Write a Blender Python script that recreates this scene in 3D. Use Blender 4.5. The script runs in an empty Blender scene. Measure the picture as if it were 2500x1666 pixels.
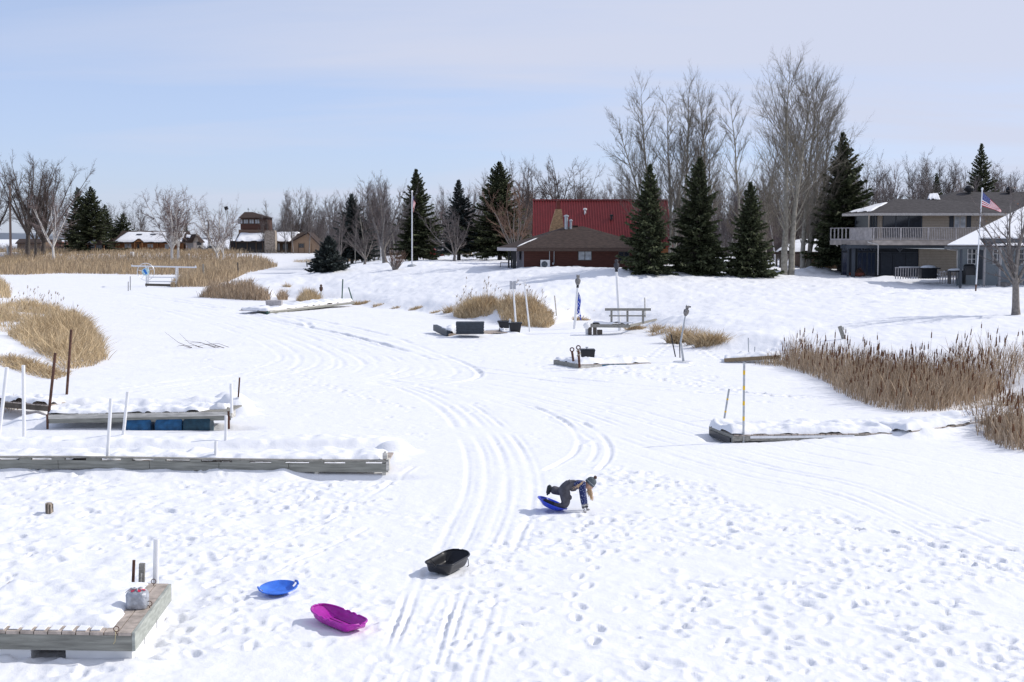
import bpy, bmesh, math, random
import numpy as np
from mathutils import Vector, Matrix, noise as mnoise

# ---------------------------------------------------------------- camera, world, sun
SC = bpy.context.scene
COL = SC.collection
F = 3200.0; CX = 1250.0; CY = 833.0; HOR = 582.0; CAMZ = 5.4
PITCH = math.atan((CY - HOR) / F)
cam = bpy.data.cameras.new('camera'); cam.sensor_width = 36; cam.lens = F / 2500 * 36
cam.clip_start = 0.5; cam.clip_end = 9000
cam_o = bpy.data.objects.new('camera', cam); COL.objects.link(cam_o)
cam_o.location = (0, 0, CAMZ); cam_o.rotation_euler = (math.pi / 2 - PITCH, 0, 0)
SC.camera = cam_o
SUN_EL = math.radians(37); SUN_AZ = math.radians(16)      # from +X turned towards +Y
sdir = Vector((math.cos(SUN_EL) * math.cos(SUN_AZ), math.cos(SUN_EL) * math.sin(SUN_AZ), math.sin(SUN_EL)))
sl = bpy.data.lights.new('sun', 'SUN'); sl.energy = 3.65; sl.angle = math.radians(0.5); sl.color = (1, 0.955, 0.89)
so = bpy.data.objects.new('sun', sl); COL.objects.link(so)
so.rotation_euler = (-sdir).to_track_quat('-Z', 'Y').to_euler(); so.location = (30, 10, 40)
W = bpy.data.worlds.new('World'); SC.world = W; W.use_nodes = True
nt = W.node_tree; nt.nodes.clear()
N = nt.nodes.new; LK = nt.links.new
out = N('ShaderNodeOutputWorld'); bg = N('ShaderNodeBackground')
sky = N('ShaderNodeTexSky'); sky.sky_type = 'NISHITA'; sky.sun_disc = False
sky.sun_elevation = SUN_EL; sky.sun_rotation = math.radians(90) - SUN_AZ
sky.altitude = 300; sky.air_density = 1.0; sky.dust_density = 0.35; sky.ozone_density = 2.5
tc = N('ShaderNodeTexCoord'); sep = N('ShaderNodeSeparateXYZ'); LK(tc.outputs['Generated'], sep.inputs[0])
def mth(op, a, b=None, c=None):
    n = N('ShaderNodeMath'); n.operation = op
    for i, v in enumerate((a, b, c)):
        if v is None: continue
        if isinstance(v, (int, float)): n.inputs[i].default_value = v
        else: LK(v, n.inputs[i])
    return n.outputs[0]
den = mth('ADD', mth('MAXIMUM', sep.outputs[2], 0.0), 0.09)
cmb = N('ShaderNodeCombineXYZ'); LK(mth('DIVIDE', sep.outputs[0], den), cmb.inputs[0]); LK(mth('DIVIDE', sep.outputs[1], den), cmb.inputs[1])
mp = N('ShaderNodeMapping'); mp.inputs['Scale'].default_value = (0.16, 0.5, 1); mp.inputs['Rotation'].default_value = (0, 0, 0.12); mp.inputs['Location'].default_value = (1.3, 0.4, 0)
LK(cmb.outputs[0], mp.inputs[0])
nz = N('ShaderNodeTexNoise'); nz.inputs['Scale'].default_value = 1.3; nz.inputs['Detail'].default_value = 7; nz.inputs['Roughness'].default_value = 0.52; nz.inputs['Distortion'].default_value = 0.5
LK(mp.outputs[0], nz.inputs['Vector'])
# thin cirrus: denser to the right and overhead, clear low on the left
t = mth('ADD', mth('MULTIPLY', mth('SUBTRACT', nz.outputs[0], 0.5), 2.1), mth('MULTIPLY', sep.outputs[0], 0.75))
t = mth('ADD', t, mth('MULTIPLY', sep.outputs[2], 0.2)); t = mth('ADD', t, 0.52)
cl = N('ShaderNodeClamp'); LK(t, cl.inputs[0]); cl.inputs[1].default_value = 0.34; cl.inputs[2].default_value = 0.93
mx = N('ShaderNodeMix'); mx.data_type = 'RGBA'
LK(cl.outputs[0], mx.inputs[0]); 
tint = N('ShaderNodeMix'); tint.data_type = 'RGBA'; tint.blend_type = 'MULTIPLY'; tint.inputs[0].default_value = 1.0
LK(sky.outputs[0], tint.inputs[6]); tint.inputs[7].default_value = (1.15, 1.06, 1.12, 1)
tint2 = N('ShaderNodeMix'); tint2.data_type = 'RGBA'; tint2.blend_type = 'MULTIPLY'; tint2.inputs[0].default_value = 1.0
hz = N('ShaderNodeMapRange'); hz.inputs[1].default_value = 0.0; hz.inputs[2].default_value = 0.22; LK(sep.outputs[2], hz.inputs[0])
hc_ = N('ShaderNodeMix'); hc_.data_type = 'RGBA'; hc_.inputs[6].default_value = (.60, .76, 1.12, 1); hc_.inputs[7].default_value = (1, 1, 1, 1); LK(hz.outputs[0], hc_.inputs[0])
LK(tint.outputs[2], tint2.inputs[6]); LK(hc_.outputs[2], tint2.inputs[7])
LK(tint2.outputs[2], mx.inputs[6]); mx.inputs[7].default_value = (4.9, 5.2, 6.3, 1)
LK(mx.outputs[2], bg.inputs[0]); bg.inputs[1].default_value = 0.15
LK(bg.outputs[0], out.inputs[0])
SC.view_settings.view_transform = 'Standard'; SC.view_settings.look = 'None'; SC.view_settings.gamma = 1
SC.view_settings.use_curve_mapping = False; SC.view_settings.exposure = -0.16
SC.render.engine = 'CYCLES'
SC.cycles.max_bounces = 6; SC.cycles.transparent_max_bounces = 8

# ---------------------------------------------------------------- helpers
RND = random.Random(7)
RG = np.random.default_rng(11)
def ray(px, py):
    c, s = math.cos(PITCH), math.sin(PITCH); a = (px - CX) / F; b = (CY - py) / F
    return Vector((a, c + s * b, -s + c * b))
def P(px, py, z=0.0):                     # point of the level plane z seen at a pixel of the photograph
    r = ray(px, py); t = (z - CAMZ) / r.z
    return Vector((r.x * t, r.y * t, z))
def at(px, py, Y):                        # point at distance Y
    r = ray(px, py); t = Y / r.y
    return Vector((r.x * t, Y, CAMZ + r.z * t))
def X(px, Y): return at(px, 600, Y).x
def Z(py, Y): return at(1250, py, Y).z
def V(*a): return Vector(a)

ORG = {}
def tag(o, label=None, cat=None, group=None, kind=None):
    if label: o['label'] = label
    if cat: o['category'] = cat
    if group: o['group'] = group
    if kind: o['kind'] = kind
    return o
def thing(name, label, cat, loc, group=None, kind=None):
    o = bpy.data.objects.new(name, None); COL.objects.link(o); o.empty_display_size = 0.2
    o.location = loc; ORG[o.name] = Vector(loc)
    return tag(o, label, cat, group, kind)
def link_mesh(name, me, parent=None, origin=None):
    o = bpy.data.objects.new(name, me); COL.objects.link(o)
    if parent is not None:
        o.parent = parent; org = ORG[parent.name]
        me.transform(Matrix.Translation(-org))
    else:
        org = Vector(origin) if origin is not None else Vector((0, 0, 0))
        me.transform(Matrix.Translation(-org)); o.location = org
    ORG[o.name] = org
    return o
class MB:
    def __init__(s): s.v = []; s.f = []; s.m = []; s.cur = 0
    def add(s, vs, fs):
        n = len(s.v); s.v += [tuple(v) for v in vs]; s.f += [tuple(i + n for i in f) for f in fs]; s.m += [s.cur] * len(fs); return s
    def box8(s, b):                        # 8 corners: bottom 4 ccw, top 4 ccw
        return s.add(b, [(3, 2, 1, 0), (4, 5, 6, 7), (0, 1, 5, 4), (1, 2, 6, 5), (2, 3, 7, 6), (3, 0, 4, 7)])
    def box(s, x0, x1, y0, y1, z0, z1):
        return s.box8([(x0, y0, z0), (x1, y0, z0), (x1, y1, z0), (x0, y1, z0), (x0, y0, z1), (x1, y0, z1), (x1, y1, z1), (x0, y1, z1)])
    def obox(s, o, u, v, w, a0, a1, b0, b1, c0, c1):   # box in a frame o,u,v,w
        def q(a, b, c): return o + u * a + v * b + w * c
        return s.box8([q(a0, b0, c0), q(a1, b0, c0), q(a1, b1, c0), q(a0, b1, c0), q(a0, b0, c1), q(a1, b0, c1), q(a1, b1, c1), q(a0, b1, c1)])
    def beam(s, p0, p1, w, h=None):
        p0 = Vector(p0); p1 = Vector(p1); h = h or w; d = (p1 - p0)
        L = d.length; d.normalize(); up = Vector((0, 0, 1)) if abs(d.z) < .9 else Vector((0, 1, 0))
        r = d.cross(up).normalized(); u = r.cross(d)
        return s.obox(p0, r, d, u, -w / 2, w / 2, 0, L, -h / 2, h / 2)
    def tube(s, p0, p1, r0, r1=None, n=8, caps=True):
        p0 = Vector(p0); p1 = Vector(p1); r1 = r0 if r1 is None else r1
        d = (p1 - p0).normalized(); up = Vector((0, 0, 1)) if abs(d.z) < .9 else Vector((0, 1, 0))
        r = d.cross(up).normalized(); u = r.cross(d)
        vs = []
        for p, rr in ((p0, r0), (p1, r1)):
            for i in range(n):
                a = 2 * math.pi * i / n; vs.append(p + (r * math.cos(a) + u * math.sin(a)) * rr)
        fs = [(i, (i + 1) % n, n + (i + 1) % n, n + i) for i in range(n)]
        if caps: fs += [tuple(range(n - 1, -1, -1)), tuple(range(n, 2 * n))]
        return s.add(vs, fs)
    def chain(s, pts, rad, n=8):
        pts = [Vector(p) for p in pts]; vs = []; k = len(pts); r = None
        for i, p in enumerate(pts):
            d = (pts[min(i + 1, k - 1)] - pts[max(i - 1, 0)]).normalized()
            if r is None:
                up = Vector((0, 0, 1)) if abs(d.z) < .9 else Vector((0, 1, 0)); r = d.cross(up).normalized()
            else: r = (r - d * r.dot(d)).normalized()
            u = r.cross(d); rr = rad[i] if isinstance(rad, (list, tuple)) else rad
            vs += [p + (r * math.cos(2 * math.pi * j / n) + u * math.sin(2 * math.pi * j / n)) * rr for j in range(n)]
        fs = []
        for i in range(k - 1):
            for j in range(n): fs.append((i * n + j, i * n + (j + 1) % n, (i + 1) * n + (j + 1) % n, (i + 1) * n + j))
        fs += [tuple(range(n - 1, -1, -1)), tuple(range((k - 1) * n, k * n))]
        return s.add(vs, fs)
    def lathe(s, c, prof, n=16, sx=1, sy=1, ax=None):   # prof: list of (radius, height); ax: rotation matrix
        c = Vector(c); vs = []
        for r, h in prof:
            for j in range(n):
                a = 2 * math.pi * j / n; q = Vector((r * math.cos(a) * sx, r * math.sin(a) * sy, h))
                if ax is not None: q = ax @ q
                vs.append(c + q)
        fs = []
        for i in range(len(prof) - 1):
            for j in range(n): fs.append((i * n + j, i * n + (j + 1) % n, (i + 1) * n + (j + 1) % n, (i + 1) * n + j))
        fs += [tuple(range(n - 1, -1, -1)), tuple(range((len(prof) - 1) * n, len(prof) * n))]
        return s.add(vs, fs)
    def prism(s, poly, d):                 # polygon (3-D points, planar) pushed along d
        n = len(poly); poly = [Vector(p) for p in poly]; d = Vector(d)
        return s.add(poly + [p + d for p in poly], [tuple(range(n - 1, -1, -1)), tuple(range(n, 2 * n))] + [(i, (i + 1) % n, n + (i + 1) % n, n + i) for i in range(n)])
    def slab(s, poly, t):                  # thin slab of thickness t below the polygon
        return s.prism(poly, (0, 0, -t))
    def build(s, name, mats, parent=None, origin=None, smooth=False, recalc=True):
        me = bpy.data.meshes.new(name); me.from_pydata(s.v, [], s.f)
        mats = mats if isinstance(mats, (list, tuple)) else [mats]
        for m in mats: me.materials.append(m)
        if len(mats) > 1: me.polygons.foreach_set('material_index', s.m)
        if recalc:
            bm = bmesh.new(); bm.from_mesh(me); bmesh.ops.recalc_face_normals(bm, faces=bm.faces); bm.to_mesh(me); bm.free()
        if smooth:
            me.polygons.foreach_set('use_smooth', [True] * len(me.polygons))
        me.update()
        return link_mesh(name, me, parent, origin)
def np_mesh(name, v, faces_list, mats, parent=None, origin=None, smooth=False, mat_idx=None, col=None):
    """v (n,3); faces_list: array (m,k) of equal-size faces or a list of such arrays"""
    if not isinstance(faces_list, list): faces_list = [faces_list]
    loops = np.concatenate([f.reshape(-1) for f in faces_list]).astype(np.int32)
    tot = np.concatenate([np.full(len(f), f.shape[1]) for f in faces_list]).astype(np.int32)
    start = np.concatenate([[0], np.cumsum(tot)[:-1]]).astype(np.int32)
    me = bpy.data.meshes.new(name)
    me.vertices.add(len(v)); me.vertices.foreach_set('co', np.asarray(v, np.float32).reshape(-1))
    me.loops.add(len(loops)); me.loops.foreach_set('vertex_index', loops)
    me.polygons.add(len(tot)); me.polygons.foreach_set('loop_start', start); me.polygons.foreach_set('loop_total', tot)
    if smooth: me.polygons.foreach_set('use_smooth', np.ones(len(tot), bool))
    for m in (mats if isinstance(mats, (list, tuple)) else [mats]): me.materials.append(m)
    if mat_idx is not None: me.polygons.foreach_set('material_index', np.asarray(mat_idx, np.int32))
    if col is not None:
        a = me.attributes.new('tone', 'FLOAT', 'POINT'); a.data.foreach_set('value', np.asarray(col, np.float32))
    me.update(calc_edges=True)
    return link_mesh(name, me, parent, origin)
def seg_tubes(p0, p1, r0, r1, n=3):
    p0, p1 = np.asarray(p0, float), np.asarray(p1, float); r0 = np.asarray(r0, float); r1 = np.asarray(r1, float)
    d = p1 - p0; d /= np.linalg.norm(d, axis=1, keepdims=True) + 1e-9
    up = np.where(np.abs(d[:, 2:3]) < .9, np.array([[0, 0, 1.]]), np.array([[0, 1., 0]]))
    r = np.cross(d, up); r /= np.linalg.norm(r, axis=1, keepdims=True) + 1e-9; u = np.cross(r, d)
    m = len(p0); vs = np.zeros((m, 2 * n, 3))
    for j in range(n):
        a = 2 * math.pi * j / n; o = r * math.cos(a) + u * math.sin(a)
        vs[:, j] = p0 + o * r0[:, None]; vs[:, n + j] = p1 + o * r1[:, None]
    base = (np.arange(m) * 2 * n)[:, None]
    fs = np.concatenate([base + np.array([[j, (j + 1) % n, n + (j + 1) % n, n + j]]) for j in range(n)], 0)
    return vs.reshape(-1, 3), fs

# ---------------------------------------------------------------- materials
MATS = {}
def mat(name, col, rough=0.7, metal=0.0, var=0.15, scale=8.0, bump=0.0, bscale=30.0, stretch=(1, 1, 1), tone=False, spec=0.3, coat=0.0, alpha=None, trans=0.0, wave=None, col2=None):
    if name in MATS: return MATS[name]
    m = bpy.data.materials.new(name); m.use_nodes = True; t = m.node_tree; b = t.nodes['Principled BSDF']
    b.inputs['Roughness'].default_value = rough; b.inputs['Metallic'].default_value = metal
    b.inputs['Specular IOR Level'].default_value = spec; b.inputs['Coat Weight'].default_value = coat
    tc = t.nodes.new('ShaderNodeTexCoord'); mp = t.nodes.new('ShaderNodeMapping'); mp.inputs['Scale'].default_value = stretch
    t.links.new(tc.outputs['Object'], mp.inputs[0])
    nz = t.nodes.new('ShaderNodeTexNoise'); nz.inputs['Scale'].default_value = scale; nz.inputs['Detail'].default_value = 5
    t.links.new(mp.outputs[0], nz.inputs['Vector'])
    mr = t.nodes.new('ShaderNodeMix'); mr.data_type = 'RGBA'
    c = np.array(col); hi = np.clip(c * (1 + var), 0, .95); lo = c * (1 - var)
    if col2 is not None: lo = np.array(col2); hi = c
    mr.inputs[6].default_value = (*lo, 1); mr.inputs[7].default_value = (*hi, 1)
    rp = t.nodes.new('ShaderNodeMapRange'); rp.inputs[1].default_value = 0.32; rp.inputs[2].default_value = 0.68
    src = nz.outputs[0]
    if tone:
        at_ = t.nodes.new('ShaderNodeAttribute'); at_.attribute_name = 'tone'; src = at_.outputs['Fac']
        rp.inputs[1].default_value = 0; rp.inputs[2].default_value = 1
    t.links.new(src, rp.inputs[0]); t.links.new(rp.outputs[0], mr.inputs[0]); colout = mr.outputs[2]
    if wave:                                # (scale, axis, strength) darker lines: joints between boards, courses, seams
        wv = t.nodes.new('ShaderNodeTexWave'); wv.wave_type = 'BANDS'; wv.bands_direction = wave[1]; wv.wave_profile = 'SAW'
        wv.inputs['Scale'].default_value = wave[0]; t.links.new(tc.outputs['Object'], wv.inputs['Vector'])
        r2 = t.nodes.new('ShaderNodeMapRange'); r2.inputs[1].default_value = 0.86; r2.inputs[2].default_value = 0.97; r2.inputs[3].default_value = 1; r2.inputs[4].default_value = 1 - wave[2]
        t.links.new(wv.outputs['Fac'], r2.inputs[0])
        mm = t.nodes.new('ShaderNodeMix'); mm.data_type = 'RGBA'; mm.blend_type = 'MULTIPLY'; mm.inputs[0].default_value = 1
        t.links.new(colout, mm.inputs[6]); t.links.new(r2.outputs[0], mm.inputs[7]); colout = mm.outputs[2]
    t.links.new(colout, b.inputs['Base Color'])
    if bump:
        n2 = t.nodes.new('ShaderNodeTexNoise'); n2.inputs['Scale'].default_value = bscale; n2.inputs['Detail'].default_value = 4
        t.links.new(mp.outputs[0], n2.inputs['Vector'])
        bp = t.nodes.new('ShaderNodeBump'); bp.inputs['Strength'].default_value = bump; bp.inputs['Distance'].default_value = 0.02
        t.links.new(n2.outputs[0], bp.inputs['Height']); t.links.new(bp.outputs[0], b.inputs['Normal'])
    if trans: b.inputs['Transmission Weight'].default_value = trans
    MATS[name] = m
    return m
def snow_material():
    m = bpy.data.materials.new('snow'); m.use_nodes = True; t = m.node_tree; b = t.nodes['Principled BSDF']
    b.inputs['Roughness'].default_value = 0.65; b.inputs['Specular IOR Level'].default_value = 0.25
    b.inputs['Subsurface Weight'].default_value = 0.0
    tc = t.nodes.new('ShaderNodeTexCoord')
    nz = t.nodes.new('ShaderNodeTexNoise'); nz.inputs['Scale'].default_value = 0.35; nz.inputs['Detail'].default_value = 6; t.links.new(tc.outputs['Object'], nz.inputs['Vector'])
    mr = t.nodes.new('ShaderNodeMix'); mr.data_type = 'RGBA'; mr.inputs[6].default_value = (.82, .83, .86, 1); mr.inputs[7].default_value = (.875, .88, .895, 1)
    t.links.new(nz.outputs[0], mr.inputs[0]); t.links.new(mr.outputs[2], b.inputs['Base Color'])
    n1 = t.nodes.new('ShaderNodeTexNoise'); n1.inputs['Scale'].default_value = 2.4; n1.inputs['Detail'].default_value = 7; n1.inputs['Roughness'].default_value = 0.62
    t.links.new(tc.outputs['Object'], n1.inputs['Vector'])
    bp = t.nodes.new('ShaderNodeBump'); bp.inputs['Strength'].default_value = 0.6; bp.inputs['Distance'].default_value = 0.06
    t.links.new(n1.outputs[0], bp.inputs['Height']); t.links.new(bp.outputs[0], b.inputs['Normal'])
    return m
SNOW = snow_material()
M = dict(
 wood_grey=mat('weathered_wood', (.27, .26, .23), .85, var=.35, scale=3, stretch=(2, 12, 12), bump=.5, bscale=9),
 wood_green=mat('treated_wood', (.25, .25, .22), .85, var=.3, scale=2.2, stretch=(.8, 8, 9), bump=.5, bscale=8),
 wood_top=mat('deck_wood', (.42, .36, .31), .85, var=.3, scale=4, stretch=(2, 2, 2), bump=.4),
 wood_pale=mat('pale_wood', (.55, .53, .48), .8, var=.25, scale=3, stretch=(1, 6, 6), bump=.3),
 wood_dark=mat('dark_wood', (.10, .085, .07), .85, var=.3, scale=5, bump=.4),
 white=mat('white_plastic', (.80, .80, .80), .4, var=.05, scale=3, spec=.4),
 rust=mat('rusty_steel', (.10, .05, .035), .8, var=.4, scale=14, bump=.3),
 rusty_orange=mat('orange_rust', (.40, .20, .07), .9, var=.4, scale=20),
 black=mat('black_plastic', (.013, .014, .018), .34, var=.2, scale=6, spec=.35),
 navy=mat('dark_slate_plastic', (.035, .045, .06), .5, var=.2, scale=6, spec=.4),
 steel=mat('galvanised_steel', (.42, .44, .46), .45, .5, var=.15, scale=9),
 alu=mat('aluminium', (.72, .73, .75), .42, .35, var=.08),
 yellow=mat('yellow_tape', (.75, .48, .03), .6, var=.1),
 glass=mat('dark_glass', (.025, .03, .04), .08, var=.3, scale=.8, spec=.7),
 curtain=mat('pale_curtain', (.42, .45, .48), .6, var=.3, scale=2.5),
 green_metal=mat('green_steel', (.05, .11, .09), .6, var=.2),
 owl=mat('owl_feather', (.22, .21, .20), .8, var=.6, scale=30),
 owl_dark=mat('owl_dark', (.05, .05, .06), .7, var=.4, scale=30),
 owl_brown=mat('owl_brown', (.09, .05, .035), .7, var=.4, scale=30),
 bark=mat('grey_bark', (.20, .18, .165), .9, var=.3, scale=6, bump=.6, bscale=14),
 bark_dark=mat('dark_bark', (.105, .09, .08), .9, var=.3, scale=6, bump=.6),
 bark_pop=mat('poplar_bark', (.30, .28, .235), .9, var=.3, scale=4, bump=.6, bscale=10),
 twig_pop=mat('poplar_twig', (.20, .175, .14), .9, var=.25),
 birch=mat('birch_bark', (.68, .66, .63), .85, var=.3, scale=5, stretch=(1, 1, 4)),
 twig=mat('grey_twig', (.15, .13, .125), .9, var=.3, scale=1),
 twig_red=mat('reddish_twig', (.21, .135, .10), .9, var=.3, scale=1),
 twig_birch=mat('birch_twig', (.24, .19, .18), .9, var=.3, scale=1),
 twig_brown=mat('brown_twig', (.11, .085, .075), .9, var=.3, scale=1),
 spruce=mat('spruce_needles', (.085, .10, .05), .75, tone=True, var=.5),
 spruce_blue=mat('blue_spruce_needles', (.052, .066, .062), .75, tone=True, var=.5),
 reed=mat('dry_reed', (.60, .465, .30), .85, tone=True, col2=(.26, .19, .125)),
 reed_gold=mat('golden_grass', (.70, .55, .34), .85, tone=True, col2=(.36, .265, .16)),
 cattail=mat('cattail_stalk', (.60, .465, .325), .85, tone=True, col2=(.235, .17, .115)),
 seed=mat('cattail_head', (.13, .06, .03), .9, var=.3),
 plume=mat('reed_plume', (.33, .235, .15), .9, var=.3),
 soil=mat('bare_soil', (.06, .045, .03), .95, var=.4),
)
# ---------------------------------------------------------------- the ground: one sheet of snow over ice and land
def hash2(ix, iy, s):
    h = (ix.astype(np.int64) * 374761393 + iy.astype(np.int64) * 668265263 + s * 2147483647) & 0xFFFFFFFF
    h = ((h ^ (h >> 13)) * 1274126177) & 0xFFFFFFFF
    return ((h ^ (h >> 16)) & 0xFFFFFF) / float(0xFFFFFF)
def vnoise(x, y, s=0):
    ix = np.floor(x); iy = np.floor(y); fx = x - ix; fy = y - iy
    fx = fx * fx * (3 - 2 * fx); fy = fy * fy * (3 - 2 * fy)
    a = hash2(ix, iy, s); b = hash2(ix + 1, iy, s); c = hash2(ix, iy + 1, s); d = hash2(ix + 1, iy + 1, s)
    return (a * (1 - fx) + b * fx) * (1 - fy) + (c * (1 - fx) + d * fx) * fy - .5
def fbm(x, y, o=4, s=0, g=.5):
    r = 0; a = 1
    for i in range(o): r = r + a * vnoise(x * 2 ** i + 17.3 * i, y * 2 ** i - 9.1 * i, s + i); a *= g
    return r
def pix_poly(pts, z=0): return np.array([[P(a, b, z).x, P(a, b, z).y] for a, b in pts])
shore = pix_poly([(490, 716), (600, 730), (680, 724), (745, 733), (850, 738), (905, 752), (1000, 758), (1090, 770), (1200, 790), (1350, 792), (1440, 778),
                  (1535, 792), (1600, 822), (1700, 856), (1800, 862), (1895, 872), (1960, 882), (2100, 905), (2230, 925), (2330, 940), (2420, 955), (2500, 975), (2700, 1060)])
shore = np.vstack([[[X(860, 330), 330], [X(790, 240), 240], [X(700, 175), 175], [X(560, 148), 148]], shore, [[60, 24]]])
land_poly = np.vstack([shore, [[3000, 24], [3000, 4000], [X(860, 330), 4000]]])
left_pt = pix_poly([(-200, 690), (0, 700), (60, 712), (150, 742), (225, 795), (258, 850), (262, 880), (175, 902), (110, 925), (40, 925), (-60, 960), (-300, 1010), (-900, 1000), (-900, 700)])
def seg_dist(px, py, poly, closed=False):
    d = np.full(px.shape, 1e9); n = len(poly)
    for i in range(n if closed else n - 1):
        a = poly[i]; b = poly[(i + 1) % n]; ab = b - a
        t = np.clip(((px - a[0]) * ab[0] + (py - a[1]) * ab[1]) / (ab @ ab + 1e-9), 0, 1)
        d = np.minimum(d, np.hypot(px - a[0] - t * ab[0], py - a[1] - t * ab[1]))
    return d
def inside(px, py, poly):
    c = np.zeros(px.shape, bool); n = len(poly)
    for i in range(n):
        x0, y0 = poly[i]; x1, y1 = poly[(i + 1) % n]
        if y0 == y1: continue
        k = ((y0 > py) != (y1 > py)) & (px < (x1 - x0) * (py - y0) / (y1 - y0) + x0); c ^= k
    return c
def sstep(t): t = np.clip(t, 0, 1); return t * t * (3 - 2 * t)
def base_h(x, y):
    x = np.asarray(x, float); y = np.asarray(y, float)
    x, y = np.broadcast_arrays(x, y)
    d = seg_dist(x, y, shore); ins = inside(x, y, land_poly)
    L = 21 + 30 * sstep((x - 6) / 26.); hp = 2.72 - .34 * sstep((x - 22) / 14.)
    t = np.clip(d / L, 0, 1)
    h = np.where(ins, hp * (.11 * sstep(d / 2.2) + .89 * (1 - (1 - t) ** 1.55)), 0)
    far = 2.3 * sstep((y - 256) / 28.)
    h = np.maximum(h, far)
    d2 = seg_dist(x, y, left_pt, True); in2 = inside(x, y, left_pt)
    h = np.maximum(h, np.where(in2, .45 * sstep(d2 / 7.) , 0))
    h = h + .10 * fbm(x / 9., y / 9., 3, 5) * np.clip(y / 40., .3, 1.6) * np.where(h > .3, 1, .35)
    return h
def H(x, y): return float(base_h(np.array([x]), np.array([y]))[0])
def G(px, py):                                   # where the pixel's ray meets the ground
    r = ray(px, py); ys = np.concatenate([np.arange(12, 120, .25), np.arange(120, 420, 1.)])
    xs = r.x / r.y * ys; zs = CAMZ + r.z / r.y * ys; hs = base_h(xs, ys)
    k = np.nonzero(zs <= hs)[0]
    if len(k) == 0: i = len(ys) - 1
    else: i = k[0]
    return Vector((xs[i], ys[i], hs[i]))

# rows and columns of the sheet, finer where footprints can be made out
rows = [-10., 0., 6.]; y = 9.
while y < 6000:
    rows.append(y); y += max(.045, .0024 * y) if 12 < y < 62 else (.2 if y <= 12 else (.0042 * y if y < 200 else .03 * y))
rows = np.array(rows); NI = 800; NE = 16
tt = np.linspace(-1, 1, NI); ext = 1 + (np.arange(1, NE + 1) / NE) ** 2.5 * 9
tt = np.concatenate([-ext[::-1], tt, ext])
wid = .46 * np.abs(rows) + 5
GX = tt[None, :] * wid[:, None]; GY = np.repeat(rows[:, None], len(tt), 1)
GZ = base_h(GX, GY)
def poly_mask(pts, soft, z=0):
    p = pix_poly(pts, z); ins = inside(GX, GY, p); d = seg_dist(GX, GY, p, True)
    return np.where(ins, sstep(d / soft), 0)
def win(x, y, rad):
    r0 = np.searchsorted(rows, y - rad); r1 = np.searchsorted(rows, y + rad) + 1
    w = wid[min(r0, len(rows) - 1)]; w2 = wid[min(r1, len(rows) - 1)]
    lo = min((x - rad) / w, (x - rad) / w2); hi = max((x + rad) / w, (x + rad) / w2)
    c0 = int((lo + 1) / 2 * (NI - 1)) + NE - 1; c1 = int((hi + 1) / 2 * (NI - 1)) + NE + 3
    return slice(max(r0, 0), r1), slice(max(c0, 0), max(c1, 0))
def stamp(x, y, ang, a, b, dep, rim=.35):
    sp = max(.05, .0042 * y) * .5                  # never thinner than the sheet can hold
    a = max(a, sp); b = max(b, sp)
    R, C = win(x, y, max(a, b) * 2.2)
    xx = GX[R, C] - x; yy = GY[R, C] - y
    if xx.size == 0: return
    u = (xx * math.cos(ang) + yy * math.sin(ang)) / a; v = (-xx * math.sin(ang) + yy * math.cos(ang)) / b
    q = u * u + v * v
    GZ[R, C] += -dep * np.exp(-q ** 1.6) + dep * rim * np.exp(-((np.sqrt(q) - 1.45) / .33) ** 2)
def groove(pts, w, dep, rim=.3, jit=.0, z=0, step=None):
    q = [np.array(P(a, b, z))[:2] for a, b in pts]
    # smooth the line (Catmull-Rom)
    out_ = []
    for i in range(len(q) - 1):
        p0 = q[max(i - 1, 0)]; p1 = q[i]; p2 = q[i + 1]; p3 = q[min(i + 2, len(q) - 1)]
        for s in np.linspace(0, 1, 10, endpoint=False):
            out_.append(.5 * ((2 * p1) + (-p0 + p2) * s + (2 * p0 - 5 * p1 + 4 * p2 - p3) * s * s + (-p0 + 3 * p1 - 3 * p2 + p3) * s ** 3))
    out_.append(q[-1]); out_ = np.array(out_)
    ymin, ymax = out_[:, 1].min() - 1, out_[:, 1].max() + 1
    for i in range(len(out_) - 1):
        a, b = out_[i], out_[i + 1]; ww = max(w * .62, .0019 * (a[1] + b[1]) * .5)
        r0 = np.searchsorted(rows, min(a[1], b[1]) - 3 * ww); r1 = np.searchsorted(rows, max(a[1], b[1]) + 3 * ww) + 1
        R = slice(r0, r1)
        if r1 >= len(rows): continue
        xs = (min(a[0], b[0]) - 3 * ww, max(a[0], b[0]) + 3 * ww); wmin, wmax = wid[r0], wid[r1]
        lo = min(xs[0] / wmin, xs[0] / wmax); hi = max(xs[1] / wmin, xs[1] / wmax)
        c0 = int(np.clip((lo + 1) / 2 * (NI - 1), -NE, NI)) + NE; c1 = int(np.clip((hi + 1) / 2 * (NI - 1), -NE, NI + NE)) + NE + 2
        C = slice(max(c0, 0), c1)
        xx = GX[R, C]; yy = GY[R, C]
        if xx.size == 0: continue
        ab = b - a; L = math.hypot(*ab); ux, uy = ab / L
        s = (xx - a[0]) * ux + (yy - a[1]) * uy; d = (xx - a[0]) * -uy + (yy - a[1]) * ux
        ok = (s >= 0) & (s < L)
        k = np.clip(vnoise(xx * .6 + 5, yy * .6, 9) * 1.8 + .7, .1, 1.2) * (1 + .9 * vnoise(xx * 6, yy * 6, 12))
        GZ[R, C] += np.where(ok, (-dep * np.exp(-(d / ww) ** 2) + dep * rim * np.exp(-((np.abs(d) - 1.9 * ww) / (.6 * ww)) ** 2)) * k, 0)
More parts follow.
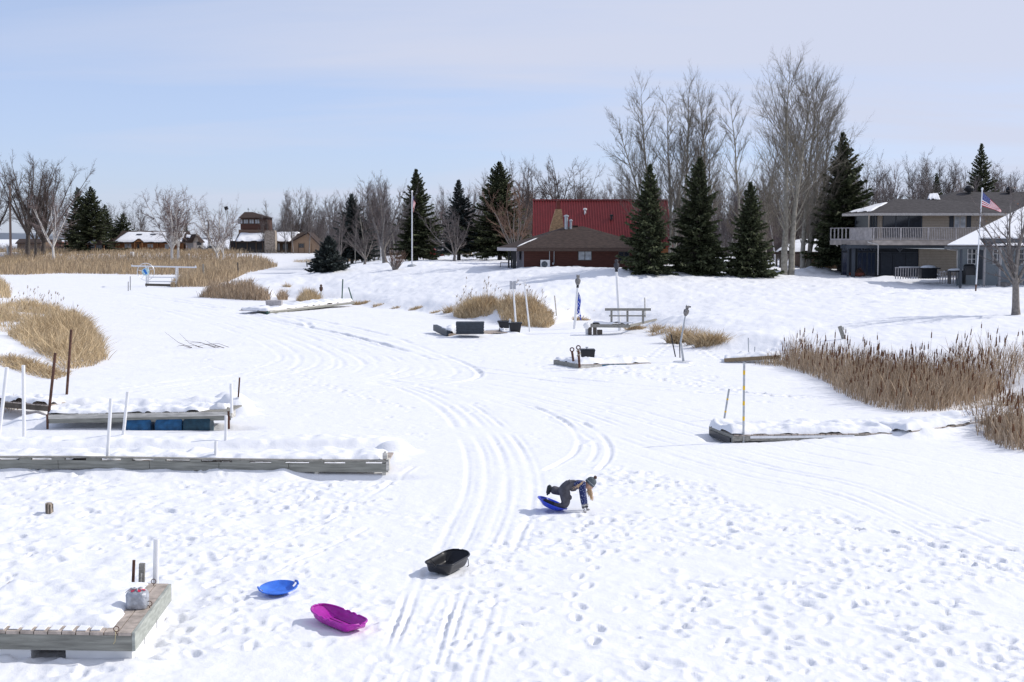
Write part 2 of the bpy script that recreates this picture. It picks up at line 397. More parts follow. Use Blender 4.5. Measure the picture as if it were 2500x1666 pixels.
# trampled zones
near = sstep((70 - GY) / 20.)
tram = poly_mask([(-300, 1200), (200, 1150), (900, 1180), (1150, 1230), (1450, 1100), (2000, 1230), (2800, 1330), (2900, 2300), (-500, 2300)], .8)
tramL = poly_mask([(-300, 1140), (200, 1140), (800, 1160), (1000, 1230), (900, 1320), (650, 1500), (500, 2300), (-600, 2300)], 1.2)
GZ += near * (.016 * fbm(GX / .8, GY / .8, 4, 21) * (.35 + .9 * tram) + .055 * fbm(GX / .6, GY / .6, 4, 33, .55) * tramL)
GZ += .019 * np.clip(fbm(GX / .30, GY / .30, 2, 44), -.3, .3) * tram * near
landm = inside(GX, GY, land_poly)
GZ += np.where(landm & (GY < 200), 1, 0) * .085 * fbm(GX / 1.0, GY / 1.6, 4, 55, .65) * np.clip(GY / 80, .5, 1.5)
GZ += (~landm) * (GY < 240) * .040 * fbm(GX / 1.6, GY / 1.1, 4, 66, .6) * sstep((GY - 26) / 30.)
rr = random.Random(3)
def prints(poly, n, dep=(.03, .075), size=(.10, .17)):
    pw = pix_poly(poly); x0, y0 = pw.min(0); x1, y1 = pw.max(0); k = 0
    while k < n:
        x = rr.uniform(x0, x1); y = rr.uniform(y0, y1)
        if not inside(np.array([x]), np.array([y]), pw)[0]: continue
        if mnoise.noise(Vector((x / 2.2, y / 2.8, 4))) < rr.uniform(-.45, .05): k += .6; continue
        a = rr.uniform(*size) * rr.choice((.6, .8, 1, 1.1)); stamp(x, y, rr.uniform(0, math.pi), a, a * rr.uniform(.42, .7), .6 * rr.uniform(*dep) * rr.uniform(.2, 1.35)); k += 1
def walk(pts, dep=.06, stride=.55, side=.1, z=0):
    q = [np.array(P(a, b, z))[:2] for a, b in pts]; n = 0
    for a, b in zip(q[:-1], q[1:]):
        L = math.hypot(*(b - a)); u = (b - a) / L; k = max(1, int(L / stride))
        for i in range(k):
            s = a + (b - a) * (i + rr.uniform(-.1, .1)) / k; sd = side if n % 2 else -side; n += 1
            stamp(s[0] - u[1] * sd, s[1] + u[0] * sd, math.atan2(u[1], u[0]) + rr.uniform(-.2, .2), .15, .065, dep * rr.uniform(.7, 1.2))
prints([(1100, 1400), (1350, 1200), (1480, 1130), (2000, 1250), (2560, 1400), (2700, 1800), (1000, 1800)], 1900, (.025, .07))
prints([(1500, 1130), (1900, 1200), (2560, 1330), (2600, 1440), (1600, 1260)], 160, (.02, .045))
prints([(400, 1300), (700, 1180), (1100, 1260), (1080, 1700), (350, 1760)], 620, (.02, .055))
prints([(-60, 1160), (500, 1150), (950, 1180), (800, 1330), (430, 1420), (-60, 1500)], 560, (.04, .09))
prints([(-60, 1600), (350, 1600), (420, 1430), (600, 1400), (700, 1800), (-60, 1800)], 140, (.04, .09), (.12, .2))
prints([(2250, 1280), (2560, 1260), (2560, 1420), (2300, 1370)], 60, (.05, .09), (.14, .22))
prints([(1050, 830), (1350, 820), (1500, 900), (1700, 930), (1300, 900)], 120, (.04, .07))
prints([(1400, 900), (1700, 900), (1900, 980), (2000, 1010), (1700, 960), (1450, 930)], 140, (.04, .08), (.14, .22))
prints([(400, 860), (640, 850), (900, 1000), (560, 960)], 260, (.02, .05))
prints([(600, 1080), (950, 1150), (960, 1250), (700, 1180)], 60, (.03, .07))
prints([(-100, 960), (300, 940), (1000, 870), (1250, 1000), (1250, 1100), (900, 1080), (-100, 1060)], 500, (.02, .05)); prints([(250, 730), (700, 730), (1100, 820), (1300, 860), (1700, 980), (1700, 1100), (1300, 1100), (1000, 1000), (300, 900)], 700, (.03, .07), (.12, .22))
prints([(1250, 690), (2480, 720), (2480, 800), (1950, 790), (1300, 740)], 260, (.08, .16), (.2, .5))
walk([(1500, 905), (1660, 935), (1850, 960), (1990, 975)], .1, .5, .14)
walk([(1360, 880), (1560, 905), (1740, 890)], .09, .5, .14)
walk([(700, 900), (850, 960), (1020, 1000)], .05)
walk([(1590, 840), (1650, 800), (1740, 840), (1860, 850), (1900, 830)], .09, .5, .2, .6)
walk([(1420, 1260), (1450, 1350), (1400, 1480), (1500, 1600)], .06)
walk([(2100, 1290), (2300, 1330), (2500, 1340)], .09, .5, .15)
# snowmobile and sled runs
def lerp_line(A, B, k): return [(a[0] + (b[0] - a[0]) * k, a[1] + (b[1] - a[1]) * k) for a, b in zip(A, B)]
outer = [(420, 742), (640, 758), (900, 812), (1080, 862), (1165, 900), (1150, 925), (1020, 940), (760, 958), (480, 985)]
inner = [(330, 745), (450, 770), (580, 812), (660, 850), (680, 878), (640, 900), (560, 915), (430, 930), (300, 950)]
for k in (0, .04, .12, .2, .29, .33, .42, .5, .58, .64, .72, .8, .88, 1.0):
    ln = [(a + rr.uniform(-7, 7), b + rr.uniform(-3, 3)) for a, b in lerp_line(inner, outer, k)]
    groove(ln, rr.uniform(.05, .10), rr.uniform(.010, .028) + (.045 if k > .95 else 0), .35)
for k in range(7):
    o = k * 18; groove([(130 + o, 700), (420 + o, 735 + k * 2), (760 + o, 800 + k * 4), (980 + o * .8, 850 + k * 5)], .08, rr.uniform(.02, .045))
groove([(640, 765), (700, 775), (745, 787), (757, 800)], .14, .10)
fanA = [(940, 925), (1060, 950), (1150, 985), (1215, 1030), (1270, 1090), (1298, 1160), (1297, 1240), (1265, 1320), (1215, 1450), (1165, 1600), (1120, 1760)]
fanB = [(900, 930), (1000, 955), (1075, 1000), (1120, 1060), (1145, 1120), (1140, 1200), (1100, 1290), (1040, 1400), (980, 1500), (900, 1640), (850, 1760)]
for k, d in ((0, .05), (.03, .04), (.2, .03), (.36, .05), (.42, .04), (.6, .03), (.68, .045), (.73, .035), (.9, .03), (1, .05), (1.05, .04), (-.12, .035)):
    groove([(a + rr.uniform(-3, 3), b) for a, b in lerp_line(fanA, fanB, k)], rr.uniform(.025, .045), d * .34, .15)
fanC = [(960, 925), (1150, 955), (1350, 1010), (1550, 1085), (1800, 1160), (2050, 1215), (2300, 1330), (2560, 1450)]
fanD = [(1000, 910), (1250, 925), (1500, 960), (1760, 1020), (2000, 1075), (2200, 1110), (2400, 1150), (2600, 1185)]
for k in (-.18, -.03, .03, .1, .24, .3, .47, .52, .7, .88, 1.0):
    groove([(a + rr.uniform(-4, 4), b + rr.uniform(-2, 2)) for a, b in lerp_line(fanC, fanD, k)], rr.uniform(.04, .07), rr.uniform(.008, .022), .25)
groove([(1330, 1150), (1400, 1110), (1410, 1070), (1380, 1030), (1300, 990)], .05, .05)
groove([(1460, 1150), (1485, 1120), (1487, 1090), (1465, 1060), (1420, 1030)], .05, .05)
groove([(1440, 1130), (1455, 1105), (1450, 1080), (1410, 1050)], .04, .035)
groove([(1150, 895), (1400, 925), (1700, 950), (2000, 968)], .12, .06); groove([(1150, 905), (1400, 935), (1700, 958), (2000, 972)], .10, .05)
for x0, x1 in ((1130, 1060), (1155, 1085), (1010, 930), (1040, 950)):
    groove([(x0, 1390), (x1, 1620)], .04, .03, .5)
groove([(630, 1340), (720, 1310), (860, 1240), (1010, 1140)], .05, .035, .5)
groove([(660, 1400), (770, 1350), (900, 1290)], .05, .03, .5)
for (a, b, r_, h_) in ((2000, 660, 1.4, .55), (1945, 663, 1.0, .3), (1300, 655, 5, .22), (1500, 655, 4, .2), (2170, 676, 1.2, .25), (1700, 790, 2.2, .3), (1800, 830, 2, .25), (1640, 785, 2.2, .3)):
    c = G(a, b + 6); R, C = win(c.x, c.y, r_ * 2.4)
    GZ[R, C] += h_ * np.exp(-(((GX[R, C] - c.x) / (r_ * 1.3)) ** 2 + ((GY[R, C] - c.y) / r_) ** 2)) * (1 + .5 * vnoise(GX[R, C] * 2, GY[R, C] * 2, 3))
nr, nc = GX.shape
idx = np.arange(nr * nc).reshape(nr, nc)
def drift(A, B, h0, h1, wf, wb=None, under=True):     # snow banked up along a dock edge A-B (h0 at A, h1 at B)
    A = np.array(A)[:2]; B = np.array(B)[:2]; ab = B - A; L = np.hypot(*ab); u = ab / L; wb = wb or wf
    s = (GX - A[0]) * u[0] + (GY - A[1]) * u[1]; d = -(GX - A[0]) * u[1] + (GY - A[1]) * u[0]; e = np.maximum(np.maximum(-s, s - L), 0); ok = (np.abs(d) < 4 * max(wf, wb)) & (e < 3 * wf)
    h = h0 + (h1 - h0) * np.clip(s / L, 0, 1); w_ = np.where(d < 0, wf, wb); k = 1 + .5 * vnoise(GX / .7, GY / .7, 77) + .4 * vnoise(GX / .25, GY / .25, 78)
    GZ[:] += np.where(ok, np.maximum(h * k * np.exp(-(np.maximum(np.abs(d), 0) / w_) ** 4) * np.exp(-(e / .35) ** 2), 0), 0)
def hollow(px, py, rx, ry, dep, z=0.):               # where sun and wind have scooped the snow from the foot of a dock
    c = P(px, py, z); R, C = win(c.x, c.y, max(rx, ry) * 2)
    GZ[R, C] -= dep * np.exp(-(((GX[R, C] - c.x) / rx) ** 4 + ((GY[R, C] - c.y) / ry) ** 4))
def make_ground():
    faces = np.stack([idx[:-1, :-1], idx[:-1, 1:], idx[1:, 1:], idx[1:, :-1]], -1).reshape(-1, 4)
    o = np_mesh('snow_ground', np.stack([GX, GY, GZ], -1).reshape(-1, 3), faces, SNOW, smooth=True)
    tag(o, kind='structure'); return o

# far wooded ridge on the horizon, distance haze put into its blue-grey colour
def ridge():
    v = []; f = []; n = 90
    for i in range(n):
        x = -1700 + i * 3600 / n; h = 9 + 5 * math.sin(i * .21) + 4 * math.sin(i * .67 + 1) + RND.uniform(-.7, .7)
        v += [(x, 3300, 0), (x, 3310, h + 2.3), (x, 3500, h + 3), (x, 3700, 0)]
    for i in range(n - 1):
        for j in range(3): f.append((4 * i + j, 4 * i + 4 + j, 4 * i + 5 + j, 4 * i + 1 + j))
    m = MB(); m.add(v, f); o = m.build('hills', mat('hazy_woods', (.24, .265, .30), .95, var=.15, scale=.01)); tag(o, kind='structure')
ridge()
# ---------------------------------------------------------------- docks
hollow(480, 1046, 1.5, .35, .22); hollow(860, 1166, 1.3, .3, .16); hollow(400, 1510, .35, 1.6, .07); hollow(1765, 1070, .5, .6, .15)
hollow(1490, 808, 2.2, .6, .1)
drift(P(-300, 1150, 0), P(700, 1150, 0), .15, .13, .7); drift(P(700, 1160, 0), P(930, 1160, 0), .03, .0, .4)
drift(P(-300, 1092, 0), P(925, 1090, 0), .20, .18, .5, 1.2); drift(P(60, 1034, 0), P(330, 1034, 0), .24, .12, .6); drift(P(340, 1040, 0), P(545, 1044, 0), .12, .06, .5); drift(P(120, 1000, 0), P(545, 1000, 0), .28, .36, .4, 1.0)
drift(P(1900, 1082, 0), P(2240, 1066, 0), .0, .14, .4); drift(P(1860, 1045, 0), P(2300, 1036, 0), .14, .18, .3, .9); drift(P(1490, 898, 0), P(1640, 896, 0), .05, .10, .5, 1.2); drift(P(2230, 1068, 0), P(2560, 1040, 0), .16, .28, .4, 1.)
drift(P(1120, 822, 0), P(1260, 818, 0), .1, .16, .8, 1.4); drift(P(0, 1620, 0), P(300, 1625, 0), .06, .02, .25); drift(P(-60, 1010, 0), P(100, 1010, 0), .2, .2, .6, 1.5)
for a_, b_, s_, h_ in ((580, 1003, .5, .42), (592, 1012, .4, .25), (562, 985, .6, .4), (962, 1106, .5, .3), (955, 1122, .3, .18)): c_ = P(a_, b_, 0); stamp(c_.x, c_.y, .3, s_, s_ * .8, -h_, .0)
ground = make_ground()

def snow_cover(parent, O, u, v, Lu, Lv, th, res=.07, lump=.5, edge=.1, cut=None, seed=1, name='snow_cover', rag=.6):
    """lumpy sheet of snow lying on a level top: O corner, u and v unit directions"""
    nu = max(4, int(Lu / res)); nv = max(4, int(Lv / res))
    a = np.linspace(0, Lu, nu + 1)[None, :] * np.ones((nv + 1, 1)); b = np.linspace(0, Lv, nv + 1)[:, None] * np.ones((1, nu + 1))
    e = np.minimum(np.minimum(a, Lu - a), np.minimum(b, Lv - b)) + (fbm((a + seed * 7) / .33, (b + seed * 3) / .33, 3, seed)) * edge * rag * 2
    if cut is not None: e = np.minimum(e, cut(a, b))
    h = th * np.sqrt(np.clip(e / max(edge, 1e-3), 0, 1)) * (1 + lump * 1.6 * fbm((a + seed) / .42, b / .42, 3, seed + 3))
    h = np.where(e <= .0, -.02, np.maximum(h, .004))
    p = np.array(O)[None, None] + a[..., None] * np.array(u) + b[..., None] * np.array(v); p = p.copy(); p[..., 2] += h
    k = np.arange((nu + 1) * (nv + 1)).reshape(nv + 1, nu + 1)
    f = np.stack([k[:-1, :-1], k[:-1, 1:], k[1:, 1:], k[1:, :-1]], -1).reshape(-1, 4)
    keep = (h.reshape(-1)[f] > 0).any(1)
    return np_mesh(name, p.reshape(-1, 3), f[keep], SNOW, parent, smooth=True)
def frame3(A, B, C):
    u = (B - A); Lu = u.length; u = u.normalized(); v = (C - B); v = v - u * v.dot(u); Lv = v.length; v = v.normalized(); return u, v, Lu, Lv, V(0, 0, 1)
def boards(O, u, v, Lu, Lv, w=.14, gap=.012, t=.035, name='decking', m=None, parent=None, over=.02, seed=1):
    mb = MB(); r = random.Random(seed); n = int(Lu / (w + gap)); w2 = Lu / n - gap
    for i in range(n):
        a = i * (w2 + gap); o = r.uniform(-.006, .006); zj = r.uniform(-.003, .003)
        mb.obox(O, u, v, V(0, 0, 1), a, a + w2, -over + o, Lv + over + o, -t + zj, zj)
    return mb.build(name, m or M['wood_top'], parent)

# 1: the dock in the lower left corner
z1 = .40; B = P(324, 1544, z1); C = P(413, 1426, z1); A = P(-120, 1537, z1); u, v, Lu, Lv, w = frame3(A, B, C); v = (C - B).normalized(); Lv = (C - B).length
d1 = thing('dock', 'grey plank dock corner with white floats in the lower left foreground', 'dock', A + V(0, 0, -z1))
boards(A, u, v, Lu - .0, Lv, .165, .014, .04, parent=d1)
mb = MB(); mb.obox(A, u, v, w, 0, Lu - .012, -.012, .03, -.245, -.044); mb.build('front_fascia', M['wood_green'], d1)
mb = MB(); mb.obox(B, u, v, w, -.01, .03, -.012, Lv + .01, -.245, -.002); mb.build('side_fascia', mat('sunlit_fascia', (.38, .40, .36), .8, var=.2, scale=1.6, stretch=(3, 3, 14), bump=.3), d1)  # treated wood in a paler tone, sunlight put into the colour
mb = MB()
for k in range(3):
    s = Lv / 3; mb.obox(B, u, v, w, -.9, -.035, k * s + .03 + .05, (k + 1) * s + .015, -.47, -.247)
mb.obox(B, u, v, w, -3.2, -1.35, .06, Lv - .1, -.47, -.247); mb.build('float', M['white'], d1)
def cut1(a, b): return np.minimum(.0 * a + 1, np.minimum(Lu - .30 - .10 * b / Lv * 0 - a - .12 * vnoise(b * 3, a * 0 + 2, 3), b - .20 - .10 * vnoise(a * 2.2, b * 0, 8)) * 1.0)
snow_cover(d1, A + w * .004, u, v, Lu, Lv - .03, .055, .04, 1.1, .12, cut1, 4)
mb = MB()
for i in range(int(Lu / .179)):
    a = i * .179 + .03
    if a > Lu - .55: break
    mb.obox(A + w * .004, u, v, w, a, a + .12, RND.uniform(.0, .03), .22, 0, RND.uniform(.008, .016))
mb.build('frost', SNOW, d1)
for (px, py) in ((284, 1536), (365, 1474), (375, 1420)):
    c = P(px, py, z1 + .06); mb = MB()
    pts = [c + u * (.035 * math.cos(t)) + w * (.035 * math.sin(t)) for t in np.linspace(0, 2 * math.pi, 13)]
    mb.chain(pts, .006, 5); mb.tube(c - w * .035, c - w * .065, .006); mb.build('eye_bolt', M['rust'], d1)
c = P(284, 1538, z1 + .02); mb = MB(); mb.chain([c, c - v * .04, c - v * .05 - w * .05, c - v * .04 - w * .14 - u * .01, c - v * .05 - w * .17 - u * .03], .006, 5)
tag(mb.build('rope', mat('tan_rope', (.55, .48, .3), .9), None, c), 'short tan rope end dangling from the lower left dock', 'rope')

def pole(name, label, p0, p1, r, m, cat='pole', group=None, n=12, bands=(), cap=None, sq=False):
    """free-standing pole; bands: (t0, t1, material) rings of another colour"""
    p0 = Vector(p0); p1 = Vector(p1)
    mb = MB(); q0 = p0 - (p1 - p0).normalized() * .12
    if not bands and cap is None:
        if sq: mb.beam(q0, p1, r * 2)
        else: mb.chain([q0, p0, p0.lerp(p1, .5) , p1, p1 ], [r, r, r, r, r * .8], n)
        o = mb.build(name, m, None, p0, smooth=False); tag(o, label, cat, group); return o
    t = thing(name, label, cat, p0, group)
    mb.tube(q0, p1, r, r, n); mb.build('shaft', m, t)
    for a, b, mm in bands:
        mb = MB(); mb.tube(p0.lerp(p1, a), p0.lerp(p1, b), r * 1.07, r * 1.07, n); mb.build('band', mm, t)
    return t
def ppole(name, label, top, bot, rpx, m, z=None, **k):
    b = G(*bot) if z is None else P(bot[0], bot[1], z)
    tp = at(top[0], top[1], b.y - .0); sc = F / b.y
    return pole(name, label, b, tp, rpx / sc, m, **k)
WG = 'white plastic pipes marking the docks'
ppole('marker_pipe', 'thick white pipe standing at the back corner of the foreground dock', (382, 1316), (380, 1424), 7.2, M['white'], z=.35, cat='pipe', group=WG, n=20)
ppole('steel_pipe', 'short dark rusty pipe behind the foreground dock', (327, 1368), (325, 1422), 3.9, M['rust'], z=.35, cat='pipe')
t = ppole('wooden_post', 'short square grey post beside the dark pipe behind the foreground dock', (347, 1376), (346, 1424), 6.4, M['wood_grey'], z=.35, cat='post', sq=True)
t = ppole('stick', 'small pale peg leaning on the square grey post', (346, 1400), (344, 1424), 1.8, M['wood_pale'], z=.37, cat='stick')

# 2: the long dock crossing the left side
z2 = .36; A = P(-60, 1120, z2); B = P(948, 1122, z2); u = (B - A).normalized(); v = V(-u.y, u.x, 0); w = V(0, 0, 1); Lu = (B - A).length; Lv = 1.3
d2 = thing('dock', 'long low grey dock with slotted edge boards crossing the left side', 'dock', A - V(0, 0, z2))
def wob(a): return .035 * math.sin(a * .42 + 1) - .02
def strip(mb, a0, a1, b0, b1, c0, c1):
    k = max(1, int((a1 - a0) / .8))
    for i in range(k):
        s = a0 + (a1 - a0) * i / k; e = a0 + (a1 - a0) * (i + 1) / k; zs, ze = wob(s), wob(e)
        mb.box8([A + u * s + v * b0 + w * (c0 + zs), A + u * e + v * b0 + w * (c0 + ze), A + u * e + v * b1 + w * (c0 + ze), A + u * s + v * b1 + w * (c0 + zs),
                 A + u * s + v * b0 + w * (c1 + zs), A + u * e + v * b0 + w * (c1 + ze), A + u * e + v * b1 + w * (c1 + ze), A + u * s + v * b1 + w * (c1 + zs)])
mb = MB(); cuts = [0, 1.9, 4.0, 5.6, 7.2, Lu]; js = [0, 2.2, 3.9, 6.1, 8.0, Lu]
for a0, a1 in zip(cuts[:-1], cuts[1:]): strip(mb, a0 + .006, a1 - .006, RND.uniform(-.004, .004), .04, -.245, -.045)
mb.build('side_board', M['wood_green'], d2)
mb = MB()
for a0, a1 in zip(js[:-1], js[1:]): strip(mb, a0 + .005, a1 - .005, -.012, .12, .002 + RND.uniform(-.004, .004), .035)
mb.build('cap_rail', M['wood_grey'], d2)
mb = MB(); a = .1
while a < Lu - .4:
    mb = MB(); L = RND.uniform(.25, .5); strip(mb, a, min(a + L, Lu - .1), -.008, .09, -.044, .001); a += L + RND.uniform(.45, .75)
    mb.build('spacer', M['wood_green'], d2)
boards(A + v * .13 + w * -.05, u, v, Lu, Lv - .15, .14, .012, .035, parent=d2)
mb = MB(); mb.obox(B, u, v, w, -.05, .02, -.005, .22, -.26, .0); mb.build('end_board', M['wood_pale'], d2)
for s in (Lu - 1.7, Lu - .15, 1.5, 4.5): mb = MB(); mb.obox(A + u * s, u, v, w, 0, .09, .05, .14, -.42, -.05); mb.build('leg', M['wood_pale'], d2)
mb = MB(); mb.obox(B, u, v, w, -.14, -.03, .05, .16, 0, .13); mb.obox(B, u, v, w, -.11, -.06, .08, .13, .13, .17); mb.build('mooring_block', M['wood_pale'], d2)
snow_cover(d2, A + v * .10 + w * -.04, u, v, Lu - .15, Lv, .07, .06, 1.2, .14, None, 9)
ppole('marker_pipe', 'white pipe standing behind the long dock, left of the pair by its middle', (271, 973), (262, 1123), 4.3, M['white'], z=.30, cat='pipe', group=WG, bands=((0, .03, M['rusty_orange']),))
ppole('marker_pipe', 'leaning white pipe between the two docks, with a thin rust ring at its foot', (312, 957), (299, 1083), 4.0, M['white'], cat='pipe', group=WG, bands=((0, .025, M['rusty_orange']),))
ppole('marker_pipe', 'white pipe leaning right at the left edge of the photo', (17, 897), (-4, 1078), 4.4, M['white'], cat='pipe', group=WG)
ppole('marker_pipe', 'tall upright white pipe second from the left edge', (57, 892), (59, 1070), 4.3, M['white'], cat='pipe', group=WG)
ppole('marker_pipe', 'short white pipe with a rusty foot in front of the blue barrel dock', (552, 1015), (551, 1091), 3.8, M['white'], cat='pipe', group=WG, bands=((0, .09, M['rusty_orange']),))
ppole('marker_pipe', 'low white pipe poking up behind the long dock rail, right of the middle', (527, 1077), (526, 1123), 3.8, M['white'], z=.30, cat='pipe', group=WG)

# 3: the dock on blue barrels
z3 = .55; z3l = .42
A = P(118, 1012, z3l); B = at(563, 1004, P(563, 1004, z3).y); u = (B - A).normalized(); v = V(-u.y, u.x, 0).normalized(); w = V(0, 0, 1); Lu = (B - A).length; Lv = 1.3
d3 = thing('dock', 'snow covered dock on blue barrels with a pale edge board', 'dock', V(A.x, A.y, 0))
boards(A, u, v, Lu, Lv, .14, .02, .035, parent=d3, m=M['wood_grey'])
mb = MB(); mb.obox(A, u, v, w, -.03, Lu + .03, -.04, -.02, -.13, -.012); mb.build('edge_board', M['wood_pale'], d3)
mb = MB(); mb.obox(A, u, v, w, 0, Lu, -.018, .03, -.26, -.12); mb.build('fascia', M['wood_green'], d3)
mb = MB(); mb.obox(B, u, v, w, 0, .05, -.02, .35, -.2, -.02); mb.build('end_board', M['wood_pale'], d3)
for s, mm in ((2.2, 'barrel_blue'), (3.1, 'barrel_blue'), (3.9, 'barrel_teal')):
    mb = MB(); c0 = A + u * s + v * .1 - w * .42; mb.chain([c0, c0 + u * .03, c0 + u * .74, c0 + u * .77], [.22, .25, .25, .22], 20)
    mb.build('barrel', mat(mm, (.015, .085, .19) if mm == 'barrel_blue' else (.015, .05, .075), .5, var=.3, scale=7), d3, smooth=False)
for s in (-.02, Lu - .05): mb = MB(); mb.tube(A + u * s + v * (-.03) - w * .5, A + u * s + v * (-.03) + w * .0, .035, .035, 10); mb.build('leg', M['rust'], d3)
mb = MB(); c = B + u * .05; mb.tube(c - w * .05 - v * .06, at(564, 937, c.y), .042, .042, 14); mb.build('corner_pipe', M['white'], d3)
snow_cover(d3, A + w * .004, u, v, Lu - .25, Lv, .10, .045, .9, .09, lambda a, b: np.where(b < .5, Lu - .9 - a + .4 * b, 9), 12, rag=.12)
# piece of walkway leading to it from the left bank
A2 = P(12, 980, .5); B2 = P(122, 990, .42); u = (B2 - A2).normalized(); v = V(-u.y, u.x, 0).normalized(); L2 = (B2 - A2).length
rp = thing('dock_ramp', 'dark plank ramp joining the blue barrel dock to the left bank', 'ramp', V(A2.x, A2.y, 0))
mb = MB(); mb.obox(A2, u, v, w, -.5, L2, 0, .04, -.19, -.02); mb.build('side_board', M['wood_dark'], rp)
boards(A2 - u * .5, u, v, L2 + .5, .9, .13, .02, .03, parent=rp)
snow_cover(rp, A2 - u * .5 + w * .003, u, v, L2 + .5, .9, .12, .05, 1.0, .1, None, 14)
ppole('steel_pole', 'long rust brown pole at the left end of the blue barrel dock', (135, 862), (119, 1012), 3.6, M['rust'], z=.3)
ppole('steel_pole', 'tall rust brown pole standing before the golden grass', (174, 805), (163, 965), 3.3, M['rust'])
tp = ppole('marker_pipe', 'white pipe with a dark iron rod rising from its top', (582, 970), (577, 1005), 3.8, M['white'], cat='pipe', group=WG, bands=((0, .35, mat('yellowed_plastic', (.72, .66, .5), .5)),))
b = G(577, 1005); mb = MB(); mb.tube(at(581.7, 972, b.y), at(585, 922, b.y), .026, .026, 8); mb.build('iron_rod', M['rust'], tp)

# 4: the dock on the right with its walkway
z4 = .22; Bf = P(1792, 1062, z4); A4 = P(1752, 1036, z4); E4 = P(2180, 1058, .12)
u = (E4 - Bf).normalized(); w = V(0, 0, 1); v = V(-u.y, u.x, 0).normalized(); Lu = (E4 - Bf).length; Lv = 1.75
d4 = thing('dock', 'dock buried in thick snow on the right, running towards the cattails', 'dock', V(Bf.x, Bf.y, 0))
boards(Bf, u, v, Lu, Lv, .14, .02, .03, parent=d4)
mb = MB(); mb.obox(Bf, u, v, w, 0, Lu, -.015, .03, -.17, -.032); mb.build('side_board', M['wood_grey'], d4)
mb = MB(); mb.obox(Bf, u, v, w, .45, Lu * .75, -.03, -.017, -.10, -.035); mb.build('metal_edge', M['alu'], d4)
mb = MB(); mb.obox(Bf, u, v, w, -.04, .0, -.01, Lv, -.26, -.01); mb.build('end_board', M['wood_grey'], d4)
mb = MB(); mb.obox(Bf, u, v, w, -.075, -.042, .1, Lv - .1, -.26, -.10); mb.build('bumper', M['black'], d4)
snow_cover(d4, Bf + w * .004 + v * .02 - u * .05, u, v, Lu + .1, Lv, .15, .055, .6, .12, None, 22, rag=.08)
A5 = P(2225, 1053, .20); B5 = P(2560, 1008, .36); u = (B5 - A5).normalized(); v = V(-u.y, u.x, 0).normalized(); L5 = (B5 - A5).length
d4b = thing('dock_walkway', 'snowy boardwalk climbing from the right dock to the bank', 'walkway', V(A5.x, A5.y, 0))
mb = MB(); mb.obox(A5, u, v, w, .3, L5, -.01, .03, -.07, -.01); mb.build('side_board', M['wood_dark'], d4b)
boards(A5, u, v, L5, 1.1, .14, .02, .03, parent=d4b)
snow_cover(d4b, A5 + w * .0 - u * .2, u, v, L5 + .2, 1.15, .18, .06, .5, .14, None, 23, rag=.08)
def striped(label, top, bot, n, r, z=None, k=4):
    b = G(*bot) if z is None else P(bot[0], bot[1], z)
    tp = at(top[0], top[1], b.y); L = (tp - b).length; bd = []
    for i in range(n): c = .14 + i * (.80 / n) + .1; bd.append((c, c + .055, M['yellow']))
    return pole('striped_pole', label, b, tp, r, M['steel'], 'pole', 'yellow banded steel poles', bands=bd)
striped('tall grey pole with yellow bands at the front corner of the right dock', (1817, 885), (1815, 1072), 4, .03, .1)
striped('shorter leaning grey pole with yellow bands behind the right dock', (1780, 950), (1768, 1026), 2, .03)

# 5: small buried dock in the middle with a black box
z5 = .16; Bf = P(1414, 890, z5); E = P(1590, 886, .08); u = (E - Bf).normalized(); v = V(-u.y, u.x, 0); Lu = (E - Bf).length; Lv = 2.2
d5 = thing('dock', 'half buried dock carrying the small black box', 'dock', V(Bf.x, Bf.y, 0))
mb = MB(); mb.obox(Bf, u, v, w, 0, Lu, -.01, .03, -.16, -.01); mb.build('side_board', M['wood_pale'], d5)
mb = MB(); mb.obox(Bf, u, v, w, 1.1, 2.3, -.02, -.012, -.16, -.03); mb.build('blue_panel', mat('teal_panel', (.02, .12, .2), .5), d5)
mb = MB(); mb.obox(Bf, u, v, w, -.04, 0, -.02, Lv, -.2, .0); mb.build('end_board', M['wood_grey'], d5)
boards(Bf, u, v, Lu, Lv, .14, .02, .03, parent=d5)
snow_cover(d5, Bf + w * .004, u, v, Lu, Lv, .16, .08, .7, .18, None, 31, rag=.1)
def trunk_box(name, label, c, sx, sy, sz, m, cat='box', rot=0, ribs=0, lid=.14):
    t = thing(name, label, cat, c); ca, sa = math.cos(rot), math.sin(rot); u = V(ca, sa, 0); v = V(-sa, ca, 0); w = V(0, 0, 1)
    mb = MB(); k = .04
    lo = [c + u * a * (sx / 2 - k) + v * b * (sy / 2 - k) for a, b in ((-1, -1), (1, -1), (1, 1), (-1, 1))]
    hi = [c + u * a * sx / 2 + v * b * sy / 2 + w * sz * (1 - lid) for a, b in ((-1, -1), (1, -1), (1, 1), (-1, 1))]
    mb.box8(lo + hi)
    for i in range(ribs):
        zz = sz * (1 - lid) * (i + .5) / ribs
        mb.obox(c, u, v, w, -sx / 2 - .004, sx / 2 + .004, -sy / 2 - .006, sy / 2 + .006, zz - sz * .085, zz + sz * .02)
    mb.build('body', m, t)
    mb = MB(); o = .02; z0 = sz * (1 - lid) + .006
    mb.box8([c + u * a * (sx / 2 + o) + v * b * (sy / 2 + o) + w * z0 for a, b in ((-1, -1), (1, -1), (1, 1), (-1, 1))] +
            [c + u * a * (sx / 2 - .01) + v * b * (sy / 2 - .03) + w * sz for a, b in ((-1, -1), (1, -1), (1, 1), (-1, 1))]); mb.build('lid', m, t)
    return t
c = Bf + u * 1.62 + v * .9 + w * .1; bx = trunk_box('storage_box', 'small black lidded box with a knob on the half buried dock', V(c.x - .62, c.y, .26), .62, .52, .42, M['black'])
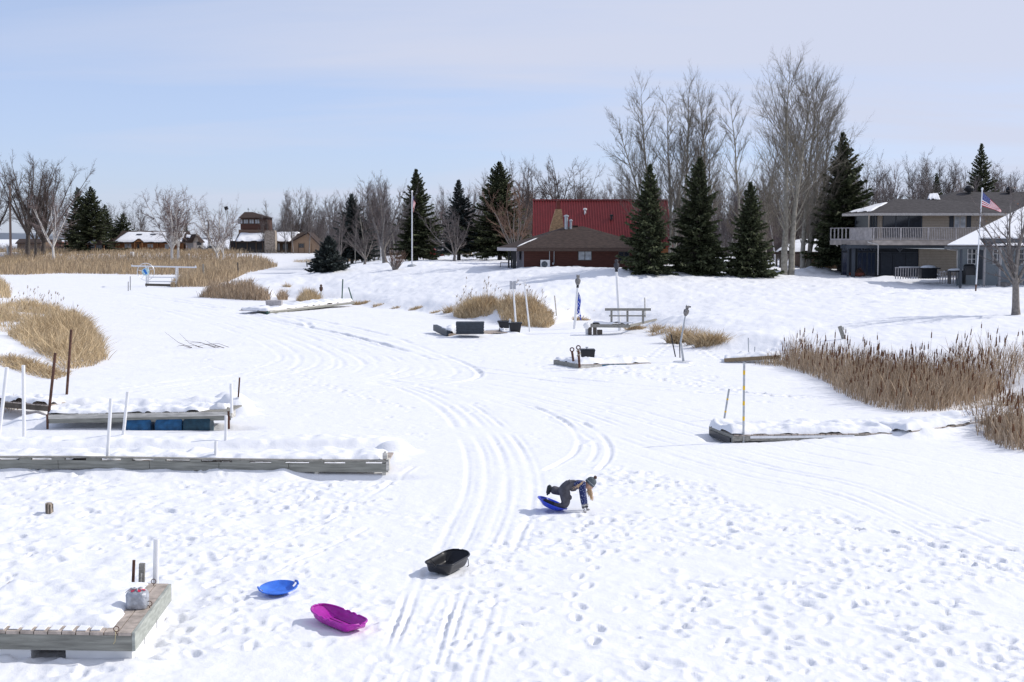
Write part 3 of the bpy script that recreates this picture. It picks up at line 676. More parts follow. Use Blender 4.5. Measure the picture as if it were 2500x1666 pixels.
mb = MB(); mb.lathe(V(c.x - .65, c.y, .68), [(.03, -.02), (.025, .05), (.07, .055), (.07, .08), (.02, .09)], 10); mb.build('knob', M['steel'], bx)
for tx, bt, lb in (((1396.5, 858), (1400, 871), 'short rusty eyebolt rod at the back of the half buried dock'), ((1412, 853), (1415, 886), 'taller rusty post with a knotted rope on the half buried dock')):
    pb = P(bt[0], bt[1], .45 if bt[1] < 880 else .3); t = thing('mooring_rod', lb, 'mooring rod', pb)
    pt = at(tx[0], tx[1], pb.y); mb = MB(); mb.tube(pb - w * .2, pt, .05, .05, 8); mb.build('shaft', M['rust'], t)
    mb = MB(); mb.chain([pt + V(.08 * math.cos(s), 0, .07 + .08 * math.sin(s)) for s in np.linspace(0, 6.28, 11)], .025, 6); mb.build('ring', M['rust'], t)
    if bt[1] > 880:
        mb = MB(); mb.chain([pb.lerp(pt, s) + V(.075 * math.cos(s * 18), .075 * math.sin(s * 18), 0) for s in np.linspace(.45, 1, 26)], .02, 5); mb.build('rope', mat('old_rope', (.4, .37, .3), .9), t)

# 6: far dock with the big dark deck box, planters and poles
hl = .16; Bf = P(1095, 815, hl); E = P(1240, 812, hl); u = (E - Bf).normalized(); v = V(-u.y, u.x, 0); Lu = (E - Bf).length
d6 = thing('dock', 'low dock with tan edge under the long dark deck box', 'dock', V(Bf.x, Bf.y, 0))
boards(Bf, u, v, Lu, 1.8, .14, .02, .03, parent=d6)
mb = MB(); mb.obox(Bf, u, v, w, 0, 2.5, -.02, .03, -.15, .0); mb.build('side_board', mat('tan_board', (.5, .38, .27), .8), d6)
lf = P(1062, 800, .3); mb = MB(); mb.beam(Bf + w * -.02, lf, .22, .34); mb.build('end_bumper', M['navy'], d6)
snow_cover(d6, Bf + v * .12 - u * .1 + w * .01, u, v, 1.1, 1.7, .28, .08, .6, .2, None, 33)
snow_cover(d6, Bf + u * 3.2 + v * .1 + w * .01, u, v, Lu - 3.3, 1.5, .22, .08, 1.0, .2, None, 34)
c = P(1147, 814, .26); trunk_box('deck_box', 'long dark slatted deck box on the low dock', V(c.x, c.y + .45, .2), 1.52, .72, .66, M['navy'], ribs=4, lid=.1)
def planter(label, px, py, z, s, h):
    c = P(px, py, z); t = thing('planter', label, 'planter', c); mb = MB(); a = s * .36; b = s / 2
    mb.box8([c + V(x * a, y * a, 0) for x, y in ((-1, -1), (1, -1), (1, 1), (-1, 1))] + [c + V(x * b, y * b, h) for x, y in ((-1, -1), (1, -1), (1, 1), (-1, 1))]); mb.build('tub', M['black'], t)
    mb = MB(); 
    for x0, x1, y0, y1 in ((-b - .03, b + .03, -b - .03, -b + .02), (-b - .03, b + .03, b - .02, b + .03), (-b - .03, -b + .02, -b + .02, b - .02), (b - .02, b + .03, -b + .02, b - .02)):
        mb.box(c.x + x0, c.x + x1, c.y + y0, c.y + y1, h + z - .05, h + z + .02)
    mb.build('rim', M['black'], t); return t
planter('black tub holding the white pole of the twin grey panels', 1258, 812, .1, .72, .55)
planter('low black tub behind the other tub, left of the sign pole', 1232, 801, .1, .80, .40)
ppole('steel_pole', 'thick short grey post in front of the black tubs', (1245, 779), (1246, 812), 2.5, M['alu'], z=.1)
b = P(1260, 800, .2); t = thing('sign_post', 'white pole with twin blank grey panels rising from a black tub', 'sign', b)
tp = at(1252, 688, b.y); mb = MB(); mb.tube(b, tp, .055, .05, 12); mb.build('pole', M['white'], t)
for s in (-1, 1):
    mb = MB(); mb.obox(tp + V(s * .105, -.09, -.02), V(1, 0, 0), V(0, 1, 0), w, -.075, .075, -.02, .02, -.42, .06); mb.build('panel', mat('grey_panel', (.42, .43, .46), .5, var=.06), t)
b = G(1294, 811); t = thing('flag_pole', 'slightly leaning white pole with a small crossbar, right of the sign', 'pole', b); tp = at(1280, 688, b.y)
mb = MB(); mb.tube(b - w * .1, tp, .05, .045, 12); mb.build('pole', M['white'], t); mb = MB(); mb.beam(tp - V(.11, 0, 0), tp + V(.11, 0, 0), .04); mb.build('crossbar', M['white'], t)
ppole('marker_pipe', 'pale pipe at the right end of the golden reed clump', (1354, 722), (1359, 772), 1.6, M['wood_pale'], cat='pipe')
ppole('marker_pipe', 'pale pipe behind the right end of the dark bench railing', (1574, 727), (1575, 775), 1.8, M['wood_pale'], cat='pipe')
ppole('steel_pole', 'thin upright dark stake left of the leaning owl pole', (1638, 817), (1649, 872), 1.5, M['black'])
ppole('steel_pole', 'short dark stake touching the leaning owl pole', (1659, 836), (1660, 874), 1.3, M['black'])
ppole('steel_pole', 'thin grey rod, taller of two before the cattails', (1827, 825), (1828, 866), 1.3, M['steel'])
ppole('steel_pole', 'thin grey rod at the edge of the buried plank, right of its taller neighbour', (1843, 847), (1841, 881), 1.3, M['steel'])
ppole('steel_pole', 'upright green stake behind the grey box dock', (837, 682), (835, 730), 1.5, M['green_metal'])
ppole('steel_pole', 'leaning green stake at the shore end of the grey box dock', (851, 702), (861, 736), 1.5, M['green_metal'])
ppole('steel_pole', 'taller of two thin dark stakes on the far ice', (318, 675), (318, 709), .8, M['black'])
ppole('steel_pole', 'shorter of two thin dark stakes on the far ice', (313, 688), (313, 711), .8, M['black'])
ppole('wooden_post', 'grey ragged post in the reeds right of the boat lift', (496, 645), (498, 690), 2.2, M['wood_grey'], cat='post')
ppole('wooden_post', 'dark knobbly post at the edge of the snow mound', (580, 641), (583, 676), 1.6, M['wood_dark'], cat='post')
ppole('wooden_post', 'small grey post left of the little spruce', (748, 637), (750, 652), 1.6, M['wood_grey'], cat='post')
b = G(2060, 829); t = thing('wooden_post', 'leaning weathered post with a pale bracket above the cattails', 'post', b); tp = at(2050, 797, b.y)
mb = MB(); mb.beam(b - (tp - b) * .1, tp, .16); mb.build('shaft', M['wood_grey'], t); mb = MB(); mb.beam(tp.lerp(b, .05) + V(.10, -.05, 0), tp.lerp(b, .3) + V(.10, -.05, 0), .10); mb.build('bracket', M['wood_pale'], t)
b = G(120, 1253); mb = MB(); mb.chain([b - w * .1, b + w * .02, b + w * .1, b + w * .2, b + w * .205], [.072, .07, .064, .066, .05], 14)
t = thing('tree_stump', 'short split wooden stump alone in the snow, left', 'stump', b); mb.build('trunk', mat('stump_wood', (.36, .30, .24), .9, var=.5, scale=12, stretch=(3, 3, 1), bump=.8), t)
mb = MB()
for a in (.4, 1.6, 2.9, 4.4, 5.3): mb.beam(b + V(.068 * math.cos(a), .068 * math.sin(a), -.02), b + V(.068 * math.cos(a), .068 * math.sin(a), .18), .022)
mb.build('bark', M['wood_dark'], t)
b = G(323, 628); mb = MB(); mb.lathe(b, [(.35, -.1), (.42, 1.0), (.45, 1.05), (.3, 1.06)], 12); tag(mb.build('barrel', M['white'], None, b), 'small white barrel in the far marsh before the log cabin', 'barrel')

# 7: grey box dock
z7 = .18; Bf = P(655, 760, z7); E = P(865, 736, .4); u = (E - Bf).normalized(); v = V(-u.y, u.x, 0).normalized(); Lu = (E - Bf).length
d7 = thing('dock', 'long white edged dock with a grey box reaching the far bank', 'dock', V(Bf.x, Bf.y, 0))
boards(Bf, u, v, Lu, 2.6, .14, .02, .03, parent=d7)
mb = MB(); mb.obox(Bf, u, v, w, 0, Lu * .65, -.03, .03, -.06, .02); mb.build('edge_board', M['wood_pale'], d7)
mb = MB(); mb.obox(Bf, u, v, w, 0, Lu, -.01, .03, -.2, -.06); mb.build('side_board', M['wood_green'], d7)
lf = P(626, 753, z7); mb = MB(); mb.beam(Bf - w * .12, lf - w * .12, .2, .26); mb.build('end_board', M['green_metal'], d7)
snow_cover(d7, Bf + v * .03 + w * .01, u, v, Lu, 2.5, .2, .12, .5, .15, None, 41, rag=.1)
c = P(668, 752, .3); bx = trunk_box('storage_box', 'pale grey planked box standing on the long far dock', V(c.x, c.y + .3, .3), 1.16, .7, .55, mat('grey_box', (.42, .40, .40), .7, var=.15), ribs=2, lid=.08)

# 8: bench dock with railing
Yb = P(1440, 817, 0).y
def W8(px, py): return at(px, py, Yb)
t = thing('dock_bench', 'dark wooden railing and bench on a stub of dock', 'dock', V(X(1440, Yb), Yb, 0))
mb = MB(); mb.beam(W8(1477, 756), W8(1589, 756), .16, .14); mb.build('top_rail', M['wood_grey'], t)
mb = MB(); mb.beam(W8(1487, 771.5), W8(1576, 771.5), .09, .07); mb.build('mid_rail', M['wood_grey'], t)
for px, yb_ in ((1493, 796), (1532, 796), (1570, 790)):
    mb = MB(); a = W8(px, 758); b = W8(px, yb_); a.y += .03; b.y += .03; mb.beam(b, a, .11, .13); mb.build('post', M['wood_grey'], t)
mb = MB(); mb.beam(W8(1442, 795), W8(1535, 796), .5, .19); mb.build('seat_beam', M['wood_grey'], t)
for px in (1440, 1452):
    mb = MB(); a = W8(px, 799); b = W8(px, 817); a.y -= .1; b.y -= .1; mb.beam(b, a, .2, .24); mb.build('leg', M['wood_dark'], t)
mb = MB(); mb.beam(W8(1432, 788), W8(1433, 817), .16, .12); mb.build('front_post', M['alu'], t)
mb = MB(); a = W8(1433, 795) + V(-.05, -.15, 0); mb.chain([a, a + V(0, -.05, 0), a + V(0, -.35, 0), a + V(0, -.4, 0)], [.1, .17, .17, .1], 12); mb.build('fender', M['white'], t)
mb = MB(); mb.beam(W8(1458, 811), W8(1470, 811), .4, .24); mb.build('block', M['wood_dark'], t)
mb = MB(); q = W8(1535, 797); e = G(1602, 784); mb.beam(q, V(e.x, e.y, e.z + .05), .1, .12); mb.build('walkway', M['wood_grey'], t)
snow_cover(t, W8(1442, 795) + V(.1, -.25, .1), V(1, 0, 0), V(0, 1, 0), 2.3, .5, .09, .06, .8, .08, None, 44)
# 9: plank edge before the cattails
A = P(1768, 880, .10); B = P(1905, 872, .28); t = thing('dock', 'thin plank dock edge buried in snow before the cattails', 'dock', V(A.x, A.y, 0)); u = (B - A).normalized(); v = V(-u.y, u.x, 0).normalized()
mb = MB(); mb.beam(A, B, .06, .16); mb.build('side_board', mat('brown_plank', (.25, .19, .12), .85), t)
snow_cover(t, A + v * .05, u, v, (B - A).length, 1.6, .16, .08, .7, .15, None, 45)

# boat lift
Yl = P(400, 700, 0).y; t = thing('boat_lift', 'aluminium boat lift frame with a wheel winch on the far ice', 'boat lift', V(X(400, Yl), Yl, 0))
def L_(px, py, dy=0): return at(px, py, Yl + dy)
for dy, o in ((-1.2, 0), (1.2, -.6)):
    mb = MB(); mb.beam(L_(322, 650 + o, dy), L_(479, 653.5 + o, dy), .09, .13); mb.build('top_beam', M['alu'], t)
for px, y0, y1, dy in ((357.5, 652, 705, -1.2), (430, 654, 701, -1.2), (362, 650, 698, 1.2), (434, 652, 696, 1.2)):
    mb = MB(); mb.beam(L_(px, y1, dy), L_(px, y0, dy), .12, .12); mb.build('post', M['alu'], t)
for py in (677, 687.5):
    mb = MB(); mb.beam(L_(358, py, -1.1), L_(430, py + .6, -1.1), .12, .12); mb.build('cross_rail', M['alu'], t)
mb = MB(); mb.beam(L_(355, 695.5, -1.3), L_(430, 697, -1.3), .2, .26); mb.build('bunk_board', M['wood_dark'], t)
mb = MB(); mb.beam(L_(322, 650, -1.2), L_(322, 648, 1.2), .12); mb.beam(L_(479, 653.5, -1.2), L_(477, 650, 1.2), .12); mb.build('end_bar', M['alu'], t)
c = L_(356, 664, -1.5); mb = MB(); R_ = .95
mb.chain([c + V(R_ * math.cos(a), 0, R_ * math.sin(a)) for a in np.linspace(0, 2 * math.pi, 29)], .035, 6)
for a in np.linspace(0, 2 * math.pi, 6)[:-1]: mb.tube(c, c + V(R_ * math.cos(a + .4), 0, R_ * math.sin(a + .4)), .025, .025, 5)
wl = mb.build('wheel', M['alu'], t)
mb = MB(); mb.chain([c + V(0, -.02, 0), c + V(0, -.12, 0), c + V(0, -.2, 0)], [.42, .42, .3], 16); mb.build('hub_cover', mat('pale_blue_cover', (.45, .62, .75), .5, var=.5, scale=3), wl)
mb = MB(); mb.obox(c + V(0, -.21, 0), V(1, 0, .6).normalized(), V(0, 1, 0), V(-.6, 0, 1).normalized(), -.13, .13, -.01, 0, -.3, .3); mb.build('blue_mark', mat('cover_blue', (.03, .18, .55), .5), wl)
# brush lying on the ice
t = G(545, 850); mb = MB(); r_ = random.Random(5)
for i in range(13):
    a = V(t.x - 1.3 + r_.uniform(-.3, 1.6), t.y + r_.uniform(-.3, .3), .0); an = abs(r_.gauss(0, .22)); L = r_.uniform(.4, 1.6)
    mb.chain([a, a + V(L * .5 * -math.cos(an), 0, .18 * L), a + V(-L * math.cos(an), r_.uniform(-.2, .2), L * abs(math.sin(an)) + .05)], [.012, .009, .004], 4)
tag(mb.build('dead_branch', M['twig_brown'], None, t), 'bare fallen twigs lying on the ice, left of centre', 'branch')

# ---------------------------------------------------------------- owl decoys on poles
def owl(t, c, h, m, lean=0, ears=True):
    R = Matrix.Rotation(lean, 3, 'Y'); k = h / .5
    mb = MB(); mb.lathe(c, [(.05 * k, 0), (.085 * k, .05 * k), (.105 * k, .15 * k), (.10 * k, .26 * k), (.075 * k, .34 * k), (.06 * k, .36 * k)], 12, ax=R, sy=.85)
    b = mb.build('owl_body', m, t, smooth=True)
    mb = MB(); mb.lathe(c, [(.055 * k, .355 * k), (.085 * k, .40 * k), (.085 * k, .45 * k), (.05 * k, .49 * k), (.01 * k, .5 * k)], 12, ax=R)
    if ears:
        for s in (-1, 1):
            mb.lathe(c + R @ V(s * .055 * k, 0, .46 * k), [(.028 * k, 0), (.015 * k, .05 * k), (.002, .08 * k)], 6, ax=R)
    mb.build('owl_head', m, t, smooth=True)
    mb = MB()
    for s in (-1, 1): mb.lathe(c + R @ V(s * .095 * k, .01, .08 * k), [(.005, 0), (.03 * k, .08 * k), (.035 * k, .18 * k), (.01, .24 * k)], 8, ax=R)
    mb.build('owl_wing', M['owl_dark'], t, smooth=True)
OG = 'plastic owls on poles'
b = G(1402, 804); t = thing('owl_pole', 'white pole with a pale breasted owl and a tattered blue flag', 'pole', b, OG); tp = at(1410, 703, b.y)
mb = MB(); mb.tube(b - w * .2, tp, .085, .07, 12); mb.build('pole', M['white'], t)
mb = MB(); mb.tube(tp, tp + (tp - b).normalized() * .16, .075, .075, 12); mb.build('mount', M['black'], t); owl(t, tp + V(.01, 0, .14), .62, M['owl'], .03)
fb = mat('blue_flag_cloth', (.05, .09, .42), .8, var=.2); fw = mat('white_print', (.75, .77, .85), .8)
mb = MB(); n = 22; ht = 1.75
def tf(a, q):
    return tp + V(.03 + q * (.05 + .33 * a + .10 * math.sin(a * 7)) * (1 if a < .8 else 1 - (a - .8) * 2), .05 * math.sin(a * 11 + q * 5), -.12 - a * ht * (.9 + .1 * q) - q * .22)
vs = []; fs = []; ms = []
for i in range(n + 1):
    for j in range(7): vs.append(tf(i / n, j / 6 - .25))
for i in range(n):
    for j in range(6):
        a, q = i / n, j / 6
        if a > .55 and random.Random(i * 31 + j * 7).random() < (a - .5) * (.5 + q): continue
        fs.append((i * 7 + j, i * 7 + j + 1, (i + 1) * 7 + j + 1, (i + 1) * 7 + j)); ms.append(1 if random.Random(i * 13 + j * 5).random() < .2 and 2 < i < 17 and j > 1 else 0)
mb.add(vs, fs); mb.m = ms; mb.build('flag', [fb, fw], t, recalc=False)
b = G(1514, 812); t = thing('owl_pole', 'tall pale pole topped by a dark owl, behind the bench railing', 'pole', b, OG); tp = at(1505, 664, b.y)
mb = MB(); mb.tube(b - w * .2, tp, .09, .065, 12); mb.build('pole', M['white'], t); mb = MB(); mb.tube(tp, tp + w * .1, .09, .09, 12); mb.build('mount', M['black'], t); owl(t, tp + V(0, 0, .1), .62, M['owl_dark'], 0, False)
b = G(1669, 886); t = thing('owl_pole', 'leaning grey pole with a grey owl, standing on a round base', 'pole', b, OG); md = at(1662, 835, b.y); tp = at(1673, 772, b.y)
mb = MB(); mb.chain([b, md, tp], [.055, .045, .03], 8); mb.build('pole', M['steel'], t); mb = MB(); mb.lathe(b + V(-.02, 0, 0), [(.42, -.05), (.45, .0), (.43, .04), (.1, .05)], 18); mb.build('base', M['alu'], t)
owl(t, tp, .46, M['owl'], .22); mb = MB(); mb.beam(tp + V(.17, 0, .40), tp + V(.24, 0, .40), .06); mb.build('beak', M['owl_dark'], t)
b = G(785, 741); t = thing('owl_pole', 'short pole with a brown owl among the reeds on the far bank', 'pole', b, OG); tp = at(784, 711, b.y)
mb = MB(); mb.tube(b - w * .2, tp, .06, .06, 8); mb.build('pole', M['wood_pale'], t); owl(t, tp - w * .04, .6, M['owl_brown'], 0, False)

# ---------------------------------------------------------------- national flags
RED = mat('flag_red', (.50, .02, .035), .8, var=.1); WHT = mat('flag_white', (.80, .80, .82), .8, var=.03); BLU = mat('flag_blue', (.03, .05, .22), .8, var=.1)
def us_flag(t, TL, TR, BL, BR, amp, fold):
    nu, nv = 40, 26; vs = []; fs = []; ms = []
    def pt(s, q):
        p = (TL * (1 - s) + TR * s) * (1 - q) + (BL * (1 - s) + BR * s) * q
        return p + V(fold * math.sin(s * 9 + q * 2) * s, amp * math.sin(s * 8 + q * 3) * (.2 + s), fold * .6 * math.sin(s * 6 + q * 5) * s)
    for j in range(nv + 1):
        for i in range(nu + 1): vs.append(pt(i / nu, j / nv))
    for j in range(nv):
        for i in range(nu):
            a = j * (nu + 1) + i; fs.append((a, a + 1, a + nu + 2, a + nu + 1)); st = j // 2
            ms.append(2 if (i < 16 and st < 7) else (0 if st % 2 == 0 else 1))
    mb = MB(); mb.add(vs, fs); mb.m = ms; fl = mb.build('flag', [RED, WHT, BLU], t, recalc=False)
    mb = MB(); h = (TL - BL).length
    for r in range(9):
        for c in range(6 if r % 2 == 0 else 5):
            s = (c + (.5 if r % 2 == 0 else 1)) / 6 * .4; q = (r + .7) / 9.6 * 7 / 13; c0 = pt(s, q); R1 = h * .021; R2 = h * .009
            du = (pt(s + .01, q) - c0).normalized(); dv = (pt(s, q - .01) - c0).normalized(); nn = du.cross(dv).normalized()
            for off in (-.006, .006):
                mb.add([c0 + nn * off] + [c0 + nn * off + (du * math.sin(k * math.pi / 5) + dv * math.cos(k * math.pi / 5)) * (R1 if k % 2 == 0 else R2) for k in range(10)], [(0, 1 + k, 1 + (k + 1) % 10) for k in range(10)])
    mb.build('stars', WHT, fl, recalc=False)
def flagpole(label, px, py0, py1, r, flagpts, amp, fold, foot=None, pxt=None):
    b = G(px, py1); t = thing('flagpole', label, 'flagpole', b); tp = at(pxt or px, py0, b.y)
    mb = MB(); mb.tube(b - w * .1, tp, r, r * .75, 12); mb.build('pole', M['alu'], t)
    mb = MB(); mb.lathe(tp, [(r, 0), (r * 1.3, .03), (r * 1.6, .1), (r * 1.0, .18), (.01, .2)], 10); mb.build('finial', M['alu'], t)
    if foot == 'base': mb = MB(); mb.lathe(b, [(.5, -.1), (.45, .12), (.15, .2)], 10); mb.build('base', M['steel'], t)
    if foot == 'brown': mb = MB(); mb.tube(b - w * .1, b.lerp(tp, .065), r * 1.1, r * 1.1, 10); mb.build('sleeve', M['rust'], t)
    us_flag(t, *[at(a, c, b.y + dy) for a, c, dy in flagpts], amp, fold)
flagpole('white pole with a limp hanging American flag before the left spruces', 1006, 470, 652, .075, [(1008, 477, 0), (1013.5, 497, .1), (1008, 499, 0), (1010, 520, .1)], .12, .06, 'base')
flagpole('pole with a flying American flag before the grey two storey house', 2382, 465, 711, .05, [(2399, 469, 0), (2446, 514, .3), (2396, 503, 0), (2444, 518, .3)], .12, .05, 'brown', 2398)

# ---------------------------------------------------------------- sleds, bag
def saucer(name, label, c, R, m, tilt=(0, 0), depth=.09, holes=()):
    t = thing(name, label, 'sled', c); Rm = (Matrix.Rotation(tilt[0], 3, 'X') @ Matrix.Rotation(tilt[1], 3, 'Y')); n = 64
    prof = [(.0, 0), (.35, .002), (.55, .006), (.62, .016), (.78, .045), (.9, .078), (.955, .09), (.985, .09), (1, .082), (1, .076), (.985, .083), (.955, .083), (.9, .071), (.78, .037), (.62, .008), (.55, -.004), (.35, -.008), (0, -.01)]
    vs = []; fs = []
    for i, (r, h) in enumerate(prof):
        for j in range(n):
            a = 2 * math.pi * j / n; rr_ = R * r; hh = h * depth / .09
            if r > .9:
                for ha in holes: 
                    dd = abs((a - ha + math.pi) % (2 * math.pi) - math.pi)
                    if dd < .30: hh += .022 * math.cos(dd / .30 * math.pi / 2)
            vs.append(c + Rm @ V(rr_ * math.cos(a), rr_ * math.sin(a), hh))
    for i in range(len(prof) - 1):
        for j in range(n):
            a = 2 * math.pi * (j + .5) / n; r = (prof[i][0] + prof[i + 1][0]) / 2
            if .76 < r < .93 and any(abs((a - ha + math.pi) % (2 * math.pi) - math.pi) < .17 for ha in holes): continue
            fs.append((i * n + j, i * n + (j + 1) % n, (i + 1) * n + (j + 1) % n, (i + 1) * n + j))
    mb = MB(); mb.add(vs, fs); o = mb.build('shell', m, t, smooth=True); return t, Rm
c = P(680, 1444, .035); t, Rm = saucer('saucer_sled', 'light blue round saucer sled lying flat in the snow', c, .295, mat('blue_plastic', (.045, .18, .72), .36, var=.22, scale=9, bump=.25, bscale=26, spec=.5), (math.radians(6), math.radians(-2)), .075, (math.radians(25), math.radians(200)))
mb = MB()
for a in (25, 200):
    a = math.radians(a); mb.chain([c + Rm @ (V(.303 * math.cos(a + s), .303 * math.sin(a + s), .085 + .02 * math.cos(s * 5))) for s in np.linspace(-.28, .28, 9)], .014, 8)
mb.build('handle', MATS['blue_plastic'], t, smooth=True)
def toboggan(name, label, A, B, width, hgt, m, notches=(), ribs=True, nose=.35, tilt=0, rope=False, taper=.85, roll=0, zoff=0):
    """long open sled from A (rear) to B (nose)"""
    A = Vector(A); B = Vector(B); t = thing(name, label, 'sled', (A + B) / 2); u = (B - A); L = u.length; u.normalize()
    v = V(-u.y, u.x, 0).normalized(); v = Matrix.Rotation(roll, 3, u) @ v; w_ = u.cross(v).normalized()
    ns, nc_ = 44, 26; vs = []; fs = []
    def ringpt(s, q, off):                 # s along 0..1, q across -1..1
        e = s if s < .5 else 1 - s; end = math.sqrt(max(0, 1 - (1 - min(e / (.16 if s < .5 else .24), 1)) ** 2))
        half = width / 2 * (.12 + .88 * end) * (taper + (1 - taper) * math.sin(s * math.pi))
        aq = abs(q); bot = .70
        x = q / bot * (half * .72) if aq < bot else math.copysign(half * (.72 + (aq - bot) / (1 - bot) * .28), q)
        wall = 0 if aq < bot else sstep((aq - bot) / (1 - bot) * .98 + .02) ** .8
        lift = (max(0, (.16 - s) / .16)) ** 1.6 * .8 + (max(0, (s - 1 + nose) / nose)) ** 1.7 * .95
        z = hgt * max(wall, min(lift, 1)) + hgt * .22 * max(0, (s - .7) / .3) ** 2
        if ribs and aq < .55: z += .012 * (math.cos(q * 22) > .3) * (1 if .18 < s < .8 else 0)
        if aq > .93:
            for n0 in notches:
                if abs(s - n0) < .03: z -= .014
        return A + u * (L * s) + v * x + w_ * (z + off)
    for off in (0, -.008):
        for i in range(ns + 1):
            for j in range(nc_ + 1): vs.append(ringpt(i / ns, -1 + 2 * j / nc_, off))
    k = (ns + 1) * (nc_ + 1)
    for i in range(ns):
        for j in range(nc_):
            a = i * (nc_ + 1) + j; fs.append((a, a + 1, a + nc_ + 2, a + nc_ + 1)); fs.append((k + a, k + a + nc_ + 1, k + a + nc_ + 2, k + a + 1))
    mb = MB(); mb.add(vs, fs); mb.build('shell', m, t, smooth=True)
    rim = [ringpt(i / ns, -1, .0) for i in range(ns + 1)] + [ringpt(1, -1 + 2 * j / 8, 0) for j in range(1, 8)] + [ringpt(1 - i / ns, 1, 0) for i in range(ns + 1)] + [ringpt(0, 1 - 2 * j / 8, 0) for j in range(1, 9)]
    mb = MB(); mb.chain(rim, .014, 7); mb.build('rim', m, t, smooth=True)
    return t, ringpt
mg = mat('magenta_plastic', (.42, .012, .36), .34, var=.16, scale=9, bump=.2, bscale=24, spec=.5, trans=.0)
mg.node_tree.nodes['Principled BSDF'].inputs['Subsurface Weight'].default_value = .25
mg.node_tree.nodes['Principled BSDF'].inputs['Subsurface Radius'].default_value = (.1, .02, .1)
A_ = P(876, 1543, .03); B_ = P(774, 1500, .06); t, rp_ = toboggan('toboggan_sled', 'magenta plastic toboggan lying in the snow', A_ + (A_ - B_) * .03, B_, .45, .115, mg, (.36, .5, .64), nose=.3)
mb = MB()
for q in (-.42, -.1, .22):
    mb.chain([rp_(s, q, .006) for s in np.linspace(.2, .72, 10)], .006, 5)
mb.build('groove', mat('dark_magenta', (.12, .004, .12), .4), t)
A_ = P(1064, 1404, .03); B_ = P(1123, 1371, .07); t, rp_ = toboggan('utility_sled', 'black deep tub sled with a pull cord', A_, B_ + (B_ - A_) * .03, .50, .16, M['black'], (), nose=.24, ribs=True, taper=1.0)
mb = MB(); q = rp_(.96, -.6, 0); mb.chain([q, q + V(.06, -.04, -.08), q + V(.07, -.05, -.18), q + V(-.02, -.07, -.25), q + V(-.05, -.06, -.25)], .008, 5)
mb.chain([rp_(.3, .95, .02), rp_(.35, .5, .03), rp_(.42, .1, .02), rp_(.3, -.5, .02)], .006, 5); mb.build('pull_cord', M['black'], t)

# grocery bag on the dock
c = P(336, 1484, z1 + .0); t = thing('plastic_bag', 'grey tied plastic bag with red showing through, on the foreground dock', 'bag', c)
def sq(a, s, k=4): ca, sa = math.cos(a), math.sin(a); r_ = (abs(ca) ** k + abs(sa) ** k) ** (-1 / k); return V(r_ * ca * s, r_ * sa * s * .85, 0)
vs = []; n = 36; prof = [(.12, 0), (.138, .012), (.142, .08), (.143, .15), (.142, .19), (.135, .215), (.11, .232), (.06, .24), (.02, .255)]
for i, (r_, h) in enumerate(prof):
    for j in range(n):
        a = 2 * math.pi * j / n; p = sq(a + .5, r_ * (1 + .05 * mnoise.noise(V(math.cos(a) * 3, math.sin(a) * 3, h * 14))), 5 - i * .3); vs.append(c + p + V(0, 0, h * (1 + .05 * mnoise.noise(V(a * 2, h * 9, 3)))))
fs = [(i * n + j, i * n + (j + 1) % n, (i + 1) * n + (j + 1) % n, (i + 1) * n + j) for i in range(len(prof) - 1) for j in range(n)] + [tuple(range(n - 1, -1, -1)), tuple(range((len(prof) - 1) * n, len(prof) * n))]
mb = MB(); mb.add(vs, fs); bg_ = mat('grey_film', (.36, .38, .42), .3, var=.25, scale=16, bump=1.0, bscale=22, spec=.6); mb.build('film', bg_, t, smooth=True)
mb = MB()
for a0 in np.linspace(0, 6.28, 7)[:-1]:
    p0 = c + V(0, 0, .272); d = V(math.cos(a0), math.sin(a0) * .8, 0); s_ = V(-d.y, d.x, 0)
    mb.add([p0 + d * .03 + V(0, 0, -.008), p0 + d * .10 + s_ * .035 + V(0, 0, -.026), p0 + d * .115 - V(0, 0, .035), p0 + d * .10 - s_ * .03 - V(0, 0, .026)], [(0, 1, 2, 3)])
mb.build('red_print', mat('red_film', (.55, .02, .06), .35, spec=.5), t)
mb = MB(); k0 = c + V(0, 0, .25)
for dx, dy, dz in ((-.09, .02, -.02), (.07, .05, .02), (.02, -.07, -.02), (-.16, -.03, -.04)): mb.chain([k0, k0 + V(dx * .5, dy * .5, .022), k0 + V(dx, dy, dz)], [.018, .012, .003], 6)
mb.build('knot', bg_, t, smooth=True)
# ---------------------------------------------------------------- buildings
UX, UY, UZ = V(1, 0, 0), V(0, 1, 0), V(0, 0, 1)
TAN = mat('tan_siding', (.36, .31, .25), .8, var=.08, wave=(1.4, 'Z', .35)); TANT = mat('tan_trim', (.40, .35, .29), .7, var=.05)
SLATE = mat('slate_frame', (.05, .06, .075), .6, var=.1); SHING = mat('grey_shingle', (.055, .050, .052), .9, var=.35, scale=3, stretch=(1, 1, 5), bump=.5, bscale=12, wave=(2.2, 'Z', .25))
BSHING = mat('brown_shingle', (.050, .033, .027), .9, var=.4, scale=3, stretch=(1, 1, 5), bump=.5, bscale=12, wave=(2.2, 'Z', .25))
REDM = mat('red_metal_roof', (.25, .03, .03), .45, .2, var=.12, scale=1.5, spec=.5); REDW = mat('red_brown_boards', (.085, .030, .021), .75, var=.3, scale=3, stretch=(.6, 1, 8), wave=(1.7, 'Z', .5))
LOG = mat('log_wall', (.30, .13, .055), .7, var=.3, scale=2, stretch=(.5, 1, 6), wave=(1.3, 'Z', .6)); LOGT = mat('log_trim', (.36, .17, .075), .7, var=.2)
STONE = mat('field_stone', (.34, .29, .24), .9, var=.5, scale=5, bump=.8); BRICK = mat('tan_ledgestone', (.42, .27, .15), .9, var=.5, scale=4, stretch=(1, 1, 4), bump=.8, bscale=9, wave=(2.5, 'Z', .4))
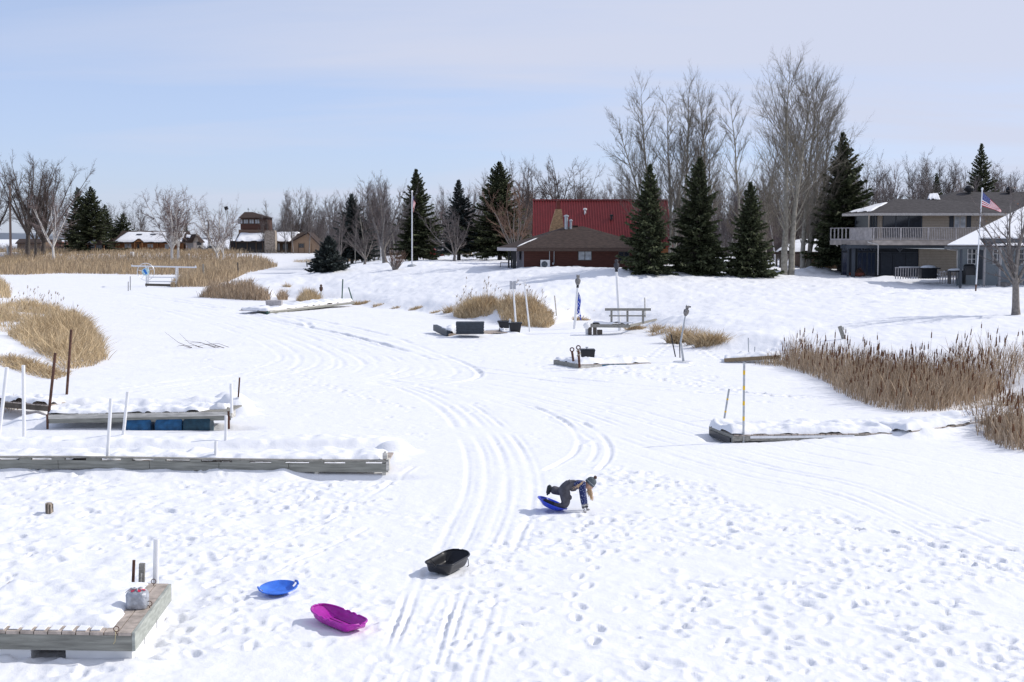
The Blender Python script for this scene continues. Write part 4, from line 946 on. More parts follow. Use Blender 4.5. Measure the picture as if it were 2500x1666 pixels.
DECKW = mat('silvered_deck_wood', (.44, .41, .40), .8, var=.2, scale=4); BROWN = mat('brown_boards', (.13, .085, .055), .8, var=.25, wave=(1.6, 'X', .4))
TANW = mat('tan_boards', (.33, .225, .15), .8, var=.15, wave=(1.5, 'Z', .4)); BLUEG = mat('grey_blue_wall', (.24, .27, .29), .8, var=.08)
GREYW = mat('grey_boards', (.26, .25, .25), .8, var=.15)
def bld(name, label, px, Y, z, cat='house'): return thing(name, label, cat, V(X(px, Y), Y, z))
def part(name, m, t, fn, smooth=False):
    mb = MB(); fn(mb); return mb.build(name, m, t, smooth=smooth)
def window(t, x0, x1, z0, z1, Y, frame, glass=None, n=2, name='window', fw=.06, rails=()):
    """framed window in a wall facing the camera, standing 3 cm proud"""
    mb = MB(); mb.box(x0, x1, Y - .04, Y - .005, z0, z0 + fw); mb.box(x0, x1, Y - .04, Y - .005, z1 - fw, z1)
    for i in range(n + 1):
        c = x0 + (x1 - x0 - fw) * i / n; mb.box(c, c + fw, Y - .04, Y - .005, z0 + fw, z1 - fw)
    for r_ in rails:
        zz = z0 + (z1 - z0) * r_
        for i in range(n):
            a = x0 + (x1 - x0 - fw) * i / n + fw; b = x0 + (x1 - x0 - fw) * (i + 1) / n; mb.box(a, b, Y - .038, Y - .008, zz - fw * .3, zz + fw * .3)
    o = mb.build(name, frame, t); mb = MB(); mb.box(x0 + fw, x1 - fw, Y - .022, Y - .012, z0 + fw, z1 - fw)
    mb.build('pane', glass or M['glass'], o); return o
def patch_snow(t, a, b, c, d, th=.15, nu=30, nv=12, seed=1, edge=.09, name='snow_cover'):
    """snow lying on a roof quad a-b (eave) d-c (ridge), ragged outline, own thickness"""
    s = np.linspace(0, 1, nu + 1)[None, :]; q = np.linspace(0, 1, nv + 1)[:, None]
    A_, B_, C_, D_ = [np.array(k) for k in (a, b, c, d)]
    p = ((A_ * (1 - s[..., None]) + B_ * s[..., None]) * (1 - q[..., None]) + (D_ * (1 - s[..., None]) + C_ * s[..., None]) * q[..., None])
    e = np.minimum(np.minimum(s, 1 - s) * 1.5, np.minimum(q * .9, (1 - q)) * 1.0) + .06 * vnoise(s * 9 + seed, q * 4, seed) + .0 * s
    h = np.where(e < 0, -.05, th * np.sqrt(np.clip(e / edge, 0, 1)) * (1 + .5 * vnoise(s * 7, q * 5, seed + 1))); p = p.copy(); p[..., 2] += h
    k = np.arange((nu + 1) * (nv + 1)).reshape(nv + 1, nu + 1); f = np.stack([k[:-1, :-1], k[:-1, 1:], k[1:, 1:], k[1:, :-1]], -1).reshape(-1, 4)
    return np_mesh(name, p.reshape(-1, 3), f[(h.reshape(-1)[f] > 0).any(1)], SNOW, t, smooth=True)

# A: two storey house on the right
Y0 = 114.; g = 2.0; xa = X(2103, Y0); xb = X(2560, Y0); zE = Z(521, Y0); dk = Z(589, Y0 - 3)
t = bld('house', 'two storey tan house with a grey hip roof and long upper deck', 2103, Y0, g)
xm = X(2249, Y0)
part('wall', TAN, t, lambda m: m.box(X(2146, Y0), xb, Y0, Y0 + 10, dk - .1, zE) )
part('porch_wall', TANT, t, lambda m: m.prism([V(X(2146, Y0) - .002, Y0 + .02, dk), V(X(2146, Y0) - .002, Y0 + 9.9, dk), V(X(2112, Y0 + 9.9), Y0 + 9.9, dk), V(xa, Y0 + 2.2, dk), V(xa + .9, Y0 + .6, dk)], (0, 0, zE - dk)))
part('lower_wall', TAN, t, lambda m: m.box(xm - .15, X(2337, Y0), Y0 + .05, Y0 + 9.5, g - .6, dk - .3))
part('lower_wall', GREYW, t, lambda m: m.box(X(2337, Y0) + .01, xb, Y0 + .35, Y0 + 9.5, g - .6, dk - .3))
part('lower_porch', mat('recess_shade', (.02, .024, .032), .6), t, lambda m: m.prism([V(X(2056, Y0), Y0 + .25, g - .2), V(xm - .17, Y0 + .25, g - .2), V(xm - .17, Y0 + 9, g - .2), V(X(2062, Y0 + 9), Y0 + 9, g - .2)], (0, 0, dk - .1 - g)))  # near-black wall colour carries the shade under the deck
part('foundation', TANT, t, lambda m: m.box(X(2056, Y0) - .05, xm - .17, Y0 + .16, Y0 + .5, g - .9, g + .08))
# upper openings
window(t, X(2153, Y0), X(2250, Y0), dk + .3, Z(522, Y0) - .12, Y0, SLATE, n=3, name='sliding_door', fw=.09)
window(t, X(2327, Y0), X(2357, Y0), Z(558, Y0), Z(527, Y0), Y0, TANT, M['curtain'], n=2)
for a, b in ((2316, 2326.5), (2358, 2369)):
    part('shutter', SLATE, t, lambda m: [m.box(X(a, Y0), X(b, Y0), Y0 - .03, Y0 - .004, Z(558, Y0), Z(526.5, Y0))] + [m.box(X(a, Y0) + .05, X(b, Y0) - .05, Y0 - .045, Y0 - .031, Z(558, Y0) + .1 + i * .13, Z(558, Y0) + .18 + i * .13) for i in range(7)])
# chamfered glazed corner
def obl(t, p0, p1, z0, z1, n, frame, name='window'):
    u = (p1 - p0).normalized(); L = (p1 - p0).length; nn = V(u.y, -u.x, 0); mb = MB(); fw = .09
    O = V(p0.x, p0.y, z0) + nn * .03; h = z1 - z0
    mb.obox(O, u, nn, UZ, 0, L, 0, .04, 0, fw); mb.obox(O, u, nn, UZ, 0, L, 0, .04, h - fw, h)
    for i in range(n + 1): a = (L - fw) * i / n; mb.obox(O, u, nn, UZ, a, a + fw, 0, .04, fw, h - fw)
    o = mb.build(name, frame, t); mb = MB(); mb.obox(O, u, nn, UZ, fw, L - fw, -.012, .0, fw, h - fw); mb.build('pane', M['glass'], o)
c1, c2, c3 = V(X(2146, Y0) - .1, Y0 - .0, 0), V(xa + .9, Y0 + .58, 0), V(xa, Y0 + 2.15, 0)
obl(t, V(xa + .92, Y0 + .58, 0), V(X(2144, Y0) - .1, Y0 + .08, 0), dk + .25, zE - .15, 2, SLATE); obl(t, V(xa, Y0 + 2.1, 0), V(xa + .88, Y0 + .62, 0), dk + .25, zE - .15, 1, SLATE)
part('post', TANT, t, lambda m: m.box(X(2119, Y0 - 1.2), X(2121.5, Y0 - 1.2), Y0 - 1.2, Y0 - 1.1, dk, zE - .1))
# lower glazing with braces
for a, b in ((2058, 2075), (2095, 2119), (2119.6, 2140)):
    window(t, X(a, Y0), X(b, Y0), g + .12, Z(616, Y0), Y0 + .24, SLATE, mat('blue_glass', (.02, .03, .06), .1, spec=.7), n=2 if b - a > 18 else 1)
    window(t, X(a, Y0), X(b, Y0), Z(614, Y0), Z(599, Y0), Y0 + .24, SLATE, MATS['blue_glass'], n=1)
for a, b in ((2153, 2181), (2182, 2212), (2213, 2246)):
    part('door_panel', mat('slate_panel', (.035, .042, .055), .5), t, lambda m: m.box(X(a, Y0), X(b, Y0), Y0 + .19, Y0 + .245, g - .05, Z(619, Y0)))
part('lintel', SLATE, t, lambda m: m.box(X(2150, Y0), xm - .2, Y0 + .17, Y0 + .24, Z(618, Y0), Z(615.5, Y0)))
def braces(m):
    for (a, b), (c, d) in (((2180, 596), (2196, 613)), ((2214, 596), (2198, 613)), ((2060, 598), (2066, 612)), ((2078, 598), (2071, 612)), ((2099, 598), (2105, 612)), ((2115, 598), (2109, 612)), ((2121, 598), (2127, 612)), ((2141, 598), (2133, 612))):
        m.beam(at(a, b, Y0 + .13), at(c, d, Y0 + .13), .10, .08)
    m.beam(at(2197, 596, Y0 + .1), at(2197, 616, Y0 + .1), .09, .08)
part('brace', mat('grey_brace', (.10, .11, .13), .7), t, braces)
part('post', SLATE, t, lambda m: m.box(X(2079, Y0 - 2), X(2087, Y0 - 2), Y0 - 2.2, Y0 - 1.95, g - .5, dk - .32)); part('post', SLATE, t, lambda m: m.box(X(2056, Y0), X(2060, Y0), Y0 - 1.9, Y0 - 1.7, g - .5, dk - .32))
# deck
Yd = Y0 - 3.0; xl = X(2130, Yd); xe = X(2480, Yd); xc = X(2027, Yd + 5.5)
part('deck_floor', DECKW, t, lambda m: m.prism([V(xl, Yd, dk - .12), V(xe, Yd, dk - .12), V(xe, Y0 - .01, dk - .12), V(xc + .3, Y0 + 8, dk - .12), V(xc, Yd + 5.5, dk - .12)], (0, 0, .1)))
def band(m):
    m.box(xl, xe, Yd - .05, Yd - .01, dk - .34, dk + .06)
    u = (V(xl, Yd, 0) - V(xc, Yd + 5.5, 0)); m.obox(V(xc, Yd + 5.5, 0), u.normalized(), V(u.y, -u.x, 0).normalized(), UZ, 0, u.length, .01, .05, dk - .34, dk + .06)
part('rim_board', mat('deck_rim', (.42, .37, .33), .8, var=.25, scale=2), t, band)
part('deck_beam', SLATE, t, lambda m: (m.box(X(2049, Y0), xe, Yd + .5, Yd + .7, dk - .62, dk - .36), m.box(X(2049, Y0), xe, Y0 - .6, Y0 - .4, dk - .62, dk - .36)))
zr = Z(555.5, Yd)
def rail(m): m.box(xl - .05, xe, Yd - .07, Yd + .07, zr - .05, zr); m.box(xl, xe, Yd - .03, Yd + .02, dk + .12, dk + .18)
part('top_rail', DECKW, t, rail)
def bal(m):
    n = int((xe - xl) / .145)
    for i in range(n): x = xl + .1 + i * .145; m.box(x, x + .05, Yd - .025, Yd + .015, dk + .181, zr - .051)
o = part('baluster', DECKW, t, bal)
[part('rail_post', DECKW, t, lambda m: m.box(X(a, Yd), X(a, Yd) + .11, Yd - .1, Yd + .01, dk + .07, zr - .052)) for a in (2130.5, 2196, 2264, 2332, 2400, 2466)]
def siderail(m):
    p0 = V(xc, Yd + 5.5, 0); p1 = V(xl - .03, Yd, 0); u = (p1 - p0); L = u.length; u.normalize(); nn = V(u.y, -u.x, 0)
    m.obox(p0, u, nn, UZ, 0, L, -.06, .06, zr - .06, zr + .0); m.obox(p0, u, nn, UZ, 0, L, -.03, .03, dk + .07, dk + .2)
    for i in range(6): a = L * .47 * i / 5; m.obox(p0, u, nn, UZ, a, a + .10, -.04, .04, dk + .2, zr - .061)
    m.obox(p0, u, nn, UZ, L * .49, L - .02, -.015, .015, dk + .2, zr - .061)
    for i in range(5): a = L * (.52 + .1 * i); m.obox(p0, u, nn, UZ, a, a + .05, .0151, .03, dk + .2, zr - .061)
part('side_railing', DECKW, t, siderail)
# roof
e = .9; eL = V(X(2067, Y0 - .5), Y0 + 1.2, zE); eF = V(X(2134, Y0 - 1), Y0 - 1, zE + .02); eR = V(xb + 2, Y0 - 1, zE + .02); r1 = at(2190, 486, Y0 + 4.6); r2 = at(2297, 487, Y0 + 4.6); r3 = at(2329, 469, Y0 + 6.8); r4 = at(2580, 469.5, Y0 + 6.8)
bk = V(X(2080, Y0 + 11), Y0 + 11, zE); bR = V(xb + 2, Y0 + 15, zE)
def roofA(m):
    pts = [eL, eF, eR, bR, bk, r1, r2, r3, r4]; lo = [p - V(0, 0, .22) for p in pts[:5]]
    m.add(pts + lo, [(0, 1, 5), (1, 2, 8, 7, 6, 5), (0, 5, 4), (5, 6, 4), (6, 7, 4), (7, 8, 3, 4), (2, 3, 8)])
ro = part('roof', SHING, t, roofA)
part('fascia', mat('pale_fascia', (.50, .47, .44), .6), t, lambda m: (m.beam(eL - V(0, 0, .13), eF - V(0, 0, .13), .1, .22), m.beam(eF - V(0, 0, .13), eR - V(0, 0, .13), .1, .22)))
part('soffit', TANT, t, lambda m: m.add([eL - V(0, 0, .2), eF - V(0, 0, .2), eR - V(0, 0, .2), bR - V(0, 0, .2), bk - V(0, 0, .2)], [(0, 1, 2, 3, 4)]))
q = lambda a, b, c, s, r_: (a * (1 - s - r_) + b * s + c * r_)
patch_snow(t, q(eL, eF, r1, .1, .06), q(eL, eF, r1, .72, .1), q(eL, eF, r1, .18, .72), q(eL, r1, bk, .62, .12), .12, 20, 10, 3)
a_, b_ = at(2262, 486.8, Y0 + 4.5), at(2296, 486, Y0 + 4.5); patch_snow(t, a_ + V(0, -.3, -.0), b_ + V(-.1, -.3, 0), b_ + V(.0, .9, .55), a_ + V(.5, .9, .45), .12, 14, 6, 4)
for px, py, s in ((2366, 466, .55), (2466, 468, .5)):
    c = at(px, py + 5, Y0 + 6.2); part('turbine_vent', M['black'], ro, lambda m: m.lathe(c, [(.18, -.4), (.18, .1), (s * .75, .15), (s * .8, .4), (s * .5, .62), (.02, .66)], 12))
part('downspout', mat('pale_pipe', (.5, .48, .46), .5), t, lambda m: m.chain([at(2119, 589, Yd - .1), at(2119, 592, Yd - .1), at(2141, 597, Yd - .1), at(2144, 600, Yd - .1), at(2143, 672, Yd - .1)], .05, 6))

# lower terrace railings, grills, firepit beside it
YL = 101.
def terrace(label, xa_, xb_, zt, zb, Yp):
    t = bld('deck_railing', label, xa_, Yp, Z(zb, Yp), 'railing'); n = int((X(xb_, Yp) - X(xa_, Yp)) / .2)
    part('top_rail', DECKW, t, lambda m: m.box(X(xa_, Yp), X(xb_, Yp), Yp - .08, Yp + .1, Z(zt, Yp), Z(zt, Yp) + .07))
    part('baluster', DECKW, t, lambda m: [m.box(X(xa_, Yp) + i * .2, X(xa_, Yp) + i * .2 + .07, Yp - .03, Yp + .02, Z(zb, Yp) - .3, Z(zt, Yp) - .001) for i in range(n + 1)])
    part('snow_cap', SNOW, t, lambda m: m.box(X(xa_, Yp) + .3, X(xb_, Yp) - .6, Yp - .07, Yp + .09, Z(zt, Yp) + .071, Z(zt, Yp) + .11)); return t
terrace('low grey terrace railing before the slate doors of the two storey house', 2187, 2294, 655, 672, 104)
terrace('low grey railing in front of the snow roofed house, right of the grill', 2296, 2402, 665.5, 683, 99)
terrace('short piece of low railing at the right edge behind the bare tree', 2490, 2540, 684, 695, 97)
Yg = 102.; b = V(X(2268, Yg), Yg, Z(671, Yg)); t = thing('covered_grill', 'dark covered grill with a thick cap of snow on the terrace', 'grill', b)
def lump(o, rx, ry, hz, th0=0): return [(rx * math.sqrt(max(0, 1 - s * s)) + .01, th0 + hz * s) for s in np.linspace(0, 1, 7)]
part('body', M['black'], t, lambda m: m.box(b.x - .65, b.x + .55, Yg - .4, Yg + .4, b.z - .3, b.z + .45)); part('shelf', M['black'], t, lambda m: m.box(b.x - .78, b.x + .82, Yg - .42, Yg + .42, b.z + .451, b.z + .53))
part('snow_cap', SNOW, t, lambda m: m.lathe(b + V(0, 0, .53), lump(0, .62, .5, .22), 16, 1.0, .6), True)
Yg = 98.; b = V(X(2338, Yg), Yg, Z(664, Yg)); t = thing('patio_table', 'long low patio table under snow behind the railing', 'table', b)
part('top', M['black'], t, lambda m: m.box(b.x - .75, b.x + .6, Yg - .4, Yg + .4, b.z, b.z + .1)); part('leg', M['black'], t, lambda m: [m.box(b.x + a, b.x + a + .07, Yg - .3, Yg + .3, b.z - .9, b.z - .001) for a in (-.6, .5)])
part('snow_cap', SNOW, t, lambda m: m.lathe(b + V(-.05, 0, .1), lump(0, .62, .5, .17), 16, 1.05, .55), True)
Yg = 97.; b = V(X(2368, Yg), Yg, Z(672, Yg)); t = thing('patio_grill', 'black patio grill beside the porch post', 'grill', b)
part('body', M['black'], t, lambda m: m.box(b.x - .35, b.x + .35, Yg - .3, Yg + .3, b.z, b.z + .5)); part('lid', M['black'], t, lambda m: m.chain([b + V(-.36, 0, .5), b + V(-.3, 0, .52), b + V(.3, 0, .52), b + V(.36, 0, .5)], [.2, .3, .3, .2], 12))
part('side_shelf', M['black'], t, lambda m: m.box(b.x + .36, b.x + .75, Yg - .25, Yg + .25, b.z + .45, b.z + .5))
b = G(2088, 675); t = thing('fire_pit', 'rusty red brown fire pit with a raised mesh lid before the house', 'fire pit', b)
part('bowl', mat('rust_red', (.16, .05, .035), .8, var=.3), t, lambda m: m.lathe(b, [(.55, 0), (.72, .15), (.75, .3), (.65, .3), (.5, .12)], 14)); part('lid', M['rust'], t, lambda m: m.prism([b + V(-.0, 0, .3), b + V(.75, 0, .02), b + V(.95, .1, .08), b + V(.45, .1, .75), b + V(.2, .05, .6)], (0, .06, 0)))
part('handle', M['black'], t, lambda m: m.chain([b + V(.05, 0, .7), b + V(.3, 0, .65), b + V(.9, 0, .15)], .03, 5))
def boulder(label, px, py, r, sx, cap=False, seed=1):
    b = G(px, py); mb = MB(); prof = [(r * math.cos(a) * 1.0 + .005, r * .75 * math.sin(a)) for a in np.linspace(-.3, 1.55, 8)]
    mb.lathe(b, prof, 12, sx, 1); mb.v = [tuple(Vector(q) + V(1, 1, .6) * (.22 * r * mnoise.noise(Vector(q) * 1.7 / r + V(seed, 0, 0)))) for q in mb.v]
    t = thing('boulder', label, 'boulder', b); mb.build('rock', mat('boulder_stone', (.19, .18, .175), .9, var=.3), t)
    if cap: part('snow_cap', SNOW, t, lambda m: m.lathe(b + V(.1, 0, r * .45), lump(0, r * .8, 0, r * .4), 10, sx, .9), True)
boulder('grey boulder at the end of the first terrace railing', 2276, 678, .34, 1.2, False, 3); boulder('snow capped boulder just right of the grill', 2287, 676, .30, 1.2, True, 5)
boulder('larger grey boulder by the porch of the snow roofed house', 2440, 692, .6, 1.3, False, 7); boulder('smaller pointed boulder in front of the larger grey boulder', 2450, 699, .42, 1.3, False, 9)

# B: house with snowy roof at the right edge
Yc = 97.; g = Z(684, Yc); zE1 = Z(601, Yc - 1.6); zE2 = Z(584, Yc - 1)
t = bld('house', 'pale house under a broad snow covered hip roof at the right edge', 2400, Yc, g)
part('wall', BLUEG, t, lambda m: m.prism([V(X(2337, Yc + 1.5), Yc + 1.5, g - .5), V(X(2620, Yc), Yc + 1.5, g - .5), V(X(2620, Yc), Yc + 9, g - .5), V(X(2345, Yc + 9), Yc + 9, g - .5)], (0, 0, zE1 - g + .45)))
part('gable_wall', BLUEG, t, lambda m: m.box(X(2396, Yc), X(2620, Yc), Yc + .05, Yc + 1.45, zE1 - .3, zE2 - .12))
eL_ = at(2306, 601, Yc - 1.4); eM = at(2399, 601.5, Yc - 1.4); pk = at(2530, 492, Yc + 6.5); pk2 = pk + V(18, 0, 0)
slp = (pk.z - eL_.z) / (pk.y - eL_.y); A_ = at(2391, 584, Yc - .25); A_.z = eL_.z + slp * (A_.y - eL_.y); B_ = A_ + V(25, 0, 0); eM = V(A_.x, eL_.y, eL_.z); bkL = V(X(2350, Yc + 11), Yc + 11, eL_.z)
part('roof', SHING, t, lambda m: (m.prism([eL_, eM, A_, B_, pk2, pk], (0, 0, -.12)), m.add([eL_, pk, bkL, pk2], [(0, 1, 2), (1, 3, 2)])))
part('fascia', mat('dark_fascia', (.10, .11, .12), .6), t, lambda m: (m.beam(eL_ - V(0, 0, .14), eM - V(0, 0, .14), .1, .2), m.beam(A_ - V(0, 0, .14), B_ - V(0, 0, .14), .1, .24)))
part('soffit', BLUEG, t, lambda m: m.add([eL_ - V(0, 0, .24), eM - V(0, 0, .24), V(eM.x, Yc + 9, eM.z - .24), V(eL_.x, Yc + 9, eL_.z - .24)], [(0, 1, 2, 3)]))
part('snow_cover', SNOW, t, lambda m: m.prism([eL_ + V(.25, .12, .005), eM + V(-.03, .12, .005), A_ + V(-.03, .08, .005), B_ + V(0, .08, .005), pk2 + V(0, 0, .005), pk + V(.1, 0, .005)], (0, 0, .11)))
sl_ = at(2410, 599, Yc - 1.25); patch_snow(t, at(2421, 602, Yc - 1.25), at(2560, 602, Yc - 1.25), at(2560, 597.5, Yc - .3), at(2424, 597.5, Yc - .3), .12, 20, 5, 8)
part('porch_roof', M['black'], t, lambda m: m.box(X(2421, Yc - 1.2), X(2600, Yc), Yc - 1.25, Yc - .22, Z(604, Yc), Z(603, Yc) + .1))
for a in (2345, 2402.5, 2440): part('porch_post', SLATE if a < 2400 else GREYW, t, lambda m: m.box(X(a, Yc - 1.2), X(a, Yc - 1.2) + .14, Yc - 1.25, Yc - 1.1, g - .6, Z(603, Yc - 1.2)))
for a, b_ in ((2362, 2384), (2424, 2446), (2481, 2520)): window(t, X(a, Yc + 1.5), X(b_, Yc + 1.5), Z(646, Yc + 1.5), Z(607, Yc + 1.5), Yc + 1.49, mat('white_frame', (.7, .7, .7), .5), n=2, rails=(.33, .66))
part('door', SLATE, t, lambda m: m.box(X(2388, Yc + 1.5), X(2400, Yc + 1.5), Yc + 1.42, Yc + 1.49, g, Z(612, Yc)))
part('downspout', MATS['pale_pipe'], t, lambda m: m.chain([at(2311, 603, Yc - 1.2), at(2313, 609, Yc - .8), at(2337, 612, Yc + 1.3), at(2337, 680, Yc + 1.3)], .045, 6))

# C: brown cabin with hip roof
Yb_ = 118.; g = 2.55; t = bld('cabin', 'red brown board cabin with a dark shingle hip roof', 1280, Yb_, g)
xl_ = X(1279, Yb_); xr_ = X(1600, Yb_); zt_ = Z(607, Yb_)
part('wall', REDW, t, lambda m: m.box(xl_, xr_, Yb_, Yb_ + 8.5, g - .6, zt_))
part('side_wall', mat('purple_grey_boards', (.26, .235, .25), .8, var=.1, wave=(1.7, 'Z', .3)), t, lambda m: m.prism([V(xl_ - .004, Yb_ + .02, g - .5), V(X(1262, Yb_ + 2), Yb_ + 2.2, g - .5), V(X(1262, Yb_ + 2), Yb_ + 8.4, g - .5), V(xl_ - .004, Yb_ + 8.4, g - .5)], (0, 0, zt_ - g + .48)))
obl(t, V(X(1262, Yb_ + 2) + .25, Yb_ + 1.93, 0), V(xl_ - .35, Yb_ + .62, 0), g + .9, zt_ - .2, 1, SLATE)
fa = at(1262, 605.5, Yb_ - 1.0); fr = V(X(1610, Yb_), Yb_ - 1.0, fa.z); bl = at(1215, 603, Yb_ + 2.5); bl.z = fa.z; b2 = V(bl.x, Yb_ + 10.5, fa.z); br_ = V(fr.x, Yb_ + 10.5, fa.z); ra = at(1379, 554, Yb_ + 4.6); rb = at(1424, 553, Yb_ + 4.6)
ro = part('roof', BSHING, t, lambda m: m.add([fa, fr, br_, b2, bl, ra, rb], [(0, 1, 6, 5), (0, 5, 4), (4, 5, 3), (5, 6, 2, 3), (1, 2, 6)]))
part('fascia', mat('brown_fascia', (.07, .045, .035), .6), t, lambda m: (m.beam(fa - V(0, 0, .16), fr - V(0, 0, .16), .1, .28),))
part('fascia', mat('pale_eave', (.45, .42, .42), .6), t, lambda m: (m.beam(bl - V(0, 0, .14), fa - V(0, 0, .14), .1, .28), m.beam(b2 - V(0, 0, .14), bl - V(0, 0, .14), .1, .28)))
part('soffit', M['wood_dark'], t, lambda m: m.add([p - V(0, 0, .28) for p in (fa, fr, br_, b2, bl)], [(0, 1, 2, 3, 4)]))
patch_snow(t, q(fa, bl, ra, .08, .05), q(fa, bl, ra, .14, .06), q(fa, bl, ra, .09, .45), q(fa, bl, ra, .06, .45), .07, 8, 14, 8, .2)
for px, dy in ((1242, 2.0), (1256, .6), (1249, 1.2)): part('porch_post', M['black'], t, lambda m: m.beam(V(X(px, Yb_ + dy), Yb_ + dy, g - .6), V(X(px, Yb_ + dy), Yb_ + dy, fa.z - .29), .16 if px != 1256 else .34, .16))
part('porch_rail', M['black'], t, lambda m: (m.beam(at(1222, 641.5, Yb_ + 2.5), at(1241, 641.5, Yb_ + 2), .06), m.beam(at(1222, 641.5, Yb_ + 2.5), at(1222, 653, Yb_ + 2.5), .06)))
window(t, X(1411, Yb_), X(1445, Yb_), Z(636.5, Yb_), Z(613, Yb_), Yb_, M['wood_dark'], M['curtain'], n=2); window(t, X(1510, Yb_), X(1537, Yb_), Z(638, Yb_), Z(614, Yb_), Yb_, M['wood_dark'], n=2)
part('downspout', M['steel'], t, lambda m: m.chain([at(1541, 608.5, Yb_ - .12), at(1362, 609, Yb_ - .12), at(1355, 609, Yb_ - .12), at(1353, 612, Yb_ - .12), at(1352.5, 644, Yb_ - .12)], .035, 6))
part('meter_box', M['steel'], t, lambda m: (m.box(X(1348.5, Yb_), X(1352, Yb_), Yb_ - .12, Yb_ - .005, Z(646.5, Yb_), Z(641.5, Yb_)), m.box(X(1341, Yb_), X(1342.5, Yb_), Yb_ - .05, Yb_ - .004, Z(636, Yb_), zt_)))
c = at(1331, 655, Yb_ - .35); ac = thing('air_conditioner', 'white box air conditioner against the red brown cabin wall', 'air conditioner', V(c.x, c.y, c.z)); hw = .42; hh = Z(635, Yb_) - c.z
part('case', M['white'], ac, lambda m: m.box(c.x - hw, c.x + hw, c.y - .18, c.y + .17, c.z, c.z + hh)); part('fan_grille', M['navy'], ac, lambda m: m.lathe(c + V(-.07, -.19, hh * .48), [(.28, 0), (.28, .015), (.26, .02)], 22, ax=Matrix.Rotation(math.pi / 2, 3, 'X')))
part('grille_ring', M['steel'], ac, lambda m: [m.chain([c + V(-.07 + r_ * math.cos(a), -.215, hh * .48 + r_ * math.sin(a)) for a in np.linspace(0, 6.283, 19)], .012, 4) for r_ in (.08, .16, .24)])
part('foot', M['steel'], ac, lambda m: m.box(c.x - hw + .05, c.x + hw - .05, c.y - .15, c.y + .15, c.z - .25, c.z - .002))
for px, p0, p1, r_ in ((1382.5, 560, 530, .16), (1393.5, 560, 541, .11)):
    Yv = Yb_ + 4.0
    part('flue', M['steel'], ro, lambda m: m.lathe(at(px, p0, Yv), [(r_, -.3), (r_, at(px, p1, Yv).z - at(px, p0, Yv).z - .0), (r_ * 1.5, at(px, p1, Yv).z - at(px, p0, Yv).z + .02), (r_ * 1.5, at(px, p1, Yv).z - at(px, p0, Yv).z + .12), (r_ * .4, at(px, p1, Yv).z - at(px, p0, Yv).z + .2)], 12))
part('ridge_vent', BSHING, ro, lambda m: m.box(X(1398, Yb_ + 4.5), X(1411, Yb_ + 4.5), Yb_ + 4.4, Yb_ + 4.9, ra.z - .05, ra.z + .12))

# D: building with the red metal roof
Yr = 132.; t = bld('lodge', 'lodge with a tall ribbed red metal roof behind the brown cabin', 1303, Yr, 2.5)
zt = Z(489.5, Yr + 5); zb = Z(601, Yr); xl_ = X(1303, Yr); xr_ = xl_ + 14.0
lo = [V(xl_, Yr, zb), V(xr_, Yr, zb), V(xr_, Yr + 5.2, zt), V(xl_, Yr + 5.2, zt)]
ro = part('roof', REDM, t, lambda m: (m.slab(lo, .12), m.slab([V(xl_, Yr + 5.21, zt), V(xr_, Yr + 5.21, zt), V(xr_, Yr + 11, zb), V(xl_, Yr + 11, zb)], .12)))
dn = (lo[3] - lo[0]).normalized()
def ribs_(m):
    n = 52; nrm = dn.cross(UX).normalized(); nrm = nrm if nrm.y < 0 else -nrm
    for i in range(n + 1):
        x = xl_ + .03 + (13.9) * i / n; O = V(x, Yr, zb); m.obox(O, UX, dn, nrm, -.035, .035, 0, (lo[3] - lo[0]).length, .002, .13)
part('roof_rib', REDM, ro, ribs_); part('ridge_cap', REDM, ro, lambda m: m.beam(lo[3] + V(-.05, 0, .06), lo[2] + V(.05, 0, .06), .4, .1))
part('wall', LOG, t, lambda m: m.box(xl_ + .4, xr_ - .4, Yr + .7, Yr + 10.4, 2., zb + .3)); part('gable', LOG, t, lambda m: m.prism([V(xl_ + .45, Yr + .8, zb + .3), V(xl_ + .45, Yr + 10.2, zb + .3), V(xl_ + .45, Yr + 5.3, zt - .5)], (13.0, 0, 0)))
for px in (1592, 1602): pass
window(t, X(1590, Yr), X(1606, Yr), Z(630, Yr), Z(606, Yr), Yr + .68, LOGT, n=2)
Yh = 127.; 
part('chimney', BRICK, t, lambda m: m.prism([at(1338, 590, Yh), at(1379, 590, Yh), at(1377, 560, Yh), at(1371.5, 511, Yh), at(1356.5, 511, Yh), at(1344, 553, Yh)], (0, 1.6, 0)))
part('chimney_shaft', mat('red_brick', (.17, .05, .04), .9, wave=(2.5, 'Z', .4)), t, lambda m: (m.box(X(1359, Yh), X(1367, Yh), Yh + .3, Yh + 1.2, Z(511, Yh), Z(491, Yh)), m.box(X(1358.3, Yh), X(1367.7, Yh), Yh + .25, Yh + 1.25, Z(491, Yh), Z(489.5, Yh))))
def onroof(px, s): return V(X(px, Yr + 5.2 * s), Yr + 5.2 * s, zb + (zt - zb) * s)
for px, s, mm in ((1428, .69, M['white']), (1492.5, .55, M['black'])):
    c = onroof(px, s); part('vent_pipe', mm, ro, lambda m: m.lathe(c, [(.1, -.1), (.1, .4), (.2, .42), (.2, .58), (.08, .62)], 10))

